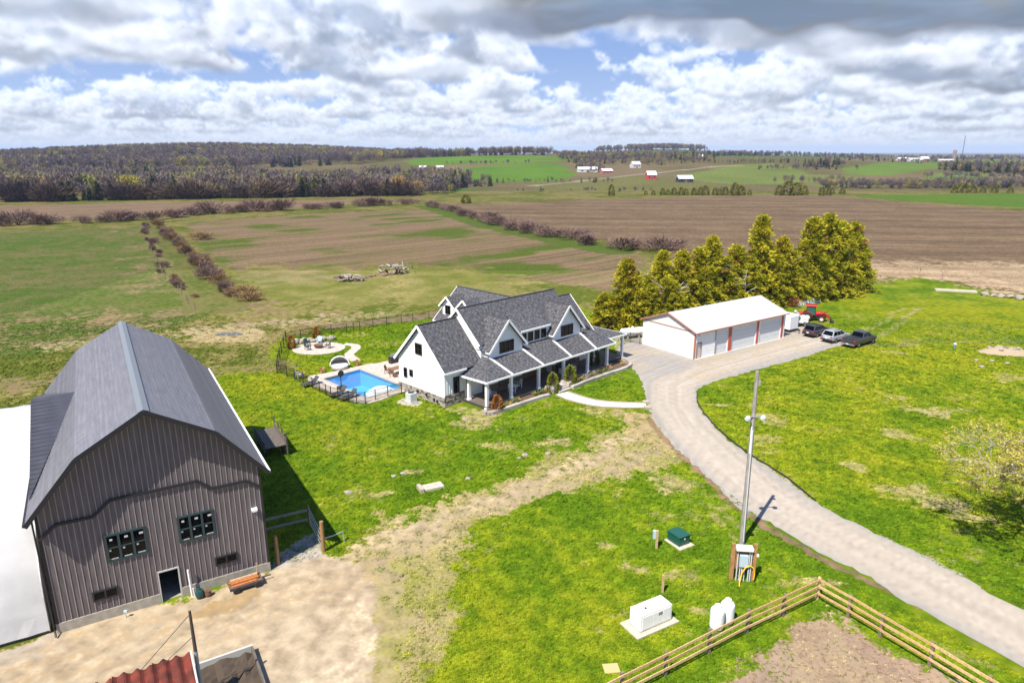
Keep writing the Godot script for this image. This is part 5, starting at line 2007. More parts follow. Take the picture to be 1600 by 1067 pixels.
	var ac := thing("air_conditioner", "grey air conditioner unit against the house's white gable wall", "air conditioner", W2(-10.5, -66.95, 0.02), -PI / 4)
	b = MB.new()
	b.soft_box(Vector3(-0.45, 0.08, -0.4), Vector3(0.45, 1.05, 0.4), 0.04)
	part("case", b, M("unit grey", Color(0.48, 0.52, 0.54), 0.5), ac)
	b = MB.new()
	b.lathe([Vector2(0.36, 1.055), Vector2(0.36, 1.08), Vector2(0.3, 1.08), Vector2(0.01, 1.07)], Vector3.ZERO, 16)
	part("fan_guard", b, blackm, ac)
	b = MB.new()
	b.box(Vector3(-0.55, 0, -0.5), Vector3(0.55, 0.075, 0.5))
	part("pad", b, M("pad concrete", Color(0.50, 0.47, 0.43), 0.9, 0.0, "stain", 0.8), ac)
	# white propane tank behind the house
	var tank := thing("propane_tank", "long white propane tank behind a black fence between house and garage", "propane tank", W2(16.9, -92.6, 0), 0.35)
	b = MB.new()
	var prof := []
	for k in 7:
		prof.push_back(Vector2(maxf(sin(PI / 2 * k / 6.0) * 0.55, 0.005), -1.6 - cos(PI / 2 * k / 6.0) * 0.3))
	for k in 7:
		prof.push_back(Vector2(maxf(cos(PI / 2 * k / 6.0) * 0.55, 0.005), 1.6 + sin(PI / 2 * k / 6.0) * 0.3))
	b.lathe(prof, Vector3(0, 0.95, 0), 16, Basis(Vector3.BACK, -PI / 2))
	part("vessel", b, whiter, tank)
	for s in [-0.9, 0.9]:
		b = MB.new()
		b.box(Vector3(s - 0.1, 0, -0.4), Vector3(s + 0.1, 0.55, 0.4))
		part("cradle", b, M("pad concrete", Color(0.5, 0.47, 0.43), 0.9), tank)
	b = MB.new()
	b.lathe([Vector2(0.16, 0), Vector2(0.16, 0.2), Vector2(0.01, 0.26)], Vector3(0, 1.46, 0), 12)
	part("dome", b, whiter, tank)


func strip(b: MB, mid: PackedVector2Array, half: float, y: float) -> void:
	for i in mid.size() - 1:
		var d0 := (mid[mini(i + 1, mid.size() - 1)] - mid[maxi(i - 1, 0)]).normalized().orthogonal() * half
		var d1 := (mid[mini(i + 2, mid.size() - 1)] - mid[i]).normalized().orthogonal() * half
		var a := mid[i] - d0
		var c := mid[i] + d0
		var e := mid[i + 1] - d1
		var f := mid[i + 1] + d1
		b.quad(Vector3(c.x, y, c.y), Vector3(a.x, y, a.y), Vector3(e.x, y, e.y), Vector3(f.x, y, f.y))


func garden_chair(at: Vector3, turn: float, m: Material, label: String, cushion: Material = null) -> Node3D:
	var o := thing("garden_chair", label, "chair", at, turn)
	var b := MB.new()
	for k in 4:
		b.box(Vector3(-0.28, 0.38, -0.2 + k * 0.12), Vector3(0.28, 0.41, -0.1 + k * 0.12))
	part("seat", b, m, o)
	b = MB.new()
	var t := Transform3D(Basis(Vector3.RIGHT, -0.3), Vector3(0, 0.4, -0.22))
	for k in 5:
		b.box(Vector3(-0.29 + k * 0.12, 0.0, -0.02), Vector3(-0.19 + k * 0.12, 0.62 - absf(k - 2) * 0.05, 0.02), t)
	part("backrest", b, m, o)
	for s in [-0.31, 0.31]:
		b = MB.new()
		b.box(Vector3(s - 0.05, 0.58, -0.3), Vector3(s + 0.05, 0.61, 0.32))
		part("arm", b, m, o)
		for z in [-0.26, 0.26]:
			b = MB.new()
			b.box(Vector3(s - 0.03, 0, z - 0.03), Vector3(s + 0.03, 0.58, z + 0.03))
			part("leg", b, m, o)
	if cushion:
		b = MB.new()
		b.soft_box(Vector3(-0.26, 0.415, -0.2), Vector3(0.26, 0.52, 0.27), 0.04)
		part("cushion", b, cushion, o)
	return o


func lounger(at: Vector3, turn: float, label: String) -> void:
	var m := M("lounger mesh", Color(0.05, 0.055, 0.055), 0.7)
	var o := thing("sun_lounger", label, "sun lounger", at, turn)
	var b := MB.new()
	b.box(Vector3(-0.33, 0.30, -0.5), Vector3(0.33, 0.36, 1.0))
	part("seat", b, m, o)
	b = MB.new()
	b.box(Vector3(-0.33, 0, -0.03), Vector3(0.33, 0.75, 0.03), Transform3D(Basis(Vector3.RIGHT, -0.75), Vector3(0, 0.33, -0.5)))
	part("backrest", b, m, o)
	for s in [[-0.28, -0.4], [0.28, -0.4], [-0.28, 0.85], [0.28, 0.85]]:
		b = MB.new()
		b.box(Vector3(s[0] - 0.03, 0, s[1] - 0.03), Vector3(s[0] + 0.03, 0.3, s[1] + 0.03))
		part("leg", b, m, o)


# ------------------------------------------------------------------ fences
func make_fences() -> void:
	var blackm := M("black metal", Color(0.02, 0.02, 0.022), 0.5)
	var net := StandardMaterial3D.new()
	net.resource_name = "black mesh"
	net.albedo_color = Color(0.012, 0.014, 0.014, 0.34)
	net.roughness = 0.8
	net.transparency = BaseMaterial3D.TRANSPARENCY_ALPHA
	net.cull_mode = BaseMaterial3D.CULL_DISABLED
	var thin: StandardMaterial3D = net.duplicate()
	thin.resource_name = "wire mesh"
	thin.albedo_color = Color(0.03, 0.025, 0.02, 0.22)
	var runs := [["pool_fence", "black mesh fence on posts along the front of the pool terrace", P2([-27.7, -76.6, -26.2, -75.5, -24.95, -74.4, -23.5, -72.8, -22.0, -71.2, -20.9, -70.0, -19.9, -68.9, -19.2, -68.2, -18.3, -67.6, -17.0, -66.8, -16.1, -66.5, -15.2, -66.5, -14.3, -67.3, -13.2, -68.4, -11.9, -69.5]), net, 1.25],
		["yard_fence", "black chain link fence across the back of the pool yard", P2([-31.0, -90.3, -29.6, -92.3, -27.8, -93.8, -26.0, -95.0, -24.0, -95.8, -23.1, -96.3, -22.3, -96.9, -20.7, -98.6, -18.9, -99.9, -16.9, -101.3, -15.3, -102.5, -13.0, -104.0, -10.6, -105.6, -8.0, -107.2, -5.0, -108.9, -2.0, -110.6]), thin, 1.3],
		["privacy_screen", "dark screened fence at the left end of the pool yard", P2([-27.7, -76.6, -28.4, -79.2, -29.1, -81.9, -29.8, -84.7, -30.4, -87.5, -31.0, -90.3]), net, 1.6],
		["tank_fence", "black open fence in front of the white propane tank", P2([15.0, -91.0, 16.2, -90.2, 17.4, -89.4]), thin, 1.4]]
	for r in runs:
		var o := thing(r[0], r[1], "fence")
		var p: PackedVector2Array = r[2]
		var hh: float = r[4]
		for q in p:
			var b := MB.new()
			b.box(Vector3(q.x - 0.04, 0, q.y - 0.04), Vector3(q.x + 0.04, hh + 0.06, q.y + 0.04))
			part("post", b, blackm, o)
		for i in p.size() - 1:
			var b := MB.new()
			var a := Vector3(p[i].x, 0.06, p[i].y)
			var e := Vector3(p[i + 1].x, 0.06, p[i + 1].y)
			b.quad(a, e, e + Vector3(0, hh - 0.1, 0), a + Vector3(0, hh - 0.1, 0))
			part("mesh_panel", b, r[3], o)
			b = MB.new()
			b.bar(a + Vector3(0, hh - 0.08, 0), e + Vector3(0, hh - 0.08, 0), 0.035, 0.035)
			part("rail", b, blackm, o)
	# golden three rail fence in the lower right
	var rail := [M("rail wood a", Color(0.78, 0.52, 0.23), 0.8, 0.0, "wood", 0.7), M("rail wood b", Color(0.84, 0.58, 0.28), 0.8, 0.0, "wood", 0.6), M("rail wood c", Color(0.72, 0.47, 0.20), 0.8, 0.0, "wood", 0.8)]
	var postm := M("grey post wood", Color(0.27, 0.215, 0.15), 0.9, 0.0, "wood", 1.0)
	var rng := rng_of(5)
	for r in [["golden three rail timber fence running left from the paddock corner", P2([17.75, -34.3, 15.17, -32.8, 12.7, -31.4, 10.2, -29.85, 7.6, -28.25, 5.2, -26.8, 2.6, -25.2, -0.2, -23.5]), true], ["golden three rail timber fence running right from the paddock corner along the drive", P2([17.75, -34.3, 18.8, -32.7, 19.75, -31.1, 21.1, -28.9, 22.4, -26.6, 23.8, -24.1, 25.2, -21.6]), false]]:
		var o := thing("rail_fence", r[0], "fence")
		var p: PackedVector2Array = r[1]
		for i in p.size():
			if i == 0 and not r[2]:
				continue
			var b := MB.new()
			var q := p[i]
			b.soft_box(Vector3(-0.075, -0.1, -0.075), Vector3(0.075, 1.48 + rng.randf_range(-0.03, 0.05), 0.075), 0.02, Transform3D(Basis(Vector3.UP, rng.randf_range(-0.1, 0.1) + 0.55), W2(q.x, q.y)))
			part("post", b, rail[1] if i == 0 else postm, o)
		var out := (p[1] - p[0]).normalized().orthogonal() * (0.1 if r[2] else -0.1)
		if out.y > 0:
			out = -out
		out = Vector2.ZERO + (-out)
		for i in p.size() - 1:
			for k in 3:
				var b := MB.new()
				var y: float = [0.5, 0.93, 1.36][k]
				var a := Vector3(p[i].x + out.x, y + rng.randf_range(-0.02, 0.02), p[i].y + out.y)
				var e := Vector3(p[i + 1].x + out.x, y + rng.randf_range(-0.02, 0.02), p[i + 1].y + out.y)
				b.bar(a.lerp(e, -0.012), e, 0.045, 0.145)
				part("rail", b, rail[rng.randi() % 3], o)
	# gate and rails beside the barn
	var gate := thing("barnyard_gate", "weathered rail gate between wooden posts at the barn's right corner", "gate")
	var galv := M("galvanised", Color(0.42, 0.43, 0.43), 0.5, 0.5)
	var pw := M("gate post wood", Color(0.42, 0.24, 0.10), 0.9, 0.0, "wood", 0.8)
	for q in [[-12.28, -39.23, 2.2, 0.14], [-14.1, -42.4, 1.6, 0.08], [-14.75, -37.75, 2.05, 0.12]]:
		var b := MB.new()
		b.tube([W2(q[0], q[1], -0.1), W2(q[0], q[1], q[2])], q[3], q[3] * 0.92, 9)
		part("post", b, pw, gate)
	for y in [0.5, 1.2]:
		var b := MB.new()
		b.bar(W2(-17.1, -40.9, y), W2(-14.1, -42.4, y + 0.05), 0.05, 0.16)
		part("rail", b, M("grey rail", Color(0.36, 0.345, 0.33), 0.9, 0.0, "wood", 0.8), gate)
	for y in [0.35, 0.7, 1.1, 1.45]:
		var b := MB.new()
		b.tube([W2(-14.1, -42.4, y), W2(-12.5, -39.5, y)], 0.025, 0.025, 6)
		part("gate_bar", b, galv, gate)
	var b := MB.new()
	b.tube([W2(-12.3, -39.3, 0.9), W2(-11.8, -39.9, 0.75), W2(-11.3, -40.5, 0.7)], 0.04, 0.04, 6)
	b.tube([W2(-11.3, -40.5, 0.7), W2(-11.2, -40.4, 0.0)], 0.04, 0.04, 6)
	part("brace", b, galv, gate)


# ------------------------------------------------------------------ pole, meters, generator, tanks
func make_utilities() -> void:
	var rng := rng_of(9)
	var poleb := thing("utility_pole", "tall weathered grey wooden utility pole beside the gravel drive", "utility pole", W2(15.25, -40.1))
	var b := MB.new()
	b.tube([Vector3(0, -0.2, 0), Vector3(-0.03, 4, 0), Vector3(-0.06, 8, 0), Vector3(-0.1, 12.05, 0)], 0.19, 0.115, 12)
	part("shaft", b, M("pole wood", Color(0.43, 0.395, 0.36), 0.9, 0.0, "wood", 0.5), poleb)
	b = MB.new()
	b.tube([Vector3(0.02, 0.3, 0.19), Vector3(-0.03, 4, 0.17), Vector3(-0.08, 8.2, 0.16)], 0.05, 0.05, 8)
	part("conduit", b, M("pvc grey", Color(0.50, 0.52, 0.54), 0.5), poleb)
	b = MB.new()
	b.tube([Vector3(-0.13, 6.6, 0.14), Vector3(-0.15, 8.4, 0.14)], 0.045, 0.045, 8)
	part("riser", b, M("white resin", Color(0.78, 0.79, 0.80), 0.5), poleb)
	b = MB.new()
	b.bar(Vector3(-0.55, 9.1, 0.16), Vector3(0.5, 9.12, 0.1), 0.07, 0.07)
	part("bracket", b, M("galvanised", Color(0.42, 0.43, 0.43), 0.5, 0.5), poleb)
	for q in [[-0.5, 0.25], [0.5, 0.15]]:
		b = MB.new()
		b.lathe([Vector2(0.01, 0.0), Vector2(0.2, 0.02), Vector2(0.15, 0.18), Vector2(0.07, 0.28), Vector2(0.01, 0.3)], Vector3(q[0], 8.98, q[1]), 12, Basis(Vector3.RIGHT, 0.5))
		part("floodlight", b, M("lamp grey", Color(0.5, 0.52, 0.5), 0.4), poleb)
	b = MB.new()
	b.box(Vector3(-0.02, 11.2, 0.1), Vector3(0.1, 11.5, 0.2))
	b.box(Vector3(0.08, 2.3, 0.14), Vector3(0.24, 2.6, 0.26))
	part("clamp", b, M("galvanised", Color(0.42, 0.43, 0.43), 0.5, 0.5), poleb)
	# meter rack
	var rack := thing("meter_rack", "wooden meter rack with grey boxes and conduits below the utility pole", "meter rack", W2(13.95, -36.2), -0.12)
	var pw := M("rack wood", Color(0.50, 0.27, 0.10), 0.85, 0.0, "wood", 0.8)
	for q in [[-0.62, 2.45, 0.12], [0.66, 2.5, 0.1]]:
		b = MB.new()
		b.box(Vector3(q[0] - q[2], -0.1, -0.1), Vector3(q[0] + q[2], q[1], 0.1))
		part("post", b, pw, rack)
	b = MB.new()
	b.box(Vector3(-0.5, 0.75, -0.05), Vector3(0.56, 2.2, 0.0))
	part("back_board", b, M("plywood", Color(0.44, 0.22, 0.09), 0.85, 0.0, "wood", 0.6), rack)
	b = MB.new()
	b.soft_box(Vector3(-0.5, 2.12, -0.14), Vector3(0.5, 2.34, 0.3), 0.04)
	part("top_box", b, M("unit white", Color(0.68, 0.72, 0.74), 0.5), rack)
	b = MB.new()
	b.soft_box(Vector3(-0.24, 1.0, 0.0), Vector3(0.26, 1.8, 0.22), 0.03)
	part("meter_box", b, M("meter grey", Color(0.40, 0.50, 0.57), 0.45), rack)
	for k in 6:
		b = MB.new()
		var x: float = [-0.34, -0.16, -0.04, 0.1, 0.34, 0.46][k]
		var top: float = [2.1, 1.0, 1.0, 1.0, 2.1, 2.0][k]
		b.tube([Vector3(x, -0.05, 0.12), Vector3(x, top, 0.1)], 0.042, 0.042, 8)
		part("conduit", b, M("pvc grey", Color(0.50, 0.52, 0.54), 0.5), rack)
	b = MB.new()
	b.lathe([Vector2(0.01, 0), Vector2(0.11, 0), Vector2(0.11, 0.12), Vector2(0.01, 0.14)], Vector3(0.74, 1.75, 0.05), 12, Basis(Vector3.BACK, -PI / 2))
	part("junction", b, M("unit white", Color(0.68, 0.72, 0.74), 0.5), rack)
	var hose := thing("yellow_hose", "yellow hose looped over the front of the meter rack", "hose", W2(13.95, -36.2), -0.12)
	b = MB.new()
	var loop := []
	for p in [[-0.25, 0.02, 0.75], [-0.2, 0.3, 0.5], [-0.05, 0.75, 0.32], [0.15, 1.05, 0.28], [0.4, 1.15, 0.26], [0.6, 1.0, 0.25], [0.68, 0.6, 0.27], [0.64, 0.25, 0.3]]:
		loop.push_back(Vector3(p[0], p[1], p[2]))
	b.tube(loop, 0.04, 0.04, 8)
	part("hose_loop", b, M("hose yellow", Color(0.75, 0.42, 0.01), 0.5), hose)
	# generator
	var gen := thing("generator", "white box generator standing on a concrete pad", "generator", W2(7.64, -32.22, 0.1), deg_to_rad(29.5))
	var gw := M("generator white", Color(0.80, 0.79, 0.76), 0.45)
	b = MB.new()
	b.soft_box(Vector3(-1.08, 0.06, -0.47), Vector3(1.08, 1.05, 0.47), 0.035)
	part("cabinet", b, gw, gen)
	for r in [[-0.98, -0.28], [-0.24, 0.42], [0.46, 1.0]]:
		b = MB.new()
		b.soft_box(Vector3(r[0], 0.14, 0.47), Vector3(r[1], 0.92, 0.487), 0.01)
		part("access_panel", b, gw, gen)
	b = MB.new()
	for k in 6:
		b.box(Vector3(0.12, 0.68 + k * 0.03, 0.488), Vector3(0.40, 0.69 + k * 0.03, 0.5))
	part("louvre", b, M("louvre grey", Color(0.2, 0.2, 0.2), 0.6), gen)
	b = MB.new()
	b.lathe([Vector2(0.07, 0), Vector2(0.07, 0.03), Vector2(0.01, 0.03)], Vector3(-0.45, 1.05, 0.05), 12)
	part("cap", b, M("black metal", Color(0.02, 0.02, 0.022), 0.5), gen)
	b = MB.new()
	b.box(Vector3(-1.05, 0.0, -0.44), Vector3(1.05, 0.06, 0.44))
	part("skid", b, M("louvre grey", Color(0.2, 0.2, 0.2), 0.6), gen)
	b = MB.new()
	b.soft_box(Vector3(-1.5, -0.12, -0.72), Vector3(1.45, 0.1, 0.8), 0.02, Transform3D(Basis(Vector3.UP, deg_to_rad(29.5)), W2(7.6, -32.25, 0)))
	tag(part("generator_pad", b, M("pad stone", Color(0.55, 0.49, 0.39), 0.9, 0.0, "stain", 0.8)), "worn concrete pad under the white generator", "concrete pad")
	# propane cylinders
	var whiter := M("cylinder white", Color(0.80, 0.81, 0.82), 0.35)
	var first: Node3D
	for q in [[11.15, -31.75, "white upright propane cylinder nearer the rail fence, left of its twin"], [11.85, -32.25, "white upright propane cylinder further from the rail fence, right of its twin"]]:
		if first == null:
			first = thing("propane_cylinder", q[2], "propane cylinder", W2(q[0], q[1]))
			b = MB.new()
			b.lathe([Vector2(0.30, 0.1), Vector2(0.37, 0.16), Vector2(0.385, 0.25), Vector2(0.385, 1.1), Vector2(0.37, 1.2), Vector2(0.30, 1.30), Vector2(0.18, 1.36), Vector2(0.01, 1.38)], Vector3.ZERO, 24)
			part("vessel", b, whiter, first)
			b = MB.new()
			b.lathe([Vector2(0.18, 1.34), Vector2(0.18, 1.5), Vector2(0.15, 1.52), Vector2(0.01, 1.52)], Vector3.ZERO, 16)
			part("collar", b, whiter, first)
			b = MB.new()
			b.lathe([Vector2(0.3, 0.0), Vector2(0.3, 0.12)], Vector3.ZERO, 16)
			part("foot_ring", b, M("galvanised", Color(0.42, 0.43, 0.43), 0.5, 0.5), first)
		else:
			copy_of(first, W2(q[0], q[1]), 1.0, q[2])
	# green transformer
	var tr := thing("ground_transformer", "dark green box transformer on a pale pad in the grass", "transformer", W2(11.1, -40.35, 0.08), deg_to_rad(30))
	var gm := M("transformer green", Color(0.008, 0.075, 0.055), 0.4)
	b = MB.new()
	b.soft_box(Vector3(-0.46, 0, -0.56), Vector3(0.46, 0.62, 0.56), 0.03)
	part("case", b, gm, tr)
	b = MB.new()
	b.soft_box(Vector3(-0.49, 0.62, -0.6), Vector3(0.49, 0.68, 0.6), 0.03)
	part("lid", b, gm, tr)
	b = MB.new()
	b.box(Vector3(-0.05, 0.4, 0.565), Vector3(0.06, 0.52, 0.57))
	part("label_plate", b, whiter, tr)
	b = MB.new()
	b.soft_box(Vector3(-0.62, -0.1, -0.7), Vector3(0.66, 0.08, 0.82), 0.02, Transform3D(Basis(Vector3.UP, deg_to_rad(30)), W2(11.1, -40.3)))
	tag(part("transformer_pad", b, M("pad stone", Color(0.55, 0.49, 0.39), 0.9, 0.0, "stain", 0.8)), "pale concrete pad under the green transformer", "concrete pad")
	# short posts
	var pm := M("post tan", Color(0.68, 0.48, 0.25), 0.85, 0.0, "wood", 1.0)
	var sp := thing("service_post", "short tan wooden post carrying a small grey box", "post", W2(9.49, -39.65))
	b = MB.new()
	b.box(Vector3(-0.075, -0.1, -0.075), Vector3(0.075, 1.3, 0.075))
	part("shaft", b, pm, sp)
	b = MB.new()
	b.soft_box(Vector3(-0.27, 0.72, -0.1), Vector3(-0.08, 1.32, 0.1), 0.03)
	part("box", b, M("meter grey", Color(0.40, 0.50, 0.57), 0.45), sp)
	b = MB.new()
	b.box(Vector3(8.83, -0.1, -35.05), Vector3(8.96, 1.15, -34.92))
	tag(part("marker_post", b, pm), "bare tan wooden post just behind the white generator", "post")


# ------------------------------------------------------------------ odds and ends about the yard
func make_yard_things() -> void:
	var rng := rng_of(21)
	var e1 := barn_xf.basis.x
	var yaw := barn_xf.basis.get_euler().y
	# cart with orange boards by the barn wall
	var cart := thing("flat_cart", "small flat cart loaded with orange boards at the barn's front", "cart", W2(-15.95, -35.5), yaw + 0.03)
	var b := MB.new()
	b.box(Vector3(-0.95, 0.32, -0.4), Vector3(0.95, 0.38, 0.4))
	part("deck", b, M("cart wood", Color(0.20, 0.13, 0.08), 0.9, 0.0, "wood", 1.0), cart)
	b = MB.new()
	b.box(Vector3(-0.95, 0.24, -0.44), Vector3(0.95, 0.40, -0.4))
	b.box(Vector3(-0.95, 0.24, 0.4), Vector3(0.95, 0.40, 0.44))
	b.box(Vector3(0.95, 0.26, -0.03), Vector3(1.5, 0.32, 0.03))
	part("frame", b, M("cart frame", Color(0.06, 0.05, 0.05), 0.7), cart)
	for s in [[-0.6, -0.48], [0.6, -0.48], [-0.6, 0.48], [0.6, 0.48]]:
		b = MB.new()
		b.lathe([Vector2(0.01, -0.05), Vector2(0.18, -0.05), Vector2(0.2, 0), Vector2(0.18, 0.05), Vector2(0.01, 0.05)], Vector3(s[0], 0.2, s[1]), 14, Basis(Vector3.RIGHT, PI / 2))
		part("wheel", b, M("rubber", Color(0.02, 0.02, 0.02), 0.8), cart)
	for k in 7:
		b = MB.new()
		var zz := -0.36 + (k % 4) * 0.18
		var yy := 0.38 + (k / 4) * 0.075
		b.box(Vector3(-0.9 + rng.randf() * 0.15, yy, zz), Vector3(0.6 + rng.randf() * 0.2, yy + 0.07, zz + 0.15))
		tag(part("board", b, [M("orange board", Color(0.62, 0.22, 0.07), 0.7, 0.0, "wood", 0.8), M("pale board", Color(0.60, 0.46, 0.30), 0.8, 0.0, "wood", 0.8)][1 if k == 0 or k == 4 else 0], null), "", "")
		var o := get_child(get_child_count() - 1)
		o.position = cart.position
		o.rotation.y = cart.rotation.y
		tag(o, ["pale board on the cart by the barn, at the wall side", "orange board in the lower layer on the cart, nearest the wall", "orange board in the middle of the cart's lower layer", "orange board at the outer edge of the cart", "pale board in the cart's upper layer, at the wall side", "orange board in the middle of the cart's upper layer", "orange board at the outer side of the cart's upper layer"][k], "board", "boards on the cart by the barn")
	b = MB.new()
	b.tube([Vector3(0.75, 0.36, -0.3), Vector3(0.8, 1.15, -0.38)], 0.03, 0.03, 6)
	part("stake", b, M("pale board", Color(0.60, 0.46, 0.30), 0.8), cart)
	# keg and pot by the standpipe
	var keg := thing("green_keg", "dark green keg standing by the white standpipe at the barn door", "keg", W2(-18.2, -34.45))
	b = MB.new()
	b.lathe([Vector2(0.01, 0), Vector2(0.2, 0), Vector2(0.25, 0.2), Vector2(0.25, 0.34), Vector2(0.2, 0.5), Vector2(0.08, 0.54), Vector2(0.06, 0.6), Vector2(0.01, 0.6)], Vector3.ZERO, 16)
	part("body", b, M("keg green", Color(0.01, 0.05, 0.05), 0.35), keg)
	var jar := thing("brown_pot", "small brown pot next to the dark green keg", "pot", W2(-17.8, -34.6))
	b = MB.new()
	b.lathe([Vector2(0.01, 0), Vector2(0.14, 0), Vector2(0.19, 0.15), Vector2(0.16, 0.34), Vector2(0.17, 0.38), Vector2(0.01, 0.36)], Vector3.ZERO, 14)
	part("body", b, M("pot brown", Color(0.14, 0.06, 0.04), 0.6), jar)
	# hydrant like stub at the left of the door
	var stub := thing("water_hydrant", "small grey yard hydrant at the foot of the barn wall", "hydrant", barn_xf * Vector3(3.2, 0, 0.45))
	b = MB.new()
	b.tube([Vector3(0, -0.05, 0), Vector3(0, 0.42, 0)], 0.03, 0.03, 8)
	b.box(Vector3(-0.06, 0.34, -0.05), Vector3(0.12, 0.46, 0.05))
	part("standpipe", b, M("meter grey", Color(0.40, 0.50, 0.57), 0.45), stub)
	# old wagon in the barn's shade
	var wag := thing("hay_wagon", "old dark wooden wagon standing in the shade behind the barn", "wagon", W2(-21.2, -55.3), deg_to_rad(121.4))
	var old := M("old grey wood", Color(0.17, 0.145, 0.125), 0.95, 0.0, "wood", 0.6)
	for k in 12:
		b = MB.new()
		b.box(Vector3(-2.25 + k * 0.375, 1.0 + rng.randf() * 0.02, -0.85), Vector3(-1.9 + k * 0.375, 1.06, 0.85))
		part("plank", b, old, wag)
	for s in [-0.88, 0.88]:
		for k in 3:
			b = MB.new()
			b.box(Vector3(-2.25, 0.62 + k * 0.33, s - 0.03), Vector3(2.25, 0.9 + k * 0.33, s + 0.03))
			part("side_board", b, old, wag)
	for s in [[-2.2, 0.93], [-0.7, 0.93], [0.7, 0.93], [2.2, 0.93]]:
		b = MB.new()
		b.box(Vector3(s[0] - 0.05, 0.0, s[1] - 0.05), Vector3(s[0] + 0.05, 2.1, s[1] + 0.05))
		part("stake", b, old, wag)
	for s in [[-1.5, -0.7], [1.5, -0.7], [-1.5, 0.7], [1.5, 0.7]]:
		b = MB.new()
		b.lathe([Vector2(0.01, -0.1), Vector2(0.36, -0.1), Vector2(0.42, 0), Vector2(0.36, 0.1), Vector2(0.01, 0.1)], Vector3(s[0], 0.42, s[1]), 14, Basis(Vector3.RIGHT, PI / 2))
		part("wheel", b, M("rubber", Color(0.02, 0.02, 0.02), 0.8), wag)
	# rusty shed roof at the lower left with its mast
	var shed := thing("rusty_shed", "old shed roof of red rusty corrugated sheets at the bottom left corner", "shed", W2(-14.75, -26.35), yaw)
	var rust := M("rust sheet", Color(0.85, 0.66, 0.64), 0.75, 0.1, "rust", 0.22)
	var nx := 14
	for k in nx:
		b = MB.new()
		var x0 := -k * 0.52
		var w := 0.52
		var ys := [0.07, 0.09, 0.02, -0.05, -0.05, 0.0, 0.07]
		for i in 6:
			var xa := x0 - w * i / 6.0
			var xb := x0 - w * (i + 1) / 6.0
			var dz := (k % 3) * 0.06
			b.quad(Vector3(xb, 2.95 + ys[i + 1], -dz), Vector3(xb, 2.2 + ys[i + 1], 6.5), Vector3(xa, 2.2 + ys[i], 6.5), Vector3(xa, 2.95 + ys[i], -dz))
			b.quad(Vector3(xa, 2.94 + ys[i], -dz), Vector3(xa, 2.19 + ys[i], 6.5), Vector3(xb, 2.19 + ys[i + 1], 6.5), Vector3(xb, 2.94 + ys[i + 1], -dz))
		part("roof_sheet", b, rust, shed)
	b = MB.new()
	b.box(Vector3(-7.2, 0, 0.25), Vector3(-0.1, 2.8, 0.4))
	b.box(Vector3(-0.2, 0, 0.4), Vector3(-0.08, 2.15, 6.3))
	part("wall", b, old, shed)
	b = MB.new()
	b.bar(Vector3(0.03, 3.0, -0.05), Vector3(0.03, 2.22, 6.5), 0.08, 0.12)
	part("rake_board", b, M("weathered white", Color(0.45, 0.45, 0.42), 0.8), shed)
	b = MB.new()
	b.tube([Vector3(0.22, -0.1, 0.1), Vector3(0.22, 3.0, 0.05)], 0.10, 0.09, 10)
	part("mast_foot", b, M("mast grey", Color(0.36, 0.42, 0.43), 0.6, 0.0, "stain", 1.5), shed)
	b = MB.new()
	b.tube([Vector3(0.22, 3.0, 0.05), Vector3(0.22, 5.1, 0.0)], 0.085, 0.06, 10)
	part("mast", b, M("mast dark", Color(0.09, 0.07, 0.06), 0.8, 0.0, "wood", 1.0), shed)
	b = MB.new()
	b.tube([Vector3(0.22, 4.95, 0.0), Vector3(-2.0, 3.0, 0.1)], 0.018, 0.018, 5)
	b.tube([Vector3(0.2, 3.75, 0.0), Vector3(-1.0, 3.0, 0.1)], 0.018, 0.018, 5)
	part("guy_wire", b, M("cable", Color(0.07, 0.07, 0.07), 0.6), shed)
	# low board bin beside the shed; its dark fill also stands in for shadow
	var bin := thing("muck_bin", "low board walled bin beside the rusty roof, its dark brown fill also standing in for shade", "bin", W2(-13.5, -29.9), yaw)
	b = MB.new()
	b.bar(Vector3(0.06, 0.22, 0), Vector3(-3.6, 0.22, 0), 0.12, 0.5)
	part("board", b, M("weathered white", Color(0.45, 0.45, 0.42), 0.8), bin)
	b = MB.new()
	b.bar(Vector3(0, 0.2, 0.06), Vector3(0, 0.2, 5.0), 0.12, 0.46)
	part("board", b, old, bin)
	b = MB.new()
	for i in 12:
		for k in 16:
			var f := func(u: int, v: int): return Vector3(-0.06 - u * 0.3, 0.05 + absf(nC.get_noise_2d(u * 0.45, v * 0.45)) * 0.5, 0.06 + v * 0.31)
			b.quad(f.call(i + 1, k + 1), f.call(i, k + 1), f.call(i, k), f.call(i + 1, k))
	part("muck", b, M("muck", Color(0.085, 0.06, 0.04), 0.9, 0.0, "grit", 1.2, 1.5), bin)  # brown debris with the shadow over it put into the colour
	# stone lid of the well on the lawn
	var t := Transform3D(Basis(Vector3.UP, 0.46), W2(-6.15, -48.05))
	b = MB.new()
	b.soft_box(Vector3(-0.75, -0.05, -0.45), Vector3(0.8, 0.2, 0.45), 0.03, t)
	tag(part("well_cover", b, M("pad stone", Color(0.55, 0.49, 0.39), 0.9, 0.0, "stain", 0.8)), "tan concrete slab lying in the lawn between barn and house", "concrete slab")
	b = MB.new()
	b.soft_box(Vector3(-1.15, -0.05, -0.5), Vector3(-0.85, 0.34, 0.5), 0.03, t)
	tag(part("kerb_block", b, M("cream stone", Color(0.62, 0.55, 0.44), 0.85, 0.0, "fine", 0.8)), "long cream block at the left end of the tan slab on the lawn", "stone block")
	b = MB.new()
	b.soft_box(Vector3(-0.4, 0, -0.32), Vector3(0.4, 0.07, 0.32), 0.02, Transform3D(Basis(Vector3.UP, 0.1), W2(5.0, -28.75)))
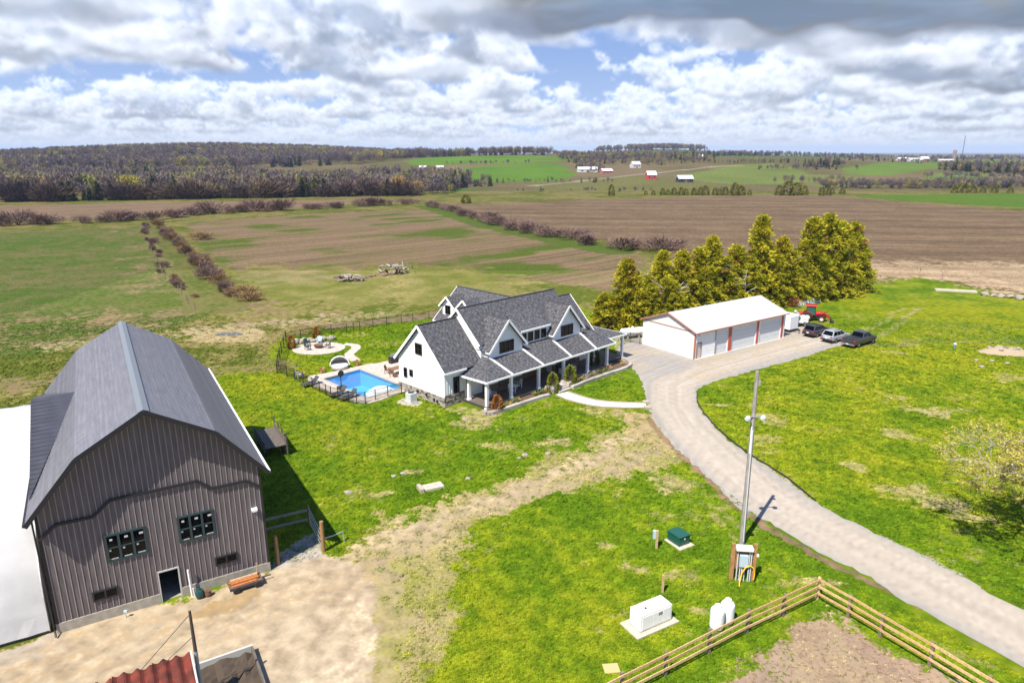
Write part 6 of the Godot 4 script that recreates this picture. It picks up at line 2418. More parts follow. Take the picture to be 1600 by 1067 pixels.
	tag(part("straw_mat", b, M("straw mat", Color(0.62, 0.50, 0.22), 0.9, 0.0, "grit", 2.0)), "square straw coloured mat on the grass at the bottom edge", "mat")
	# a few pale stones scattered in the lawn
	for q in [[-9.5, -49.9], [-8.8, -50.4], [-3.5, -49.5], [0.6, -53.3], [1.1, -53.8], [3.1, -54.2], [-12.5, -47.2], [-4.6, -62.0], [57.0, -79.0], [60.0, -81.5], [61.2, -80.5], [58.2, -81.8]]:
		b = MB.new()
		b.stone(Vector3(0, 0.06, 0), Vector3(0.28, 0.14, 0.2) * rng.randf_range(0.7, 1.3), rng)
		tag(part("field_stone", b, M("boulder", Color(0.50, 0.44, 0.37), 0.9, 0.0, "fine", 0.6), null, W2(q[0], q[1])), "small pale stone lying in the grass", "stone", "pale stones scattered on the lawn")
	# well cap on the right lawn
	var cap := thing("wellhead", "small blue and white wellhead standing on the right lawn", "well cap", W2(58.9, -87.3))
	b = MB.new()
	b.tube([Vector3.ZERO, Vector3(0, 0.55, 0)], 0.16, 0.16, 10)
	part("casing", b, M("cap blue", Color(0.12, 0.2, 0.32), 0.5), cap)
	b = MB.new()
	b.lathe([Vector2(0.2, 0.55), Vector2(0.2, 0.68), Vector2(0.01, 0.74)], Vector3.ZERO, 12)
	part("cap", b, M("unit white", Color(0.68, 0.72, 0.74), 0.5), cap)
	# heap of soil and stones at the right
	var heap := thing("soil_heap", "low heap of tan soil with pale stones at the right edge", "soil heap", W2(64.2, -85.2), -0.15)
	b = MB.new()
	for i in 16:
		for k in 8:
			var f := func(u: int, v: int):
				var an := TAU * u / 16.0
				var r := v / 8.0
				var n := nC.get_noise_2d(cos(an) * r * 4.0, sin(an) * r * 4.0)
				return Vector3(cos(an) * r * 3.4, maxf(0.0, (1.0 - r * r) * 0.75 + n * 0.4 * (1.0 - r)) - 0.02, sin(an) * r * 1.6)
			b.quad(f.call(i, k), f.call(i, k + 1), f.call(i + 1, k + 1), f.call(i + 1, k))
			b.quad(f.call(i + 1, k), f.call(i + 1, k + 1), f.call(i, k + 1), f.call(i, k))
	part("soil", b, M("heap soil", Color(0.46, 0.36, 0.25), 0.95, 0.0, "grit", 1.0, 2.0), heap)
	for i in 14:
		b = MB.new()
		var r := rng.randf_range(0.15, 0.42)
		b.stone(Vector3(rng.randf_range(-2.2, 2.4), 0.45 + rng.randf() * 0.3, rng.randf_range(-0.7, 0.7)), Vector3(r, r * 0.6, r * 0.8), rng)
		part("stone", b, M("boulder", Color(0.50, 0.44, 0.37), 0.9, 0.0, "fine", 0.6), heap)
	# row of stones and a slab along the far lawn edge
	for i in 12:
		b = MB.new()
		var r := rng.randf_range(0.45, 0.85)
		b.stone(Vector3(0, r * 0.4, 0), Vector3(r * 1.2, r * 0.75, r), rng)
		tag(part("boulder", b, M("boulder", Color(0.50, 0.44, 0.37), 0.9, 0.0, "fine", 0.6), null, W2(86.0 + i * 1.05 + rng.randf() * 0.3, -122.6 + i * 0.75 + rng.randf() * 0.5)), "pale boulder in the row along the lawn's far right edge", "boulder", "boulders along the far right lawn edge")
	b = MB.new()
	b.soft_box(Vector3(-3.4, 0, -0.6), Vector3(3.4, 0.35, 0.6), 0.05, Transform3D(Basis(Vector3.UP, -0.32), W2(83.3, -126.0)))
	tag(part("stone_slab", b, M("pad stone", Color(0.55, 0.49, 0.39), 0.9, 0.0, "stain", 0.8)), "long flat pale slab left of the boulder row at the lawn's far edge", "stone slab")
	# stacks beside the cedars
	var grey := M("grey timber", Color(0.34, 0.31, 0.28), 0.9, 0.0, "wood", 0.6)
	for q in [[57.6, -122.0, 2.2, 1.5, "grey stack of weathered timber beside the right cedars, left of the lidded one"], [61.0, -123.8, 3.0, 1.6, "stacked grey firewood with a pale lid at the foot of the right cedars"]]:
		var st := thing("firewood_stack", q[4], "firewood stack", W2(q[0], q[1]), 0.3)
		var rows := 6
		for y in rows:
			for k in 7:
				b = MB.new()
				var r := 0.12
				b.tube([Vector3(-q[2] / 2 + (k + 0.5) * q[2] / 7.0, 0.14 + y * 0.23, -0.6 + rng.randf() * 0.1), Vector3(-q[2] / 2 + (k + 0.5) * q[2] / 7.0, 0.14 + y * 0.23, 0.6 + rng.randf() * 0.12)], r, r * 0.95, 6)
				part("log", b, grey, st)
		if q[2] > 2.5:
			b = MB.new()
			b.soft_box(Vector3(-q[2] / 2 - 0.15, 1.5, -0.75), Vector3(q[2] / 2 + 0.15, 1.62, 0.8), 0.03)
			part("lid", b, M("lid tan", Color(0.50, 0.40, 0.29), 0.9, 0.0, "wood", 0.6), st)
	var tarp := thing("covered_stack", "stack under pale blue and white sheets behind the red tractor", "covered stack", W2(50.6, -116.2), 0.55)
	b = MB.new()
	for k in 12:
		var f := func(i: int, z: float): return Vector3(-3.2 + i * 0.53, 0.55 + nC.get_noise_2d(i * 1.7, z * 2.0) * 0.35 + (0.35 if absf(z) < 0.5 else 0.0), z)
		for z in [[-1.2, -0.4], [-0.4, 0.4], [0.4, 1.2]]:
			b.quad(f.call(k, z[1]), f.call(k + 1, z[1]), f.call(k + 1, z[0]), f.call(k, z[0]))
		var g0: Vector3 = f.call(k, 1.2)
		var g1: Vector3 = f.call(k + 1, 1.2)
		b.quad(Vector3(g0.x, 0, 1.35), Vector3(g1.x, 0, 1.35), g1, g0)
	part("sheet", b, M("pale sheet", Color(0.62, 0.70, 0.74), 0.5), tarp)
	b = MB.new()
	b.box(Vector3(-3.1, 0, -1.1), Vector3(3.0, 0.35, 1.15))
	part("pallet", b, grey, tarp)
	for i in 18:
		b = MB.new()
		var r := rng.randf_range(0.25, 0.6)
		b.stone(Vector3(0, r * 0.5, 0), Vector3(r, r * 0.8, r), rng)
		tag(part("boulder", b, M("grey boulder", Color(0.36, 0.33, 0.31), 0.9, 0.0, "fine", 0.6), null, W2(64.5 + (i % 6) * 0.85 + rng.randf() * 0.4, -126.6 - (i % 6) * 0.75 - (i / 6) * 0.6 + rng.randf() * 0.4)), "grey boulder in the pile at the right end of the cedars", "boulder", "boulder pile at the right end of the cedars")
	# heap of old logs out in the meadow
	for q in [[-33.0, -137.0, 1.0, "lower left heap of bleached logs in the meadow behind the pool"], [-25.2, -146.5, 1.25, "upper right heap of bleached logs in the meadow behind the pool"]]:
		var lh := thing("log_heap", q[3], "log heap", W2(q[0], q[1]))
		for i in 26:
			b = MB.new()
			var c: Vector3 = Vector3(rng.randf_range(-2.8, 2.8), 0.3 + rng.randf() * 0.9, rng.randf_range(-1.2, 1.2)) * q[2]
			var d := Vector3(rng.randfn() * 1.0, rng.randfn() * 0.15, rng.randfn() * 0.5).normalized() * rng.randf_range(1.2, 2.8)
			var r := rng.randf_range(0.12, 0.3)
			b.tube([c - d * 0.5, c + Vector3(0, rng.randf() * 0.15, 0), c + d * 0.5], r, r * 0.7, 7)
			part("log", b, [M("bleached log", Color(0.46, 0.43, 0.38), 0.9, 0.0, "wood", 0.6), M("brown log", Color(0.26, 0.19, 0.14), 0.9, 0.0, "wood", 0.6)][0 if rng.randf() < 0.7 else 1], lh)
	b = MB.new()
	for i in 10:
		var r := rng.randf_range(0.5, 1.3)
		b.stone(Vector3(-31.5 + i * 0.8, 0.1, -140.5 - i * 0.75 + rng.randf()), Vector3(r, 0.45, r * 0.8), rng)
	var brush := part("brush_pile", b, M("brush soil", Color(0.24, 0.16, 0.10), 0.95, 0.0, "grit", 0.8))
	tag(brush, "low brown earth ridge between the two log heaps", "earth ridge")
	# pond
	b = MB.new()
	var pond := PackedVector2Array()
	for i in 20:
		var a := TAU * i / 20
		pond.push_back(Vector2(-40.6 + cos(a) * (2.0 + sin(a * 3) * 0.2), -94.7 + sin(a) * 0.95))
	sheet(b, pond, 0.012)
	structure("pond_water", b, M("pond", Color(0.035, 0.045, 0.06), 0.08), "small dark puddle in the sandy patch beyond the pool yard")
	# black edging along the lawn side of the drive
	b = MB.new()
	var edge := P2([22.6, -45.9, 21.9, -49.9, 20.7, -53.3, 19.8, -57.1, 19.2, -61.8, 19.35, -66.8, 20.0, -69.6])
	var sm := ragged(edge, 0.05)
	for i in sm.size() - 1:
		b.bar(Vector3(sm[i].x, 0.06, sm[i].y), Vector3(sm[i + 1].x, 0.06, sm[i + 1].y), 0.07, 0.16)
	tag(part("lawn_edging", b, M("edging black", Color(0.025, 0.022, 0.02), 0.8)), "dark edging strip between the drive's bend and the right lawn", "edging")


# ------------------------------------------------------------------ vehicles
func loft(b: MB, secs: Array) -> void:
	for i in secs.size() - 1:
		var p: Array = secs[i]
		var q: Array = secs[i + 1]
		for k in p.size():
			var j := (k + 1) % p.size()
			b.quad(p[k], q[k], q[j], p[j])
	var a: Array = secs[0]
	var e: Array = secs[secs.size() - 1]
	for k in range(1, a.size() - 1):
		b.tri(a[0], a[k], a[k + 1])
		b.tri(e[0], e[k + 1], e[k])


# a body section across the car at x: sill, door line, shoulder
func section(x: float, w: float, y0: float, y1: float, top: float) -> Array:
	var h := w / 2
	return [Vector3(x, y0, h * 0.86), Vector3(x, y0 + 0.12, h * 0.97), Vector3(x, y1, h), Vector3(x, lerpf(y1, top, 0.7), h * 0.97), Vector3(x, top, h * 0.86),
		Vector3(x, top + 0.025, 0), Vector3(x, top, -h * 0.86), Vector3(x, lerpf(y1, top, 0.7), -h * 0.97), Vector3(x, y1, -h), Vector3(x, y0 + 0.12, -h * 0.97), Vector3(x, y0, -h * 0.86)]


func wheel(parent: Node, at: Vector3, r: float, w: float, rim: Material, called := "wheel") -> void:
	var b := MB.new()
	b.lathe([Vector2(r * 0.6, -w / 2), Vector2(r * 0.93, -w / 2), Vector2(r, -w * 0.3), Vector2(r, w * 0.3), Vector2(r * 0.93, w / 2), Vector2(r * 0.6, w / 2)], at, 20, Basis(Vector3.RIGHT, PI / 2))
	var o := part(called, b, M("rubber", Color(0.02, 0.02, 0.02), 0.8), parent)
	b = MB.new()
	b.lathe([Vector2(0.01, -w * 0.42), Vector2(r * 0.25, -w * 0.44), Vector2(r * 0.62, -w * 0.36), Vector2(r * 0.62, w * 0.36), Vector2(r * 0.25, w * 0.44), Vector2(0.01, w * 0.42)], at, 12, Basis(Vector3.RIGHT, PI / 2))
	part("rim", b, rim, o)


func make_car(called: String, label: String, category: String, at: Vector3, turn: float, paint: StandardMaterial3D, truck: bool) -> void:
	var o := thing(called, label, category, at, turn)
	var L := 5.8 if truck else 4.65
	var W := 2.0 if truck else 1.86
	var dark := M("car trim", Color(0.018, 0.018, 0.02), 0.5)
	var b := MB.new()
	var x0 := -L / 2
	var secs := []
	if truck:
		for q in [[0.0, 0.45, 0.95, 0.9], [0.08, 0.4, 1.0, 1.18], [2.1, 0.4, 1.0, 1.2], [2.12, 0.4, 1.0, 1.2], [4.2, 0.4, 1.0, 1.22], [5.2, 0.4, 0.98, 1.16], [5.65, 0.42, 0.92, 1.06], [5.8, 0.5, 0.84, 0.85]]:
			secs.push_back(section(x0 + q[0], W * q[2], q[1], 0.8, q[3]))
	else:
		for q in [[0.0, 0.42, 0.9, 0.78], [0.1, 0.34, 0.97, 1.02], [0.6, 0.32, 1.0, 1.05], [3.2, 0.32, 1.0, 1.04], [4.1, 0.34, 0.98, 0.96], [4.5, 0.36, 0.92, 0.84], [4.65, 0.42, 0.82, 0.66]]:
			secs.push_back(section(x0 + q[0], W * q[2], q[1], 0.68, q[3]))
	loft(b, secs)
	part("body", b, paint, o)
	# cabin: a tapered shell, its glass set just proud
	var base := 1.2 if truck else 1.02
	var roof := 1.86 if truck else 1.68
	var c := [x0 + 2.15, x0 + 2.5, x0 + 3.75, x0 + 4.45] if truck else [x0 + 0.12, x0 + 0.55, x0 + 2.35, x0 + 3.3]
	var hb := W * 0.45
	var ht := W * 0.36
	var P := func(x: float, y: float, s: float): return Vector3(x, y, s)
	var lo := [Vector3(c[0], base, hb), Vector3(c[3], base, hb), Vector3(c[3], base, -hb), Vector3(c[0], base, -hb)]
	var hi := [Vector3(c[1], roof - 0.05, ht), Vector3(c[2], roof - 0.05, ht), Vector3(c[2], roof - 0.05, -ht), Vector3(c[1], roof - 0.05, -ht)]
	b = MB.new()
	for i in 4:
		b.quad(lo[i], lo[(i + 1) % 4], hi[(i + 1) % 4], hi[i])
	var hi2 := [Vector3(c[1] + 0.12, roof, ht - 0.14), Vector3(c[2] - 0.12, roof, ht - 0.14), Vector3(c[2] - 0.12, roof, -ht + 0.14), Vector3(c[1] + 0.12, roof, -ht + 0.14)]
	for i in 4:
		b.quad(hi[i], hi[(i + 1) % 4], hi2[(i + 1) % 4], hi2[i])
	b.quad(hi2[0], hi2[1], hi2[2], hi2[3])
	part("cabin", b, paint, o)
	var pane := func(a: Vector3, e: Vector3, f: Vector3, g: Vector3):
		var q := MB.new()
		var nn := (e - a).cross(f - a).normalized()
		q.prism([a + nn * 0.02, e + nn * 0.02, f + nn * 0.02, g + nn * 0.02], -nn * 0.025)
		part("window", q, pane_glass(), o)
	var at2 := func(i: int, u: float, v: float):
		var j := (i + 1) % 4
		var bl: Vector3 = lo[i].lerp(lo[j], u)
		var tl: Vector3 = hi[i].lerp(hi[j], u)
		return bl.lerp(tl, v)
	for i in [0, 2]:
		for s in ([[0.05, 0.34], [0.38, 0.64], [0.68, 0.95]] if not truck else [[0.06, 0.44], [0.5, 0.94]]):
			pane.call(at2.call(i, s[0], 0.1), at2.call(i, s[1], 0.1), at2.call(i, s[1], 0.9), at2.call(i, s[0], 0.9))
	for i in [1, 3]:
		pane.call(at2.call(i, 0.07, 0.08), at2.call(i, 0.93, 0.08), at2.call(i, 0.93, 0.92), at2.call(i, 0.07, 0.92))
	if truck:
		b = MB.new()
		b.box(Vector3(x0 + 0.12, 1.19, -W * 0.41), Vector3(x0 + 2.08, 1.245, W * 0.41))
		part("bed_cover", b, dark, o)
		b = MB.new()
		b.box(Vector3(x0 - 0.06, 0.75, -0.78), Vector3(x0 + 0.02, 1.16, 0.78))
		part("tailgate", b, paint, o)
	# lights, bumper, plate
	for s in [-1.0, 1.0]:
		b = MB.new()
		if truck:
			b.box(Vector3(x0 - 0.03, 0.78, s * W * 0.5 - s * 0.24), Vector3(x0 + 0.12, 1.14, s * W * 0.475))
		else:
			b.box(Vector3(x0 - 0.03, 0.78, s * W * 0.44 - s * 0.3), Vector3(x0 + 0.14, 0.94, s * W * 0.455))
		part("tail_light", b, M("tail light", Color(0.32, 0.01, 0.02), 0.3), o)
		b = MB.new()
		b.box(Vector3(x0 + L - 0.3, 0.66, s * W * 0.3), Vector3(x0 + L - 0.06, 0.8, s * W * 0.42))
		part("headlight", b, M("headlight", Color(0.6, 0.62, 0.65), 0.2), o)
		b = MB.new()
		b.box(Vector3(c[3] - 0.35, base - 0.02, s * (W * 0.5)), Vector3(c[3] - 0.2, base + 0.14, s * (W * 0.5 + 0.18)))
		part("mirror", b, paint, o)
	b = MB.new()
	b.box(Vector3(x0 - 0.1, 0.4, -W * 0.46), Vector3(x0 + 0.1, 0.62, W * 0.46))
	part("bumper", b, M("chrome bumper", Color(0.35, 0.36, 0.38), 0.3, 0.7) if truck else dark, o)
	b = MB.new()
	b.box(Vector3(x0 - 0.115, 0.5 if truck else 0.64, -0.16), Vector3(x0 - 0.06, 0.62 if truck else 0.78, 0.16))
	part("number_plate", b, M("unit white", Color(0.68, 0.72, 0.74), 0.5), o)
	if not truck:
		for s in [-1.0, 1.0]:
			b = MB.new()
			b.bar(Vector3(c[1] + 0.15, roof + 0.03, s * (ht - 0.12)), Vector3(c[2] - 0.15, roof + 0.03, s * (ht - 0.12)), 0.04, 0.04)
			part("roof_rail", b, dark, o)
	var r := 0.41 if truck else 0.35
	for q in ([1.15, 4.75] if truck else [0.95, 3.7]):
		for s in [-1.0, 1.0]:
			wheel(o, Vector3(x0 + q, r, s * (W / 2 - 0.13)), r, 0.27, M("alloy", Color(0.35, 0.36, 0.38), 0.35, 0.6))


func car_paint(key: String, c: Color) -> StandardMaterial3D:
	var m := M(key, c, 0.35, 0.3)
	m.clearcoat_enabled = true
	m.clearcoat = 0.8
	m.clearcoat_roughness = 0.08
	return m


func make_vehicles() -> void:
	var yaw := deg_to_rad(35.0)
	make_car("parked_car", "dark grey sport utility car parked nearest the garage", "car", W2(43.6, -94.3), yaw, car_paint("paint dark", Color(0.055, 0.05, 0.06)), false)
	make_car("parked_car", "silver sport utility car parked between the dark car and the pickup", "car", W2(44.9, -91.35), yaw, car_paint("paint silver", Color(0.42, 0.45, 0.49)), false)
	make_car("pickup_truck", "dark grey crew cab pickup truck at the edge of the lawn", "pickup truck", W2(47.15, -89.3), yaw, car_paint("paint graphite", Color(0.04, 0.042, 0.05)), true)
	# red tractor
	var red := car_paint("tractor red", Color(0.50, 0.012, 0.022))
	var dark := M("car trim", Color(0.018, 0.018, 0.02), 0.5)
	var rim := M("tractor rim", Color(0.62, 0.52, 0.50), 0.5)
	var o := thing("tractor", "red tractor with cab and front loader on the grass by the garage", "tractor", W2(46.6, -103.0), deg_to_rad(-24))
	var b := MB.new()
	loft(b, [section(0.35, 0.86, 0.85, 1.2, 1.5), section(1.0, 0.84, 0.8, 1.2, 1.48), section(1.75, 0.78, 0.75, 1.1, 1.36), section(2.0, 0.66, 0.8, 1.0, 1.12)])
	part("hood", b, red, o)
	b = MB.new()
	b.box(Vector3(-1.2, 0.55, -0.4), Vector3(1.9, 0.85, 0.4))
	part("chassis", b, dark, o)
	b = MB.new()
	for s in [[-0.95, -0.66], [-0.95, 0.6], [0.3, -0.66], [0.3, 0.6]]:
		b.box(Vector3(s[0], 0.9, s[1]), Vector3(s[0] + 0.07, 2.35, s[1] + 0.07))
	part("cab_frame", b, dark, o)
	b = MB.new()
	b.soft_box(Vector3(-1.1, 2.33, -0.76), Vector3(0.5, 2.52, 0.76), 0.07)
	part("cab_roof", b, red, o)
	var tint := M("tractor glass", Color(0.03, 0.10, 0.08), 0.1)
	for q in [[-0.9, 0.32, 0.62, 0.65], [-0.9, 0.32, -0.64, -0.61]]:
		b = MB.new()
		b.box(Vector3(q[0], 1.0, q[2]), Vector3(q[1], 2.33, q[3]))
		part("cab_window", b, tint, o)
	for x in [-0.94, 0.32]:
		b = MB.new()
		b.box(Vector3(x, 1.0, -0.6), Vector3(x + 0.03, 2.33, 0.6))
		part("cab_window", b, tint, o)
	for s in [-1.0, 1.0]:
		b = MB.new()
		for k in 6:
			var a0 := -0.2 + PI * 1.0 * k / 6.0
			var a1 := -0.2 + PI * 1.0 * (k + 1) / 6.0
			b.bar(Vector3(-0.75 - cos(a0) * 0.78, 0.68 + sin(a0) * 0.78, s * 0.78), Vector3(-0.75 - cos(a1) * 0.78, 0.68 + sin(a1) * 0.78, s * 0.78), 0.42, 0.05)
		part("fender", b, red, o)
		wheel(o, Vector3(-0.75, 0.68, s * 0.8), 0.68, 0.4, rim, "rear_wheel")
		wheel(o, Vector3(1.3, 0.46, s * 0.68), 0.46, 0.28, rim, "front_wheel")
		b = MB.new()
		b.bar(Vector3(0.4, 1.1, s * 0.5), Vector3(1.7, 1.35, s * 0.52), 0.1, 0.16)
		b.bar(Vector3(1.7, 1.35, s * 0.52), Vector3(2.6, 0.5, s * 0.5), 0.1, 0.14)
		part("loader_arm", b, red, o)
	b = MB.new()
	b.prism([Vector3(2.5, 0.12, 0.85), Vector3(3.1, 0.1, 0.85), Vector3(2.7, 0.3, 0.85), Vector3(2.6, 0.7, 0.85), Vector3(2.45, 0.68, 0.85)], Vector3(0, 0, -1.7))
	part("bucket", b, dark, o)
	b = MB.new()
	b.soft_box(Vector3(-2.3, 0.5, -0.6), Vector3(-1.5, 1.25, 0.5), 0.08)
	b.bar(Vector3(-1.6, 0.6, 0), Vector3(-1.0, 0.7, 0), 0.3, 0.1)
	part("rear_implement", b, red, o)
	# white enclosed trailer behind the garage
	var white := M("trailer white", Color(0.78, 0.79, 0.79), 0.4)
	var t := thing("enclosed_trailer", "white enclosed trailer half hidden behind the garage's right end", "trailer", W2(39.9, -97.1), yaw)
	b = MB.new()
	b.soft_box(Vector3(-1.0, 0.5, -1.6), Vector3(1.0, 2.6, 1.6), 0.25)
	part("body", b, white, t)
	b = MB.new()
	b.box(Vector3(1.0, 0.6, -1.2), Vector3(1.03, 2.35, 1.3))
	part("rear_door", b, M("trailer dark", Color(0.05, 0.055, 0.055), 0.5), t)
	for s in [-0.5, 0.5]:
		wheel(t, Vector3(0.95, 0.34, s), 0.34, 0.22, M("alloy", Color(0.35, 0.36, 0.38), 0.35, 0.6))
	b = MB.new()
	b.bar(Vector3(0, 0.45, 1.6), Vector3(0, 0.45, 2.7), 0.12, 0.1)
	b.bar(Vector3(0, 0.0, 2.5), Vector3(0, 0.6, 2.5), 0.08, 0.08)
	part("drawbar", b, dark, t)
	# white wood chipper
	var ch := thing("wood_chipper", "small white wood chipper with a tilted chute beside the tractor", "wood chipper", W2(43.4, -99.7), deg_to_rad(20))
	b = MB.new()
	b.soft_box(Vector3(-0.1, 0.5, -0.5), Vector3(1.0, 1.5, 0.5), 0.1)
	part("housing", b, white, ch)
	b = MB.new()
	b.bar(Vector3(0.0, 1.3, 0), Vector3(-1.3, 2.4, 0.1), 0.3, 0.3)
	part("chute", b, M("chute green", Color(0.50, 0.62, 0.55), 0.5), ch)
	b = MB.new()
	b.box(Vector3(-1.6, 0.35, -0.6), Vector3(1.3, 0.5, 0.6))
	part("frame", b, dark, ch)
	for s in [-0.68, 0.68]:
		wheel(ch, Vector3(0.2, 0.32, s), 0.32, 0.2, M("alloy", Color(0.35, 0.36, 0.38), 0.35, 0.6))


# ------------------------------------------------------------------ plants
func leaf(b: MB, at: Vector3, d: Vector3, side: Vector3, size: float) -> void:
	var nn := side.cross(d).normalized()
	b.vert(at - side * size * 0.35, nn)
	b.vert(at + d * size, nn)
	b.vert(at + side * size * 0.35, nn)


func rand_dir(r: RandomNumberGenerator) -> Vector3:
	return Vector3(r.randfn(), r.randfn(), r.randfn()).normalized()


func tuft_mesh(s: int, size: float, c: Color, blades := 40) -> ArrayMesh:
	var r := rng_of(s)
	var b := MB.new()
	b.coloured = true
	for i in blades:
		b.col = c * r.randf_range(0.7, 1.35)
		var d := Vector3(r.randfn() * 0.6, 1.0, r.randfn() * 0.6).normalized()
		var p := Vector3(r.randfn(), 0, r.randfn()) * size * 0.35 + Vector3(0, r.randf() * size * 0.3, 0)
		leaf(b, p, d, d.cross(rand_dir(r)).normalized(), size * r.randf_range(0.4, 0.9))
	return b.mesh()


func cone_shrub(s: int, c1: Color, c2: Color) -> ArrayMesh:
	var r := rng_of(s)
	var b := MB.new()
	b.coloured = true
	for i in 900:
		var t := pow(r.randf(), 1.3)
		var a := r.randf() * TAU
		var rad := 0.8 * sqrt(maxf(0.0, 1.0 - pow(t, 2.2))) * (0.72 + 0.28 * sqrt(minf(1.0, t * 6.0)))
		var k := rad * sqrt(r.randf_range(0.35, 1.0))
		b.col = c1.lerp(c2, r.randf()) * r.randf_range(0.75, 1.2)
		var d := Vector3(cos(a) * 1.6, r.randf_range(0.0, 0.5), sin(a) * 1.6).normalized()
		leaf(b, Vector3(cos(a) * k, t * 0.95 + 0.02, sin(a) * k), d, d.cross(rand_dir(r)).normalized(), r.randf_range(0.10, 0.22))
	return b.mesh()


# crown of a field grown cedar, eleven metres tall; leaders: [x, z, share of the height, share of the width]
func cedar_mesh(s: int, wide: float, c1: Color, c2: Color, leaders: Array) -> ArrayMesh:
	var r := rng_of(s)
	var b := MB.new()
	b.coloured = true
	for l in leaders:
		var h: float = 11.0 * l[2]
		var foot := Vector3(l[0], 0, l[1])
		var bulge := []
		for i in 10:
			bulge.push_back(r.randf_range(0.6, 1.3))
		var rows := int(210 * l[2])
		for i in rows:
			var t := 0.02 + 0.98 * float(i) / rows
			var a := i * 2.39996 + r.randf_range(-0.5, 0.5)
			var sector: float = bulge[int(fposmod(a + t * 3.0, TAU) / TAU * 10.0) % 10]
			var len: float = (pow(1.0 - t, 0.5) * 3.3 + 0.2) * wide * l[3] * lerpf(sector, 1.0, t) * r.randf_range(0.5, 1.2)
			if t < 0.14:
				len *= 0.70 + t * 2.1
			var up := r.randf_range(0.0, 0.45) + t * 0.6
			var d := Vector3(cos(a), up, sin(a)).normalized()
			var base := foot * (0.6 + 0.4 * t) + Vector3(0, t * h * 0.965, 0)
			var bc := c1.lerp(c2, clampf(r.randf_range(-0.15, 1.15), 0, 1))
			if r.randf() < 0.03:
				bc = Color(0.30, 0.15, 0.05)
			var n := 3 + int(len * 3.4)
			for k in n:
				var u := 0.22 + 0.8 * (k + r.randf()) / n
				var p := base + d * len * u + Vector3(0, -0.3 * u * u * len, 0)
				var spread := 0.26 + 0.2 * (1.0 - u)
				for q in 7:
					b.col = bc * r.randf_range(0.7, 1.25)
					var e := (d * 1.1 + rand_dir(r) * 0.65 + Vector3(0, -0.25, 0)).normalized()
					var side := e.cross(rand_dir(r)).normalized() * 0.62
					leaf(b, p + rand_dir(r) * spread, e, side, r.randf_range(0.24, 0.54))
	return b.mesh()


func trunk_mesh(s: int, h: float, r0: float, snags: int) -> MB:
	var r := rng_of(s)
	var b := MB.new()
	var path := []
	for i in 7:
		path.push_back(Vector3(r.randfn() * 0.12 * i / 6.0, h * i / 6.0 - 0.1, r.randfn() * 0.12 * i / 6.0))
	b.tube(path, r0, 0.03, 8, false)
	for i in snags:
		var t := r.randf_range(0.15, 0.85)
		var a := r.randf() * TAU
		var p := Vector3(0, h * t, 0)
		var d := Vector3(cos(a), r.randf_range(-0.2, 0.6), sin(a))
		var l := r.randf_range(1.0, 3.1)
		b.tube([p, p + d * l * 0.5, p + d * l + Vector3(0, -0.2, 0)], 0.07, 0.03, 5, false)
	return b


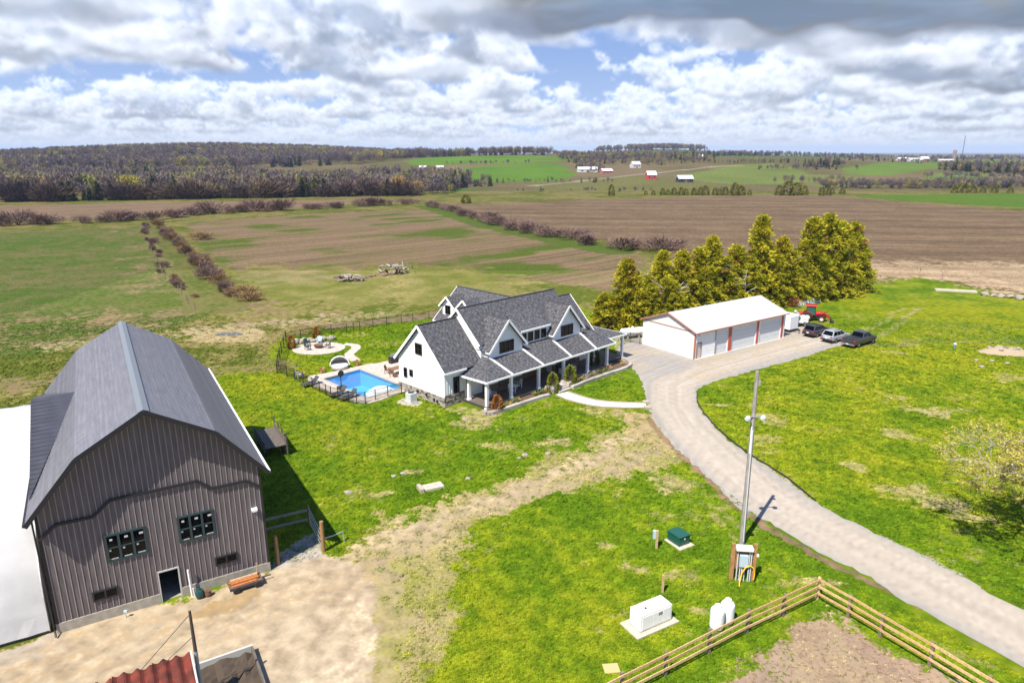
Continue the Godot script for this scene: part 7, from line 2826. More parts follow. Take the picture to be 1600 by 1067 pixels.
func make_cedars() -> void:
	var lf := vertex_mat("cedar leaf", 0.75, 0.8, 0.25)
	var bark := M("cedar bark", Color(0.34, 0.28, 0.23), 0.9, 0.0, "wood", 0.6)
	var protos := []
	var groups := [[[0.0, 0.0, 1.0, 1.0], [1.3, 0.4, 0.74, 0.62]], [[0.0, 0.0, 1.0, 1.0]], [[0.0, 0.0, 1.0, 0.8], [-1.5, 0.5, 0.86, 0.7], [1.2, 1.1, 0.72, 0.7]], [[0.0, 0.0, 1.0, 1.0], [-0.7, -0.7, 0.85, 0.7]], [[0.0, 0.0, 0.92, 0.75], [1.6, -0.3, 1.0, 0.7], [-1.1, 0.9, 0.8, 0.7], [-0.6, -1.4, 0.7, 0.7]]]
	var looks := [[1.05, Color(0.25, 0.265, 0.012), Color(0.50, 0.45, 0.03)], [0.82, Color(0.26, 0.265, 0.012), Color(0.52, 0.46, 0.03)], [1.25, Color(0.23, 0.25, 0.012), Color(0.48, 0.43, 0.03)], [0.95, Color(0.26, 0.26, 0.014), Color(0.52, 0.45, 0.03)], [1.4, Color(0.24, 0.255, 0.012), Color(0.49, 0.44, 0.03)]]
	for i in 5:
		protos.push_back([cedar_mesh(300 + i, looks[i][0], looks[i][1], looks[i][2], groups[i]), trunk_mesh(320 + i, 10.6, 0.2, 8 + i * 4).mesh()])
	var ordinal := ["first", "second", "third", "fourth", "fifth", "sixth", "seventh", "eighth", "ninth", "tenth", "eleventh", "twelfth", "thirteenth", "fourteenth", "fifteenth", "sixteenth", "seventeenth", "eighteenth", "nineteenth", "twentieth", "twenty-first"]
	# x, z, height, prototype
	var at := [[13.7, -98.7, 5.3, 2], [16.8, -98.6, 10.4, 3], [20.1, -99.6, 7.8, 2], [22.9, -102.9, 10.9, 1], [23.9, -100.2, 7.4, 4], [26.2, -104.2, 10.8, 3], [29.4, -106.1, 11.1, 0], [31.6, -107.5, 12.6, 1], [34.5, -108.9, 9.2, 2], [36.4, -110.3, 10.9, 0], [39.3, -111.4, 8.8, 2], [41.4, -113.6, 15.3, 1], [43.6, -114.4, 8.9, 4], [46.1, -116.0, 11.5, 3], [48.5, -117.0, 9.6, 4], [52.1, -118.6, 14.6, 0], [53.2, -119.6, 9.4, 4], [56.0, -121.4, 15.0, 2], [58.9, -122.2, 10.4, 4], [59.2, -123.4, 13.5, 0], [63.0, -126.2, 13.0, 2]]
	var r := rng_of(8)
	for i in at.size():
		var q: Array = at[i]
		var look := "slender" if q[3] in [1, 3] else "broad"
		var size := "tall" if q[2] > 12.0 else ("short" if q[2] < 8.0 else "mid height")
		var o := thing("cedar_tree", "%s %s yellow green cedar, %s from the left in the row behind the garage" % [size, look, ordinal[i]], "cedar tree", W2(q[0], q[1]), r.randf() * TAU, "yellow green cedars behind the garage")
		part_of("crown", protos[q[3]][0], lf, o)
		part_of("trunk", protos[q[3]][1], bark, o)
		var k: float = q[2] / 11.0
		o.scale = Vector3(lerpf(k, 1.0, 0.35) * 1.06, k, lerpf(k, 1.0, 0.35) * 1.06)
	# dead pale trunks among them
	for q in [[25.0, -100.9, 6.5, "bleached dead trunk standing among the cedars left of the garage roof ridge"], [38.0, -108.8, 7.5, "leaning bleached dead trunk among the middle cedars"], [21.6, -98.9, 6.8, "bleached dead trunk close to the left end of the cedars"]]:
		var b := trunk_mesh(int(q[2] * 10), q[2], 0.13, 14)
		var o := part("dead_tree", b, M("dead wood", Color(0.52, 0.47, 0.42), 0.9), null, W2(q[0], q[1]))
		o.rotation = Vector3(0.1, q[0], 0.12)
		tag(o, q[3], "dead tree")
	var bush := bare_mesh(55, 700, Color(0.30, 0.12, 0.05), Color(0.38, 0.20, 0.08))
	for q in [[47.6, -112.6, 1.7], [41.2, -109.0, 1.4]]:
		var o := part_of("brown_shrub", bush, vertex_mat("twig", 0.9, 0.0, 0.1), null, W2(q[0], q[1]))
		o.scale = Vector3.ONE * q[2]
		tag(o, "low rust brown shrub at the foot of the cedars " + ("behind the tractor" if q[2] > 1.5 else "behind the garage roof's right end"), "shrub")
	# bare saplings at the right end, on the edge of the field
	for q in [[84.2, -139.5, 5.5, "thin bare sapling with yellow buds at the edge of the pale strip, left of two"], [88.0, -138.0, 4.8, "thin bare sapling leaning at the edge of the pale strip, right of two"], [74.5, -136.5, 2.4, "tiny bare bush at the edge of the pale strip right of the cedars"]]:
		var o := thing("sapling", q[3], "sapling", W2(q[0], q[1]))
		var m := branchy(int(q[0]), q[2], 3, 0.06, Color(0.30, 0.24, 0.16), Color(0.40, 0.33, 0.06), 120)
		part_of("branches", m[0], M("twig grey", Color(0.33, 0.27, 0.21), 0.9), o)
		part_of("buds", m[1], vertex_mat("leaf", 0.8, 0.3), o)
	# bare trees behind the left cedars
	for q in [[30.0, -124.0, 8.0, "grey leafless tree standing behind the left cedars"], [38.5, -133.0, 9.0, "yellow budding bare tree behind the middle cedars"], [33.0, -131.0, 6.5, "small grey bare tree between the hedgerow end and the cedars"]]:
		var o := thing("bare_tree", q[3], "tree", W2(q[0], q[1]))
		var m := branchy(int(q[0] * 3), q[2], 4, 0.12, Color(0.25, 0.2, 0.15), Color(0.30, 0.25, 0.07), 420)
		part_of("branches", m[0], M("twig grey", Color(0.33, 0.27, 0.21), 0.9), o)
		part_of("buds", m[1], vertex_mat("leaf", 0.8, 0.3), o)


# a leafless shrub one metre high and about as wide
func bare_mesh(s: int, twigs: int, c1: Color, c2: Color) -> ArrayMesh:
	var r := rng_of(s)
	var b := MB.new()
	b.coloured = true
	var lobes := []
	for i in 6:
		lobes.push_back(Vector3(r.randfn() * 0.36, r.randf_range(0.3, 0.62), r.randfn() * 0.36))
	for i in twigs:
		var c: Vector3 = lobes[r.randi() % 6]
		var p := c + rand_dir(r) * pow(r.randf(), 0.45) * Vector3(0.5, 0.40, 0.5)
		p.y = absf(p.y)
		var d := (p * Vector3(1, 0.6, 1) + Vector3(0, 0.35, 0) + rand_dir(r) * 0.45).normalized()
		b.col = c1.lerp(c2, r.randf()) * r.randf_range(0.7, 1.25)
		var side := d.cross(rand_dir(r)).normalized()
		var l := r.randf_range(0.16, 0.42)
		var w := r.randf_range(0.010, 0.024) * (0.32 if twigs > 5000 else 1.0)
		b.tri(p - side * w, p + side * w, p + d * l)
	for i in 26:
		var a := r.randf() * TAU
		var d := Vector3(cos(a) * 0.8, 1.0, sin(a) * 0.8).normalized()
		b.col = c1 * 0.9
		var side := d.cross(rand_dir(r)).normalized() * 0.016
		b.tri(-side, side, d * r.randf_range(0.4, 0.75))
	return b.mesh()


# a leafless tree grown by forking: [branches, buds]
func branchy(s: int, h: float, levels: int, r0: float, wood: Color, bud: Color, buds: int, spread := 0.75) -> Array:
	var r := rng_of(s)
	var b := MB.new()
	var g := MB.new()
	g.coloured = true
	var tips := []
	var todo := [[Vector3(0, -0.1, 0), Vector3(0, 1, 0), h * 0.30, r0, levels]]
	while todo.size():
		var q: Array = todo.pop_back()
		var p: Vector3 = q[0]
		var d: Vector3 = q[1]
		var l: float = q[2]
		var e := p + d * l * 0.5 + rand_dir(r) * l * 0.06
		var f := e + (d + rand_dir(r) * 0.18).normalized() * l * 0.5
		b.tube([p, e, f], q[3], q[3] * 0.62, 8 if q[3] > 0.08 else (5 if q[3] > 0.02 else 3), false)
		if q[4] <= 1:
			tips.push_back([e, f])
		if q[4] > 0:
			var kids := 3 if q[4] >= levels - 1 else 4
			for k in kids:
				var dd := (d * 0.9 + rand_dir(r) * spread + Vector3(0, 0.12, 0)).normalized()
				todo.push_back([p.lerp(f, r.randf_range(0.55, 1.0)), dd, l * r.randf_range(0.62, 0.86), q[3] * 0.55, q[4] - 1])
	for i in buds:
		var t: Array = tips[r.randi() % tips.size()]
		var p: Vector3 = (t[0] as Vector3).lerp(t[1], r.randf_range(0.0, 1.15))
		g.col = bud * r.randf_range(0.6, 1.3)
		var d := rand_dir(r)
		leaf(g, p + rand_dir(r) * 0.07, d, d.cross(rand_dir(r)).normalized(), r.randf_range(0.05, 0.11))
	return [b.mesh(), g.mesh()]


func make_near_tree() -> void:
	var o := thing("budding_tree", "large bare tree with yellow buds at the right edge of the picture", "tree", W2(33.4, -38.0), 2.4)
	var m := branchy(4242, 10.5, 6, 0.22, Color(0.3, 0.26, 0.2), Color(0.40, 0.35, 0.06), 34000, 0.95)
	part_of("branches", m[0], M("bud bark", Color(0.36, 0.32, 0.265), 0.9), o)
	part_of("buds", m[1], vertex_mat("bud leaf", 0.8, 0.4), o)
	o.scale = Vector3(1.6, 1.1, 1.6)



func row_points(p: PackedVector2Array, n: int, wander: float, r: RandomNumberGenerator) -> Array:
	var total := 0.0
	for i in p.size() - 1:
		total += p[i].distance_to(p[i + 1])
	var out := []
	for k in n:
		var d := total * (k + 0.5 + r.randf_range(-0.3, 0.3)) / n
		for i in p.size() - 1:
			var l := p[i].distance_to(p[i + 1])
			if d <= l or i == p.size() - 2:
				out.push_back(p[i].lerp(p[i + 1], d / l) + Vector2(r.randfn(), r.randfn()) * wander)
				break
			d -= l
	return out


func make_shrubs() -> void:
	var r := rng_of(61)
	var tw := vertex_mat("twig", 0.9, 0.0, 0.1)
	var purple := []
	for i in 4:
		purple.push_back(bare_mesh(500 + i, 1100, Color(0.13, 0.085, 0.078), Color(0.22, 0.15, 0.125)))
	var tan_ := bare_mesh(510, 1000, Color(0.17, 0.11, 0.06), Color(0.30, 0.20, 0.10))
	# along the far edge of the near fields
	var n := 0
	for q in row_points(P2([-330, -205, -250, -222, -180, -248, -157, -258, -146, -267, -138, -274, -134, -293, -114, -311, -89, -322, -75, -341, -50, -359]), 52, 1.5, r):
		var o := part_of("hedge_shrub", purple[r.randi() % 4], tw, null, W2(q.x, q.y, -0.1))
		var k := r.randf_range(2.2, 4.3) * (1.35 if r.randf() < 0.2 else 1.0)
		o.scale = Vector3(k * 1.35, k, k * 1.35)
		o.rotation.y = r.randf() * TAU
		tag(o, "%s bare purple shrub in the %s of the far brown field's hedgerow" % ["small" if k < 2.8 else ("tall" if k < 4.0 else "large spreading"), "left third" if q.x < -220 else ("middle" if q.x < -128 else "right third")], "shrub", "hedgerow shrubs along the far brown field")
	# along the green strip beside the ploughed field
	var place := row_points(P2([-43, -345, -9, -254, 9, -214, 26, -186, 43, -181]), 17, 0.8, r)
	for i in place.size():
		var q: Vector2 = place[i]
		var o := part_of("hedge_shrub", purple[i % 4], tw, null, W2(q.x + 3.0, q.y, -0.1))
		var k := lerpf(2.6, 3.7, i / 16.0) * r.randf_range(0.8, 1.15)
		o.scale = Vector3(k * 1.5, k, k * 1.5)
		o.rotation.y = r.randf() * TAU
		tag(o, "leafless purple shrub beside the ploughed field, %s from the far end of the row" % ["first", "second", "third", "fourth", "fifth", "sixth", "seventh", "eighth", "ninth", "tenth", "eleventh", "twelfth", "thirteenth", "fourteenth", "fifteenth", "sixteenth", "seventeenth"][i], "shrub", "shrubs on the green strip beside the ploughed field")
	# two thin lines down the grass lane on the left
	for line in [[P2([-137, -256, -100, -190, -76, -148, -56, -117]), 34, 0.75, "small leafless shrub in the left line of the grass lane"], [P2([-129, -251, -95, -193, -70, -153, -50, -120]), 46, 1.25, "leafless shrub in the right line of the grass lane"]]:
		for q in row_points(line[0], line[1], 0.6, r):
			if nA.get_noise_2d(q.x * 4.0, q.y * 4.0) > 0.18:
				continue
			var rust := r.randf() < 0.15
			var o := part_of("lane_shrub", tan_ if rust else purple[r.randi() % 4], tw, null, W2(q.x, q.y, -0.05))
			var k: float = r.randf_range(0.6, 2.2) * line[2]
			o.scale = Vector3(k * 0.95, k, k * 0.95)
			o.rotation.y = r.randf() * TAU
			tag(o, line[3] + (", rusty tan" if rust else ", purple brown"), "shrub", line[3])
	for q in [[-48.5, -121.0, 2.2, "large rusty brown shrub at the near end of the grass lane"], [-46.0, -117.0, 1.8, "low rusty shrub nearest the pool yard in the grass lane"], [-93, -205, 2.6, "lone purple shrub beside the grass lane's right line"]]:
		var o := part_of("lane_shrub", tan_, tw, null, W2(q[0], q[1]))
		o.scale = Vector3(q[2] * 1.3, q[2], q[2] * 1.3)
		tag(o, q[3], "shrub")
	# old fence posts down the lane
	for q in row_points(P2([-100, -188, -76, -147, -51, -108]), 20, 0.2, r):
		var b := MB.new()
		b.box(Vector3(-0.06, 0, -0.06), Vector3(0.06, 1.2, 0.06))
		tag(part("lane_post", b, M("grey post wood", Color(0.27, 0.215, 0.15), 0.9), null, W2(q.x, q.y)), "old grey fence post in the line down the grass lane", "fence post", "fence posts down the grass lane")


# ------------------------------------------------------------------ distant country
func far_leafless(s: int, n: int) -> ArrayMesh:
	var r := rng_of(s)
	var b := MB.new()
	b.coloured = true
	b.col = Color(0.8, 0.75, 0.7)
	b.tube([Vector3(0, -0.1, 0), Vector3(0, 0.4, 0), Vector3(0, 0.7, 0)], 0.016, 0.006, 3, false)
	for i in n:
		var p := Vector3(0, 0.62, 0) + rand_dir(r) * pow(r.randf(), 0.5) * Vector3(0.27, 0.36, 0.27)
		var d := (Vector3(p.x * 1.4, 0.45, p.z * 1.4) + rand_dir(r) * 0.4).normalized()
		var side := d.cross(rand_dir(r)).normalized()
		b.col = Color.WHITE * r.randf_range(0.65, 1.3)
		var w := r.randf_range(0.011, 0.024)
		b.tri(p - side * w, p + side * w, p + d * r.randf_range(0.10, 0.2))
	return b.mesh()


func far_conifer(s: int, n: int) -> ArrayMesh:
	var r := rng_of(s)
	var b := MB.new()
	b.coloured = true
	b.col = Color(0.8, 0.6, 0.5)
	b.tube([Vector3(0, -0.1, 0), Vector3(0, 0.6, 0)], 0.016, 0.008, 3, false)
	for i in n:
		var t := pow(r.randf(), 1.25)
		var a := r.randf() * TAU
		var k := (pow(1.0 - t, 0.8) * 0.20 + 0.012) * r.randf_range(0.55, 1.1)
		var d := Vector3(cos(a), 0.15, sin(a)).normalized()
		b.col = Color.WHITE * r.randf_range(0.6, 1.35)
		leaf(b, Vector3(cos(a) * k * 0.45, t * 0.95 + 0.03, sin(a) * k * 0.45), d, d.cross(rand_dir(r)).normalized(), 0.06 + k * 0.6)
	return b.mesh()


func wood(called: String, label: String, mesh: ArrayMesh, spots: Array) -> void:
	# spots: [x, z, height, colour]
	var mm := MultiMesh.new()
	mm.transform_format = MultiMesh.TRANSFORM_3D
	mm.use_colors = true
	mm.mesh = mesh
	mm.instance_count = spots.size()
	var r := rng_of(spots.size())
	for i in spots.size():
		var q: Array = spots[i]
		var k: float = q[2]
		mm.set_instance_transform(i, Transform3D(Basis(Vector3.UP, r.randf() * TAU).scaled(Vector3(k * r.randf_range(0.85, 1.25), k, k * r.randf_range(0.85, 1.25))), Vector3(q[0], height_at(q[0], q[1]) - 0.1, q[1])))
		mm.set_instance_color(i, q[3])
	var o := MultiMeshInstance3D.new()
	o.name = numbered(called)
	o.multimesh = mm
	o.material_override = vertex_mat("far foliage", 0.95, 0.0, 0.05)
	add_child(o, true)
	o.set_meta("kind", "stuff")
	o.set_meta("label", label)


func make_distance() -> void:
	var r := rng_of(1234)
	var bare := far_leafless(1, 240)
	var bare2 := far_leafless(2, 240)
	var con := far_conifer(3, 130)
	var greys := [Color(0.135, 0.108, 0.118), Color(0.165, 0.128, 0.128), Color(0.19, 0.15, 0.125), Color(0.145, 0.122, 0.135), Color(0.20, 0.175, 0.105)]
	var fresh := [Color(0.27, 0.26, 0.085), Color(0.34, 0.28, 0.10), Color(0.24, 0.25, 0.085)]
	var darks := [Color(0.032, 0.052, 0.03), Color(0.04, 0.066, 0.032), Color(0.05, 0.068, 0.034)]
	var open := [P2([-262, -710, -255, -775, -210, -780, -165, -712, -182, -655, -225, -655]), P2([-390, -740, -305, -695, -290, -745, -370, -790])]
	# the wooded hill on the left
	var a := []
	var c := []
	for i in 17000:
		var x := r.randf_range(-1750, 60)
		var z := r.randf_range(-1900, -640)
		var e := pow((x + 800.0) / 690.0, 2) + pow((z + 1300.0) / 580.0, 2) + nA.get_noise_2d(x * 0.15, z * 0.15) * 0.35
		if e > 1.0:
			continue
		if Geometry2D.is_point_in_polygon(Vector2(x, z), open[0]) or Geometry2D.is_point_in_polygon(Vector2(x, z), open[1]):
			continue
		var n := nA.get_noise_2d(x * 0.25 + 400.0, z * 0.25)
		if n > 0.24 and r.randf() < 0.6:
			c.push_back([x, z, r.randf_range(10, 15), darks[r.randi() % 3]])
		else:
			var col: Color = fresh[r.randi() % 3] if nA.get_noise_2d(x * 0.2, z * 0.2 + 900.0) > 0.22 and r.randf() < 0.6 else greys[r.randi() % 5]
			a.push_back([x, z, r.randf_range(11, 17), col])
	wood("forest", "leafless purple grey forest covering the long hill on the left", bare, a)
	wood("forest", "dark evergreens mixed into the forest on the left hill", con, c)
	# mixed wood between the far brown field and the hill
	a = []
	c = []
	for i in 3600:
		var x := r.randf_range(-620, -40)
		var z := r.randf_range(-720, -396)
		var edge := -368.0 - (x + 265.0) * 0.30 if x < -100.0 else -424.0
		if z > edge - 8.0 or (x > -190.0 and z < -560.0 and r.randf() < 0.55):
			continue
		if Geometry2D.is_point_in_polygon(Vector2(x, z), open[0]):
			continue
		var n := nA.get_noise_2d(x * 0.5, z * 0.5 + 300.0)
		if n > (-0.05 if x < -215 else 0.12) and r.randf() < 0.6:
			c.push_back([x, z, r.randf_range(7, 14), darks[r.randi() % 3]])
		else:
			a.push_back([x, z, r.randf_range(8, 15) * (0.7 if z > edge - 30.0 else 1.0), fresh[r.randi() % 3] if r.randf() < 0.12 else greys[r.randi() % 5]])
	wood("woodland", "mixed bare woodland behind the far brown field on the left", bare2, a)
	wood("woodland", "dark evergreens scattered in the woodland behind the far brown field", con, c)
	# rows and copses to the right
	var zones := [[-20, -1120, 85, 22, 210, 0, 13.0], [115, -1110, 55, 22, 90, 0, 8.0], [400, -2030, 165, 60, 420, 0, 17.0], [165, -960, 105, 100, 520, 0, 8.0], [92, -830, 16, 60, 110, 0, 6.5], [40, -660, 60, 8, 40, 0, 5.0], [480, -1750, 180, 50, 300, 1, 12.0], [720, -1800, 220, 40, 200, 2, 12.0],
		[366, -826, 24, 9, 46, 1, 11.0], [300, -884, 60, 7, 60, 0, 6.0], [335, -796, 60, 8, 60, 0, 6.0], [280, -640, 40, 9, 30, 0, 8.0], [345, -592, 85, 15, 300, 0, 8.0], [470, -610, 90, 18, 320, 0, 8.0], [610, -800, 120, 66, 620, 2, 11.0], [470, -700, 60, 10, 60, 0, 7.0], [900, -1000, 160, 60, 420, 2, 11.0],
		[1300, -2000, 450, 60, 380, 2, 11.0], [740, -1185, 120, 20, 60, 0, 8.0], [-78, -625, 62, 44, 110, 2, 9.0], [-110, -735, 40, 22, 46, 0, 8.0], [100, -545, 100, 8, 40, 0, 4.0], [-330, -1500, 220, 60, 260, 1, 12.0], [240, -955, 40, 14, 30, 1, 9.0], [-30, -905, 60, 8, 34, 0, 5.0], [560, -1010, 120, 12, 70, 0, 7.0]]
	a = []
	c = []
	for q in zones:
		for i in q[4]:
			var x: float = q[0] + r.randf_range(-1, 1) * q[2]
			var z: float = q[1] + r.randf_range(-1, 1) * q[3]
			if pow((x - q[0]) / q[2], 2) + pow((z - q[1]) / q[3], 2) > 1.0:
				continue
			var ev := 0.12 if q[5] == 0 else (0.75 if q[5] == 1 else 0.4)
			var h: float = q[6] * r.randf_range(0.6, 1.1)
			if r.randf() < ev:
				c.push_back([x, z, h, darks[r.randi() % 3]])
			else:
				a.push_back([x, z, h, fresh[r.randi() % 3] if r.randf() < 0.15 else greys[r.randi() % 5]])
	wood("copse", "bare trees in copses and lines across the far hills", bare, a)
	wood("copse", "evergreens in copses and lines across the far hills", con, c)
	# trees that stand out one by one
	var round_cedar := cone_shrub(91, Color(0.11, 0.12, 0.02), Color(0.20, 0.195, 0.03))
	var willow := far_leafless(7, 900)
	var single := far_leafless(8, 700)
	var cedar := far_conifer(9, 500)
	var tint := func(col: Color, k: String):
		var m := vertex_mat(k, 0.95, 0.0, 0.05)
		m.albedo_color = col.linear_to_srgb()
		return m
	var yellow: Material = tint.call(Color(0.42, 0.38, 0.09), "far yellow")
	var orange: Material = tint.call(Color(0.42, 0.29, 0.11), "far orange")
	var gold: Material = tint.call(Color(0.62, 0.44, 0.02), "far gold")
	var olive: Material = tint.call(Color(0.13, 0.135, 0.022), "far olive")
	var greym: Material = tint.call(Color(0.23, 0.18, 0.16), "far grey")
	var darkm: Material = tint.call(Color(0.055, 0.08, 0.036), "far dark")
	for q in [[-218, -398, 13.5, 1.5, willow, yellow, "large pale yellow willow in front of the woodland on the left"], [-177, -408, 8, 1.4, willow, yellow, "small pale yellow tree in the woodland's edge"], [-125, -420, 8.5, 0.8, willow, gold, "bright golden tree at the end of the far brown field"], [-118, -418, 8.5, 0.9, cedar, olive, "olive cedar just right of the golden tree"], [-104, -438, 7.5, 1.1, cedar, olive, "round olive tree between the golden tree and the orange willows"],
		[-70, -432, 12, 1.3, willow, orange, "large orange brown willow at the right end of the woodland"], [-78, -440, 11, 1.2, willow, greym, "grey bare tree left of the orange willow"], [-60, -447, 9, 1.2, willow, orange, "smaller orange willow right of the large orange one"], [-49, -524, 8, 0.9, willow, gold, "golden bush by the farmhouses in the valley"], [-66, -560, 9, 0.9, willow, yellow, "yellow tree among the valley farmhouses"],
		[-24, -362, 4.6, 1.9, cedar, olive, "round olive cedar at the top corner of the ploughed field"], [61, -428, 7.0, 1.0, cedar, olive, "lone olive cedar at the far edge of the ploughed field"], [-48, -590, 15, 0.9, cedar, darkm, "tall dark spruce by the valley farmhouses"], [-42, -596, 12, 0.9, cedar, darkm, "dark spruce right of the tall one in the valley"], [171, -432, 9.0, 1.6, cedar, olive, "broad olive cedar in the right half of the field-edge row"], [177, -434, 8.0, 1.6, cedar, olive, "second broad olive cedar in the right half of the field-edge row"], [166, -433, 6.5, 1.5, cedar, olive, "left one of the broad olive cedars at the field's far edge"], [183, -436, 6.0, 1.3, cedar, olive, "right one of the broad olive cedars at the field's far edge"]]:
		var conifer: bool = q[5] == olive
		var o := part_of("field_tree", round_cedar if conifer else q[4], vertex_mat("leaf", 0.8, 0.3) if conifer else q[5], null, Vector3(q[0], height_at(q[0], q[1]) - 0.1, q[1]))
		o.scale = Vector3(q[2] * q[3], q[2], q[2] * q[3])
		if conifer:
			o.scale = Vector3(q[2] * q[3] * 0.38, q[2], q[2] * q[3] * 0.38)
		tag(o, q[6], "tree")
	for q in [[84, 3.0], [88, 3.4], [94, 4.6], [97, 3.8], [101, 5.0], [105, 5.2], [108, 4.4], [113, 5.0], [117, 5.4], [121, 6.2], [126, 4.8], [129, 4.2], [133, 5.5], [138, 8.0], [143, 6.4], [148, 3.6], [191, 5.5], [196, 5.0], [205, 4.6], [212, 5.2], [290, 6.2], [297, 7.6], [303, 7.0], [310, 6.0], [318, 6.6], [330, 5.6]]:
		var z: float = -430.0 - (absf(q[0] - 200.0) * 0.05) + r.randf_range(-2, 2)
		if q[0] > 200:
			z = -446.0 - (q[0] - 200.0) * 0.12
		var o := part_of("hedge_cedar", round_cedar, vertex_mat("leaf", 0.8, 0.3), null, Vector3(q[0], height_at(q[0], z) - 0.1, z))
		o.scale = Vector3(q[1] * 0.5, q[1], q[1] * 0.5)
		o.rotation.y = r.randf() * TAU
		tag(o, "%s olive cedar in the %s of the broken row along the ploughed field" % ["low" if q[1] < 5.0 else ("mid height" if q[1] < 6.0 else "taller"), "left end" if q[0] < 107 else ("left part" if q[0] < 150 else ("middle" if q[0] < 250 else "right end"))], "cedar tree", "cedars along the ploughed field's far edge")
	var thicket := [bare_mesh(701, 1500, Color(0.085, 0.062, 0.062), Color(0.15, 0.112, 0.10)), bare_mesh(702, 1500, Color(0.075, 0.058, 0.06), Color(0.135, 0.105, 0.10)), bare_mesh(703, 1500, Color(0.12, 0.09, 0.06), Color(0.19, 0.145, 0.09))]
	for i in 60:
		var x := -272.0 + i * 3.6 + r.randf_range(-2, 2)
		var z := (-368.0 - (x + 265.0) * 0.30 if x < -100.0 else -424.0) - 7.0 + r.randf_range(-3, 3)
		var ev := r.randf() < (0.4 if x < -215 else 0.2)
		var o := part_of("edge_tree", cedar if ev else thicket[i % 3], darkm if ev else vertex_mat("twig", 0.9, 0.0, 0.1), null, Vector3(x, height_at(x, z) - 0.1, z))
		var k := r.randf_range(5.0, 11.0)
		o.scale = Vector3(k * 1.3, k, k * 1.3)
		o.rotation.y = r.randf() * TAU
		tag(o, ("dark evergreen" if ev else "grey leafless tree") + " on the woodland's front edge, " + ("far left" if x < -215 else ("left of the orange willows" if x > -140 else "middle stretch")), "tree", "evergreens on the woodland edge" if ev else "bare trees on the woodland edge")
	# farms and houses
	var white := Color(0.5, 0.5, 0.5)
	var list := [[-358, -764, 14, 9, 4.5, 0.3, white, Color(0.55, 0.56, 0.58), "white farm shed at the foot of the left hill, leftmost"], [-313, -716, 18, 8, 4, 0.2, Color(0.5, 0.48, 0.46), Color(0.45, 0.45, 0.47), "long grey farm shed at the foot of the left hill"], [-322, -688, 8, 6, 3, 0.1, white, Color(0.6, 0.6, 0.6), "tiny white shed below the leftmost farm shed"],
		[-270, -750, 16, 8, 5, 0.1, white, Color(0.55, 0.56, 0.58), "white barn above the small green meadow on the left hill"], [-284, -744, 9, 6, 3.5, 0.0, Color(0.5, 0.5, 0.52), Color(0.6, 0.6, 0.62), "small grey house left of the white hillside barn"], [-254, -752, 6, 5, 3.5, 0.0, white, Color(0.55, 0.56, 0.58), "small white shed right of the hillside barn"],
		[-72, -604, 13, 8, 4, 0.5, Color(0.16, 0.10, 0.08), Color(0.15, 0.12, 0.12), "brown farmhouse among trees in the valley"], [-56, -642, 16, 9, 4, -0.2, Color(0.22, 0.19, 0.2), Color(0.2, 0.19, 0.21), "grey roofed farmhouse in the valley right of the brown one"], [-95, -672, 8, 6, 4, 0.1, white, Color(0.3, 0.3, 0.32), "white cottage above the brown farmhouse"], [-106, -836, 8, 6, 4, 0.1, white, Color(0.6, 0.6, 0.6), "white house at the left foot of the green hill"], [-86, -834, 9, 6, 4, 0.2, Color(0.6, 0.58, 0.5), Color(0.55, 0.56, 0.58), "cream house at the left foot of the green hill"],
		[84, -784, 22, 9, 4.5, 0.1, white, Color(0.55, 0.56, 0.58), "long white roofed barn by the winding road"], [103, -768, 12, 8, 4, 0.3, Color(0.4, 0.12, 0.12), Color(0.65, 0.6, 0.62), "small red house right of the long white barn"], [146, -834, 10, 9, 6, 0.3, white, Color(0.5, 0.52, 0.55), "white farmhouse between dark trees"],
		[137, -692, 9, 8, 6.5, 0.15, Color(0.45, 0.05, 0.05), Color(0.55, 0.62, 0.66), "red barn with a pale blue roof beside the road"], [163, -662, 14, 9, 5, 0.1, Color(0.03, 0.035, 0.045), Color(0.62, 0.68, 0.70), "black barn with a white roof right of the red barn"], [300, -1120, 8, 7, 5, 0.1, white, Color(0.6, 0.6, 0.6), "small white house on the skyline ridge"],
		[690, -1250, 16, 9, 4.5, 0.1, white, Color(0.55, 0.56, 0.58), "white dairy barn at the left of the skyline farm"], [662, -1160, 22, 10, 4.5, 0.0, white, Color(0.55, 0.56, 0.58), "large white barn in the skyline farm"], [680, -1166, 14, 9, 6.5, 0.2, Color(0.35, 0.12, 0.1), Color(0.55, 0.56, 0.58), "red barn with a white roof in the skyline farm"], [706, -1150, 24, 8, 3, 0.0, white, Color(0.55, 0.56, 0.58), "long low white shed beside the skyline silo"]]
	for q in list:
		var o := thing("farm_building", q[8], "farm building", Vector3(q[0], height_at(q[0], q[1]) - 0.2, q[1]), q[5])
		var w: float = q[2]
		var d: float = q[3]
		var h: float = q[4]
		var b := MB.new()
		b.prism([Vector3(w / 2, 0, d / 2), Vector3(w / 2, 0, -d / 2), Vector3(w / 2, h * 0.7, -d / 2), Vector3(w / 2, h * 1.25, 0), Vector3(w / 2, h * 0.7, d / 2)], Vector3(-w, 0, 0))
		part("wall", b, M("far wall %s" % q[6].to_html(), q[6], 0.8), o)
		for s in [-1.0, 1.0]:
			b = MB.new()
			slab(b, [Vector3(-w / 2 - 0.4, h * 1.29, 0), Vector3(-w / 2 - 0.4, h * 0.67, s * (d / 2 + 0.5)), Vector3(w / 2 + 0.4, h * 0.67, s * (d / 2 + 0.5)), Vector3(w / 2 + 0.4, h * 1.29, 0)], 0.25)
			part("roof", b, M("far roof %s" % q[7].to_html(), q[7], 0.6), o)
		b = MB.new()
		b.box(Vector3(-w * 0.08, 0, d / 2), Vector3(w * 0.08, h * 0.5, d / 2 + 0.1))
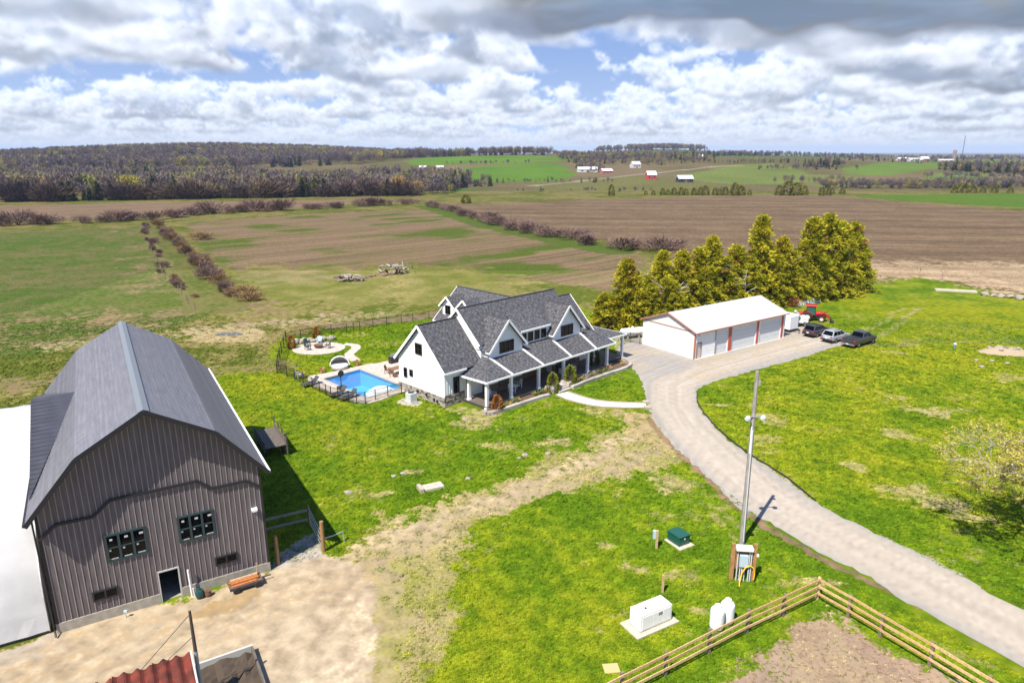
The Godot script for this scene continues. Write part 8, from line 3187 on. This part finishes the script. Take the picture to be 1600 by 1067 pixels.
		part("door", b, M("far door", Color(0.12, 0.1, 0.1), 0.8), o)
		for k in 2:
			b = MB.new()
			b.box(Vector3(-w * 0.35 + k * w * 0.6, h * 0.28, d / 2), Vector3(-w * 0.25 + k * w * 0.6, h * 0.5, d / 2 + 0.1))
			part("window", b, pane_glass(), o)
	# silo and mast on the skyline
	var si := thing("silo", "tall grey brown concrete silo of the skyline farm", "silo", Vector3(726, height_at(726, -1160), -1160))
	var b := MB.new()
	b.lathe([Vector2(2.6, 0), Vector2(2.5, 16.5), Vector2(2.6, 16.5), Vector2(1.8, 18), Vector2(0.01, 18.6)], Vector3.ZERO, 20)
	part("shaft", b, M("silo concrete", Color(0.23, 0.19, 0.17), 0.9), si)
	b = MB.new()
	b.box(Vector3(2.5, 0, -0.5), Vector3(3.2, 16.5, 0.5))
	part("chute", b, M("silo chute", Color(0.35, 0.33, 0.32), 0.8), si)
	var ma := thing("radio_mast", "thin lattice radio mast beside the silo on the skyline", "mast", Vector3(742, height_at(742, -1165), -1165))
	b = MB.new()
	var leg := []
	for k in 3:
		leg.push_back(Vector3(cos(TAU * k / 3.0), 0, sin(TAU * k / 3.0)) * 0.7)
	for k in 3:
		b.bar(leg[k], leg[k] * 0.5 + Vector3(0, 40, 0), 0.2, 0.2)
		for y in 20:
			b.bar(leg[k] * lerpf(1, 0.5, y / 20.0) + Vector3(0, y * 2.0, 0), leg[(k + 1) % 3] * lerpf(1, 0.5, (y + 1) / 20.0) + Vector3(0, y * 2.0 + 2.0, 0), 0.09, 0.09)
	part("lattice", b, M("mast steel", Color(0.15, 0.15, 0.17), 0.6, 0.3), ma)


# ------------------------------------------------------------------ grass that stands up
func make_grass() -> void:
	var r := rng_of(999)
	var im: Image = (mats["lawn and dirt"] as StandardMaterial3D).albedo_texture.get_image()
	var w := im.get_width()
	var h := im.get_height()
	var paved := []
	var terr := PackedVector2Array([house_p(-6.2, 6.2), house_p(-6.2, 19), house_p(8.4, 19), house_p(8.4, 6.2)])
	paved.push_back(terr)
	paved.push_back(PackedVector2Array([house_p(0, -5.2), house_p(27.4, -5.2), house_p(27.4, 8), house_p(0, 8)]))
	paved.push_back(P2([4.5, -69.3, 6.2, -70.3, 8.5, -67.7, 14.2, -66.6, 14.2, -64.8, 9.4, -65.1]))
	paved.push_back(P2([13.5, -86, 14, -60, 15, -52, 19, -39.5, 25, -29, 32, -17, 39, -17, 28, -35.6, 22.4, -46, 19.2, -60, 20.3, -70, 36.5, -82.5, 49, -91.2, 44, -101, 20, -98]))
	var circle := PackedVector2Array()
	for i in 20:
		circle.push_back(Vector2(-25.7 + cos(TAU * i / 20) * 3.7, -87.3 + sin(TAU * i / 20) * 3.2))
	paved.push_back(circle)
	paved.push_back(P2([-23.6, -90.1, -21, -89.8, -19.8, -87.5, -20.2, -84.6, -18.8, -81.9, -20.0, -81.2, -21.9, -84.2, -21.8, -87.4, -23.2, -88.3]))
	var spots := []
	var tries := 0
	while spots.size() < 170000 and tries < 420000:
		tries += 1
		var d := 22.0 + 100.0 * pow(r.randf(), 1.5)
		var a := r.randf_range(-0.78, 0.78)
		var x := d * tan(a) * 0.92
		var z := -d
		if x < NEAR.position.x + 1 or x > NEAR.end.x - 1:
			continue
		var c := im.get_pixel(clampi(int((x - NEAR.position.x) / NEAR.size.x * w), 0, w - 1), clampi(int((z - NEAR.position.y) / NEAR.size.y * h), 0, h - 1)).srgb_to_linear()
		if c.g < c.r * 0.95 and (r.randf() > 0.4 or c.g < c.r * 0.8 or (x < -5.5 and z > -38.0) or (z > -33.0 and x > 2.0 and x < 25.0)):
			continue
		var p := Vector2(x, z)
		var bad := false
		for q in paved:
			if Geometry2D.is_point_in_polygon(p, q):
				bad = true
				break
		if bad:
			continue
		var l := barn_xf.affine_inverse() * Vector3(x, 0, z)
		if l.x > -17 and l.x < 11.2 and l.z < 1.6 and l.z > -28:
			continue
		spots.push_back([x, z, c])
	for i in 9000:
		var x := r.randf_range(1.0, 25.0)
		var z := r.randf_range(-33.5, -20.0)
		if Geometry2D.is_point_in_polygon(Vector2(x, z), P2([17.5, -33.2, 8.1, -27.2, 3.0, -22.0, 25.0, -21.0, 20.6, -29.4])):
			var green := nB.get_noise_2d(x * 1.6, z * 1.6) > 0.24
			spots.push_back([x, z, Color(0.10, 0.15, 0.012) if green else (Color(0.36, 0.275, 0.16) if r.randf() < 0.4 else Color(0.22, 0.155, 0.105))])
	var mm := MultiMesh.new()
	mm.transform_format = MultiMesh.TRANSFORM_3D
	mm.use_colors = true
	mm.mesh = tuft_mesh(77, 0.11, Color(1, 1, 1), 9)
	mm.instance_count = spots.size()
	for i in spots.size():
		var q: Array = spots[i]
		var far: float = clampf((-q[1] - 30.0) / 70.0, 0.0, 1.0)
		var k := r.randf_range(0.6, 1.35) * lerpf(0.9, 1.5, far) * smoothstep(124.0, 85.0, -q[1])
		mm.set_instance_transform(i, Transform3D(Basis(Vector3.UP, r.randf() * TAU).scaled(Vector3(k * 1.25, k * (0.8 if q[1] > -95 else 1.3), k * 1.25)), Vector3(q[0], -0.01, q[1])))
		var c: Color = q[2]
		mm.set_instance_color(i, c * r.randf_range(1.1, 1.45))
	var o := MultiMeshInstance3D.new()
	o.name = "grass"
	o.multimesh = mm
	o.material_override = vertex_mat("grass blade", 0.85, 0.3, 0.2)
	add_child(o, true)
	o.set_meta("kind", "stuff")
	o.set_meta("label", "short green grass blades standing up all over the lawn")
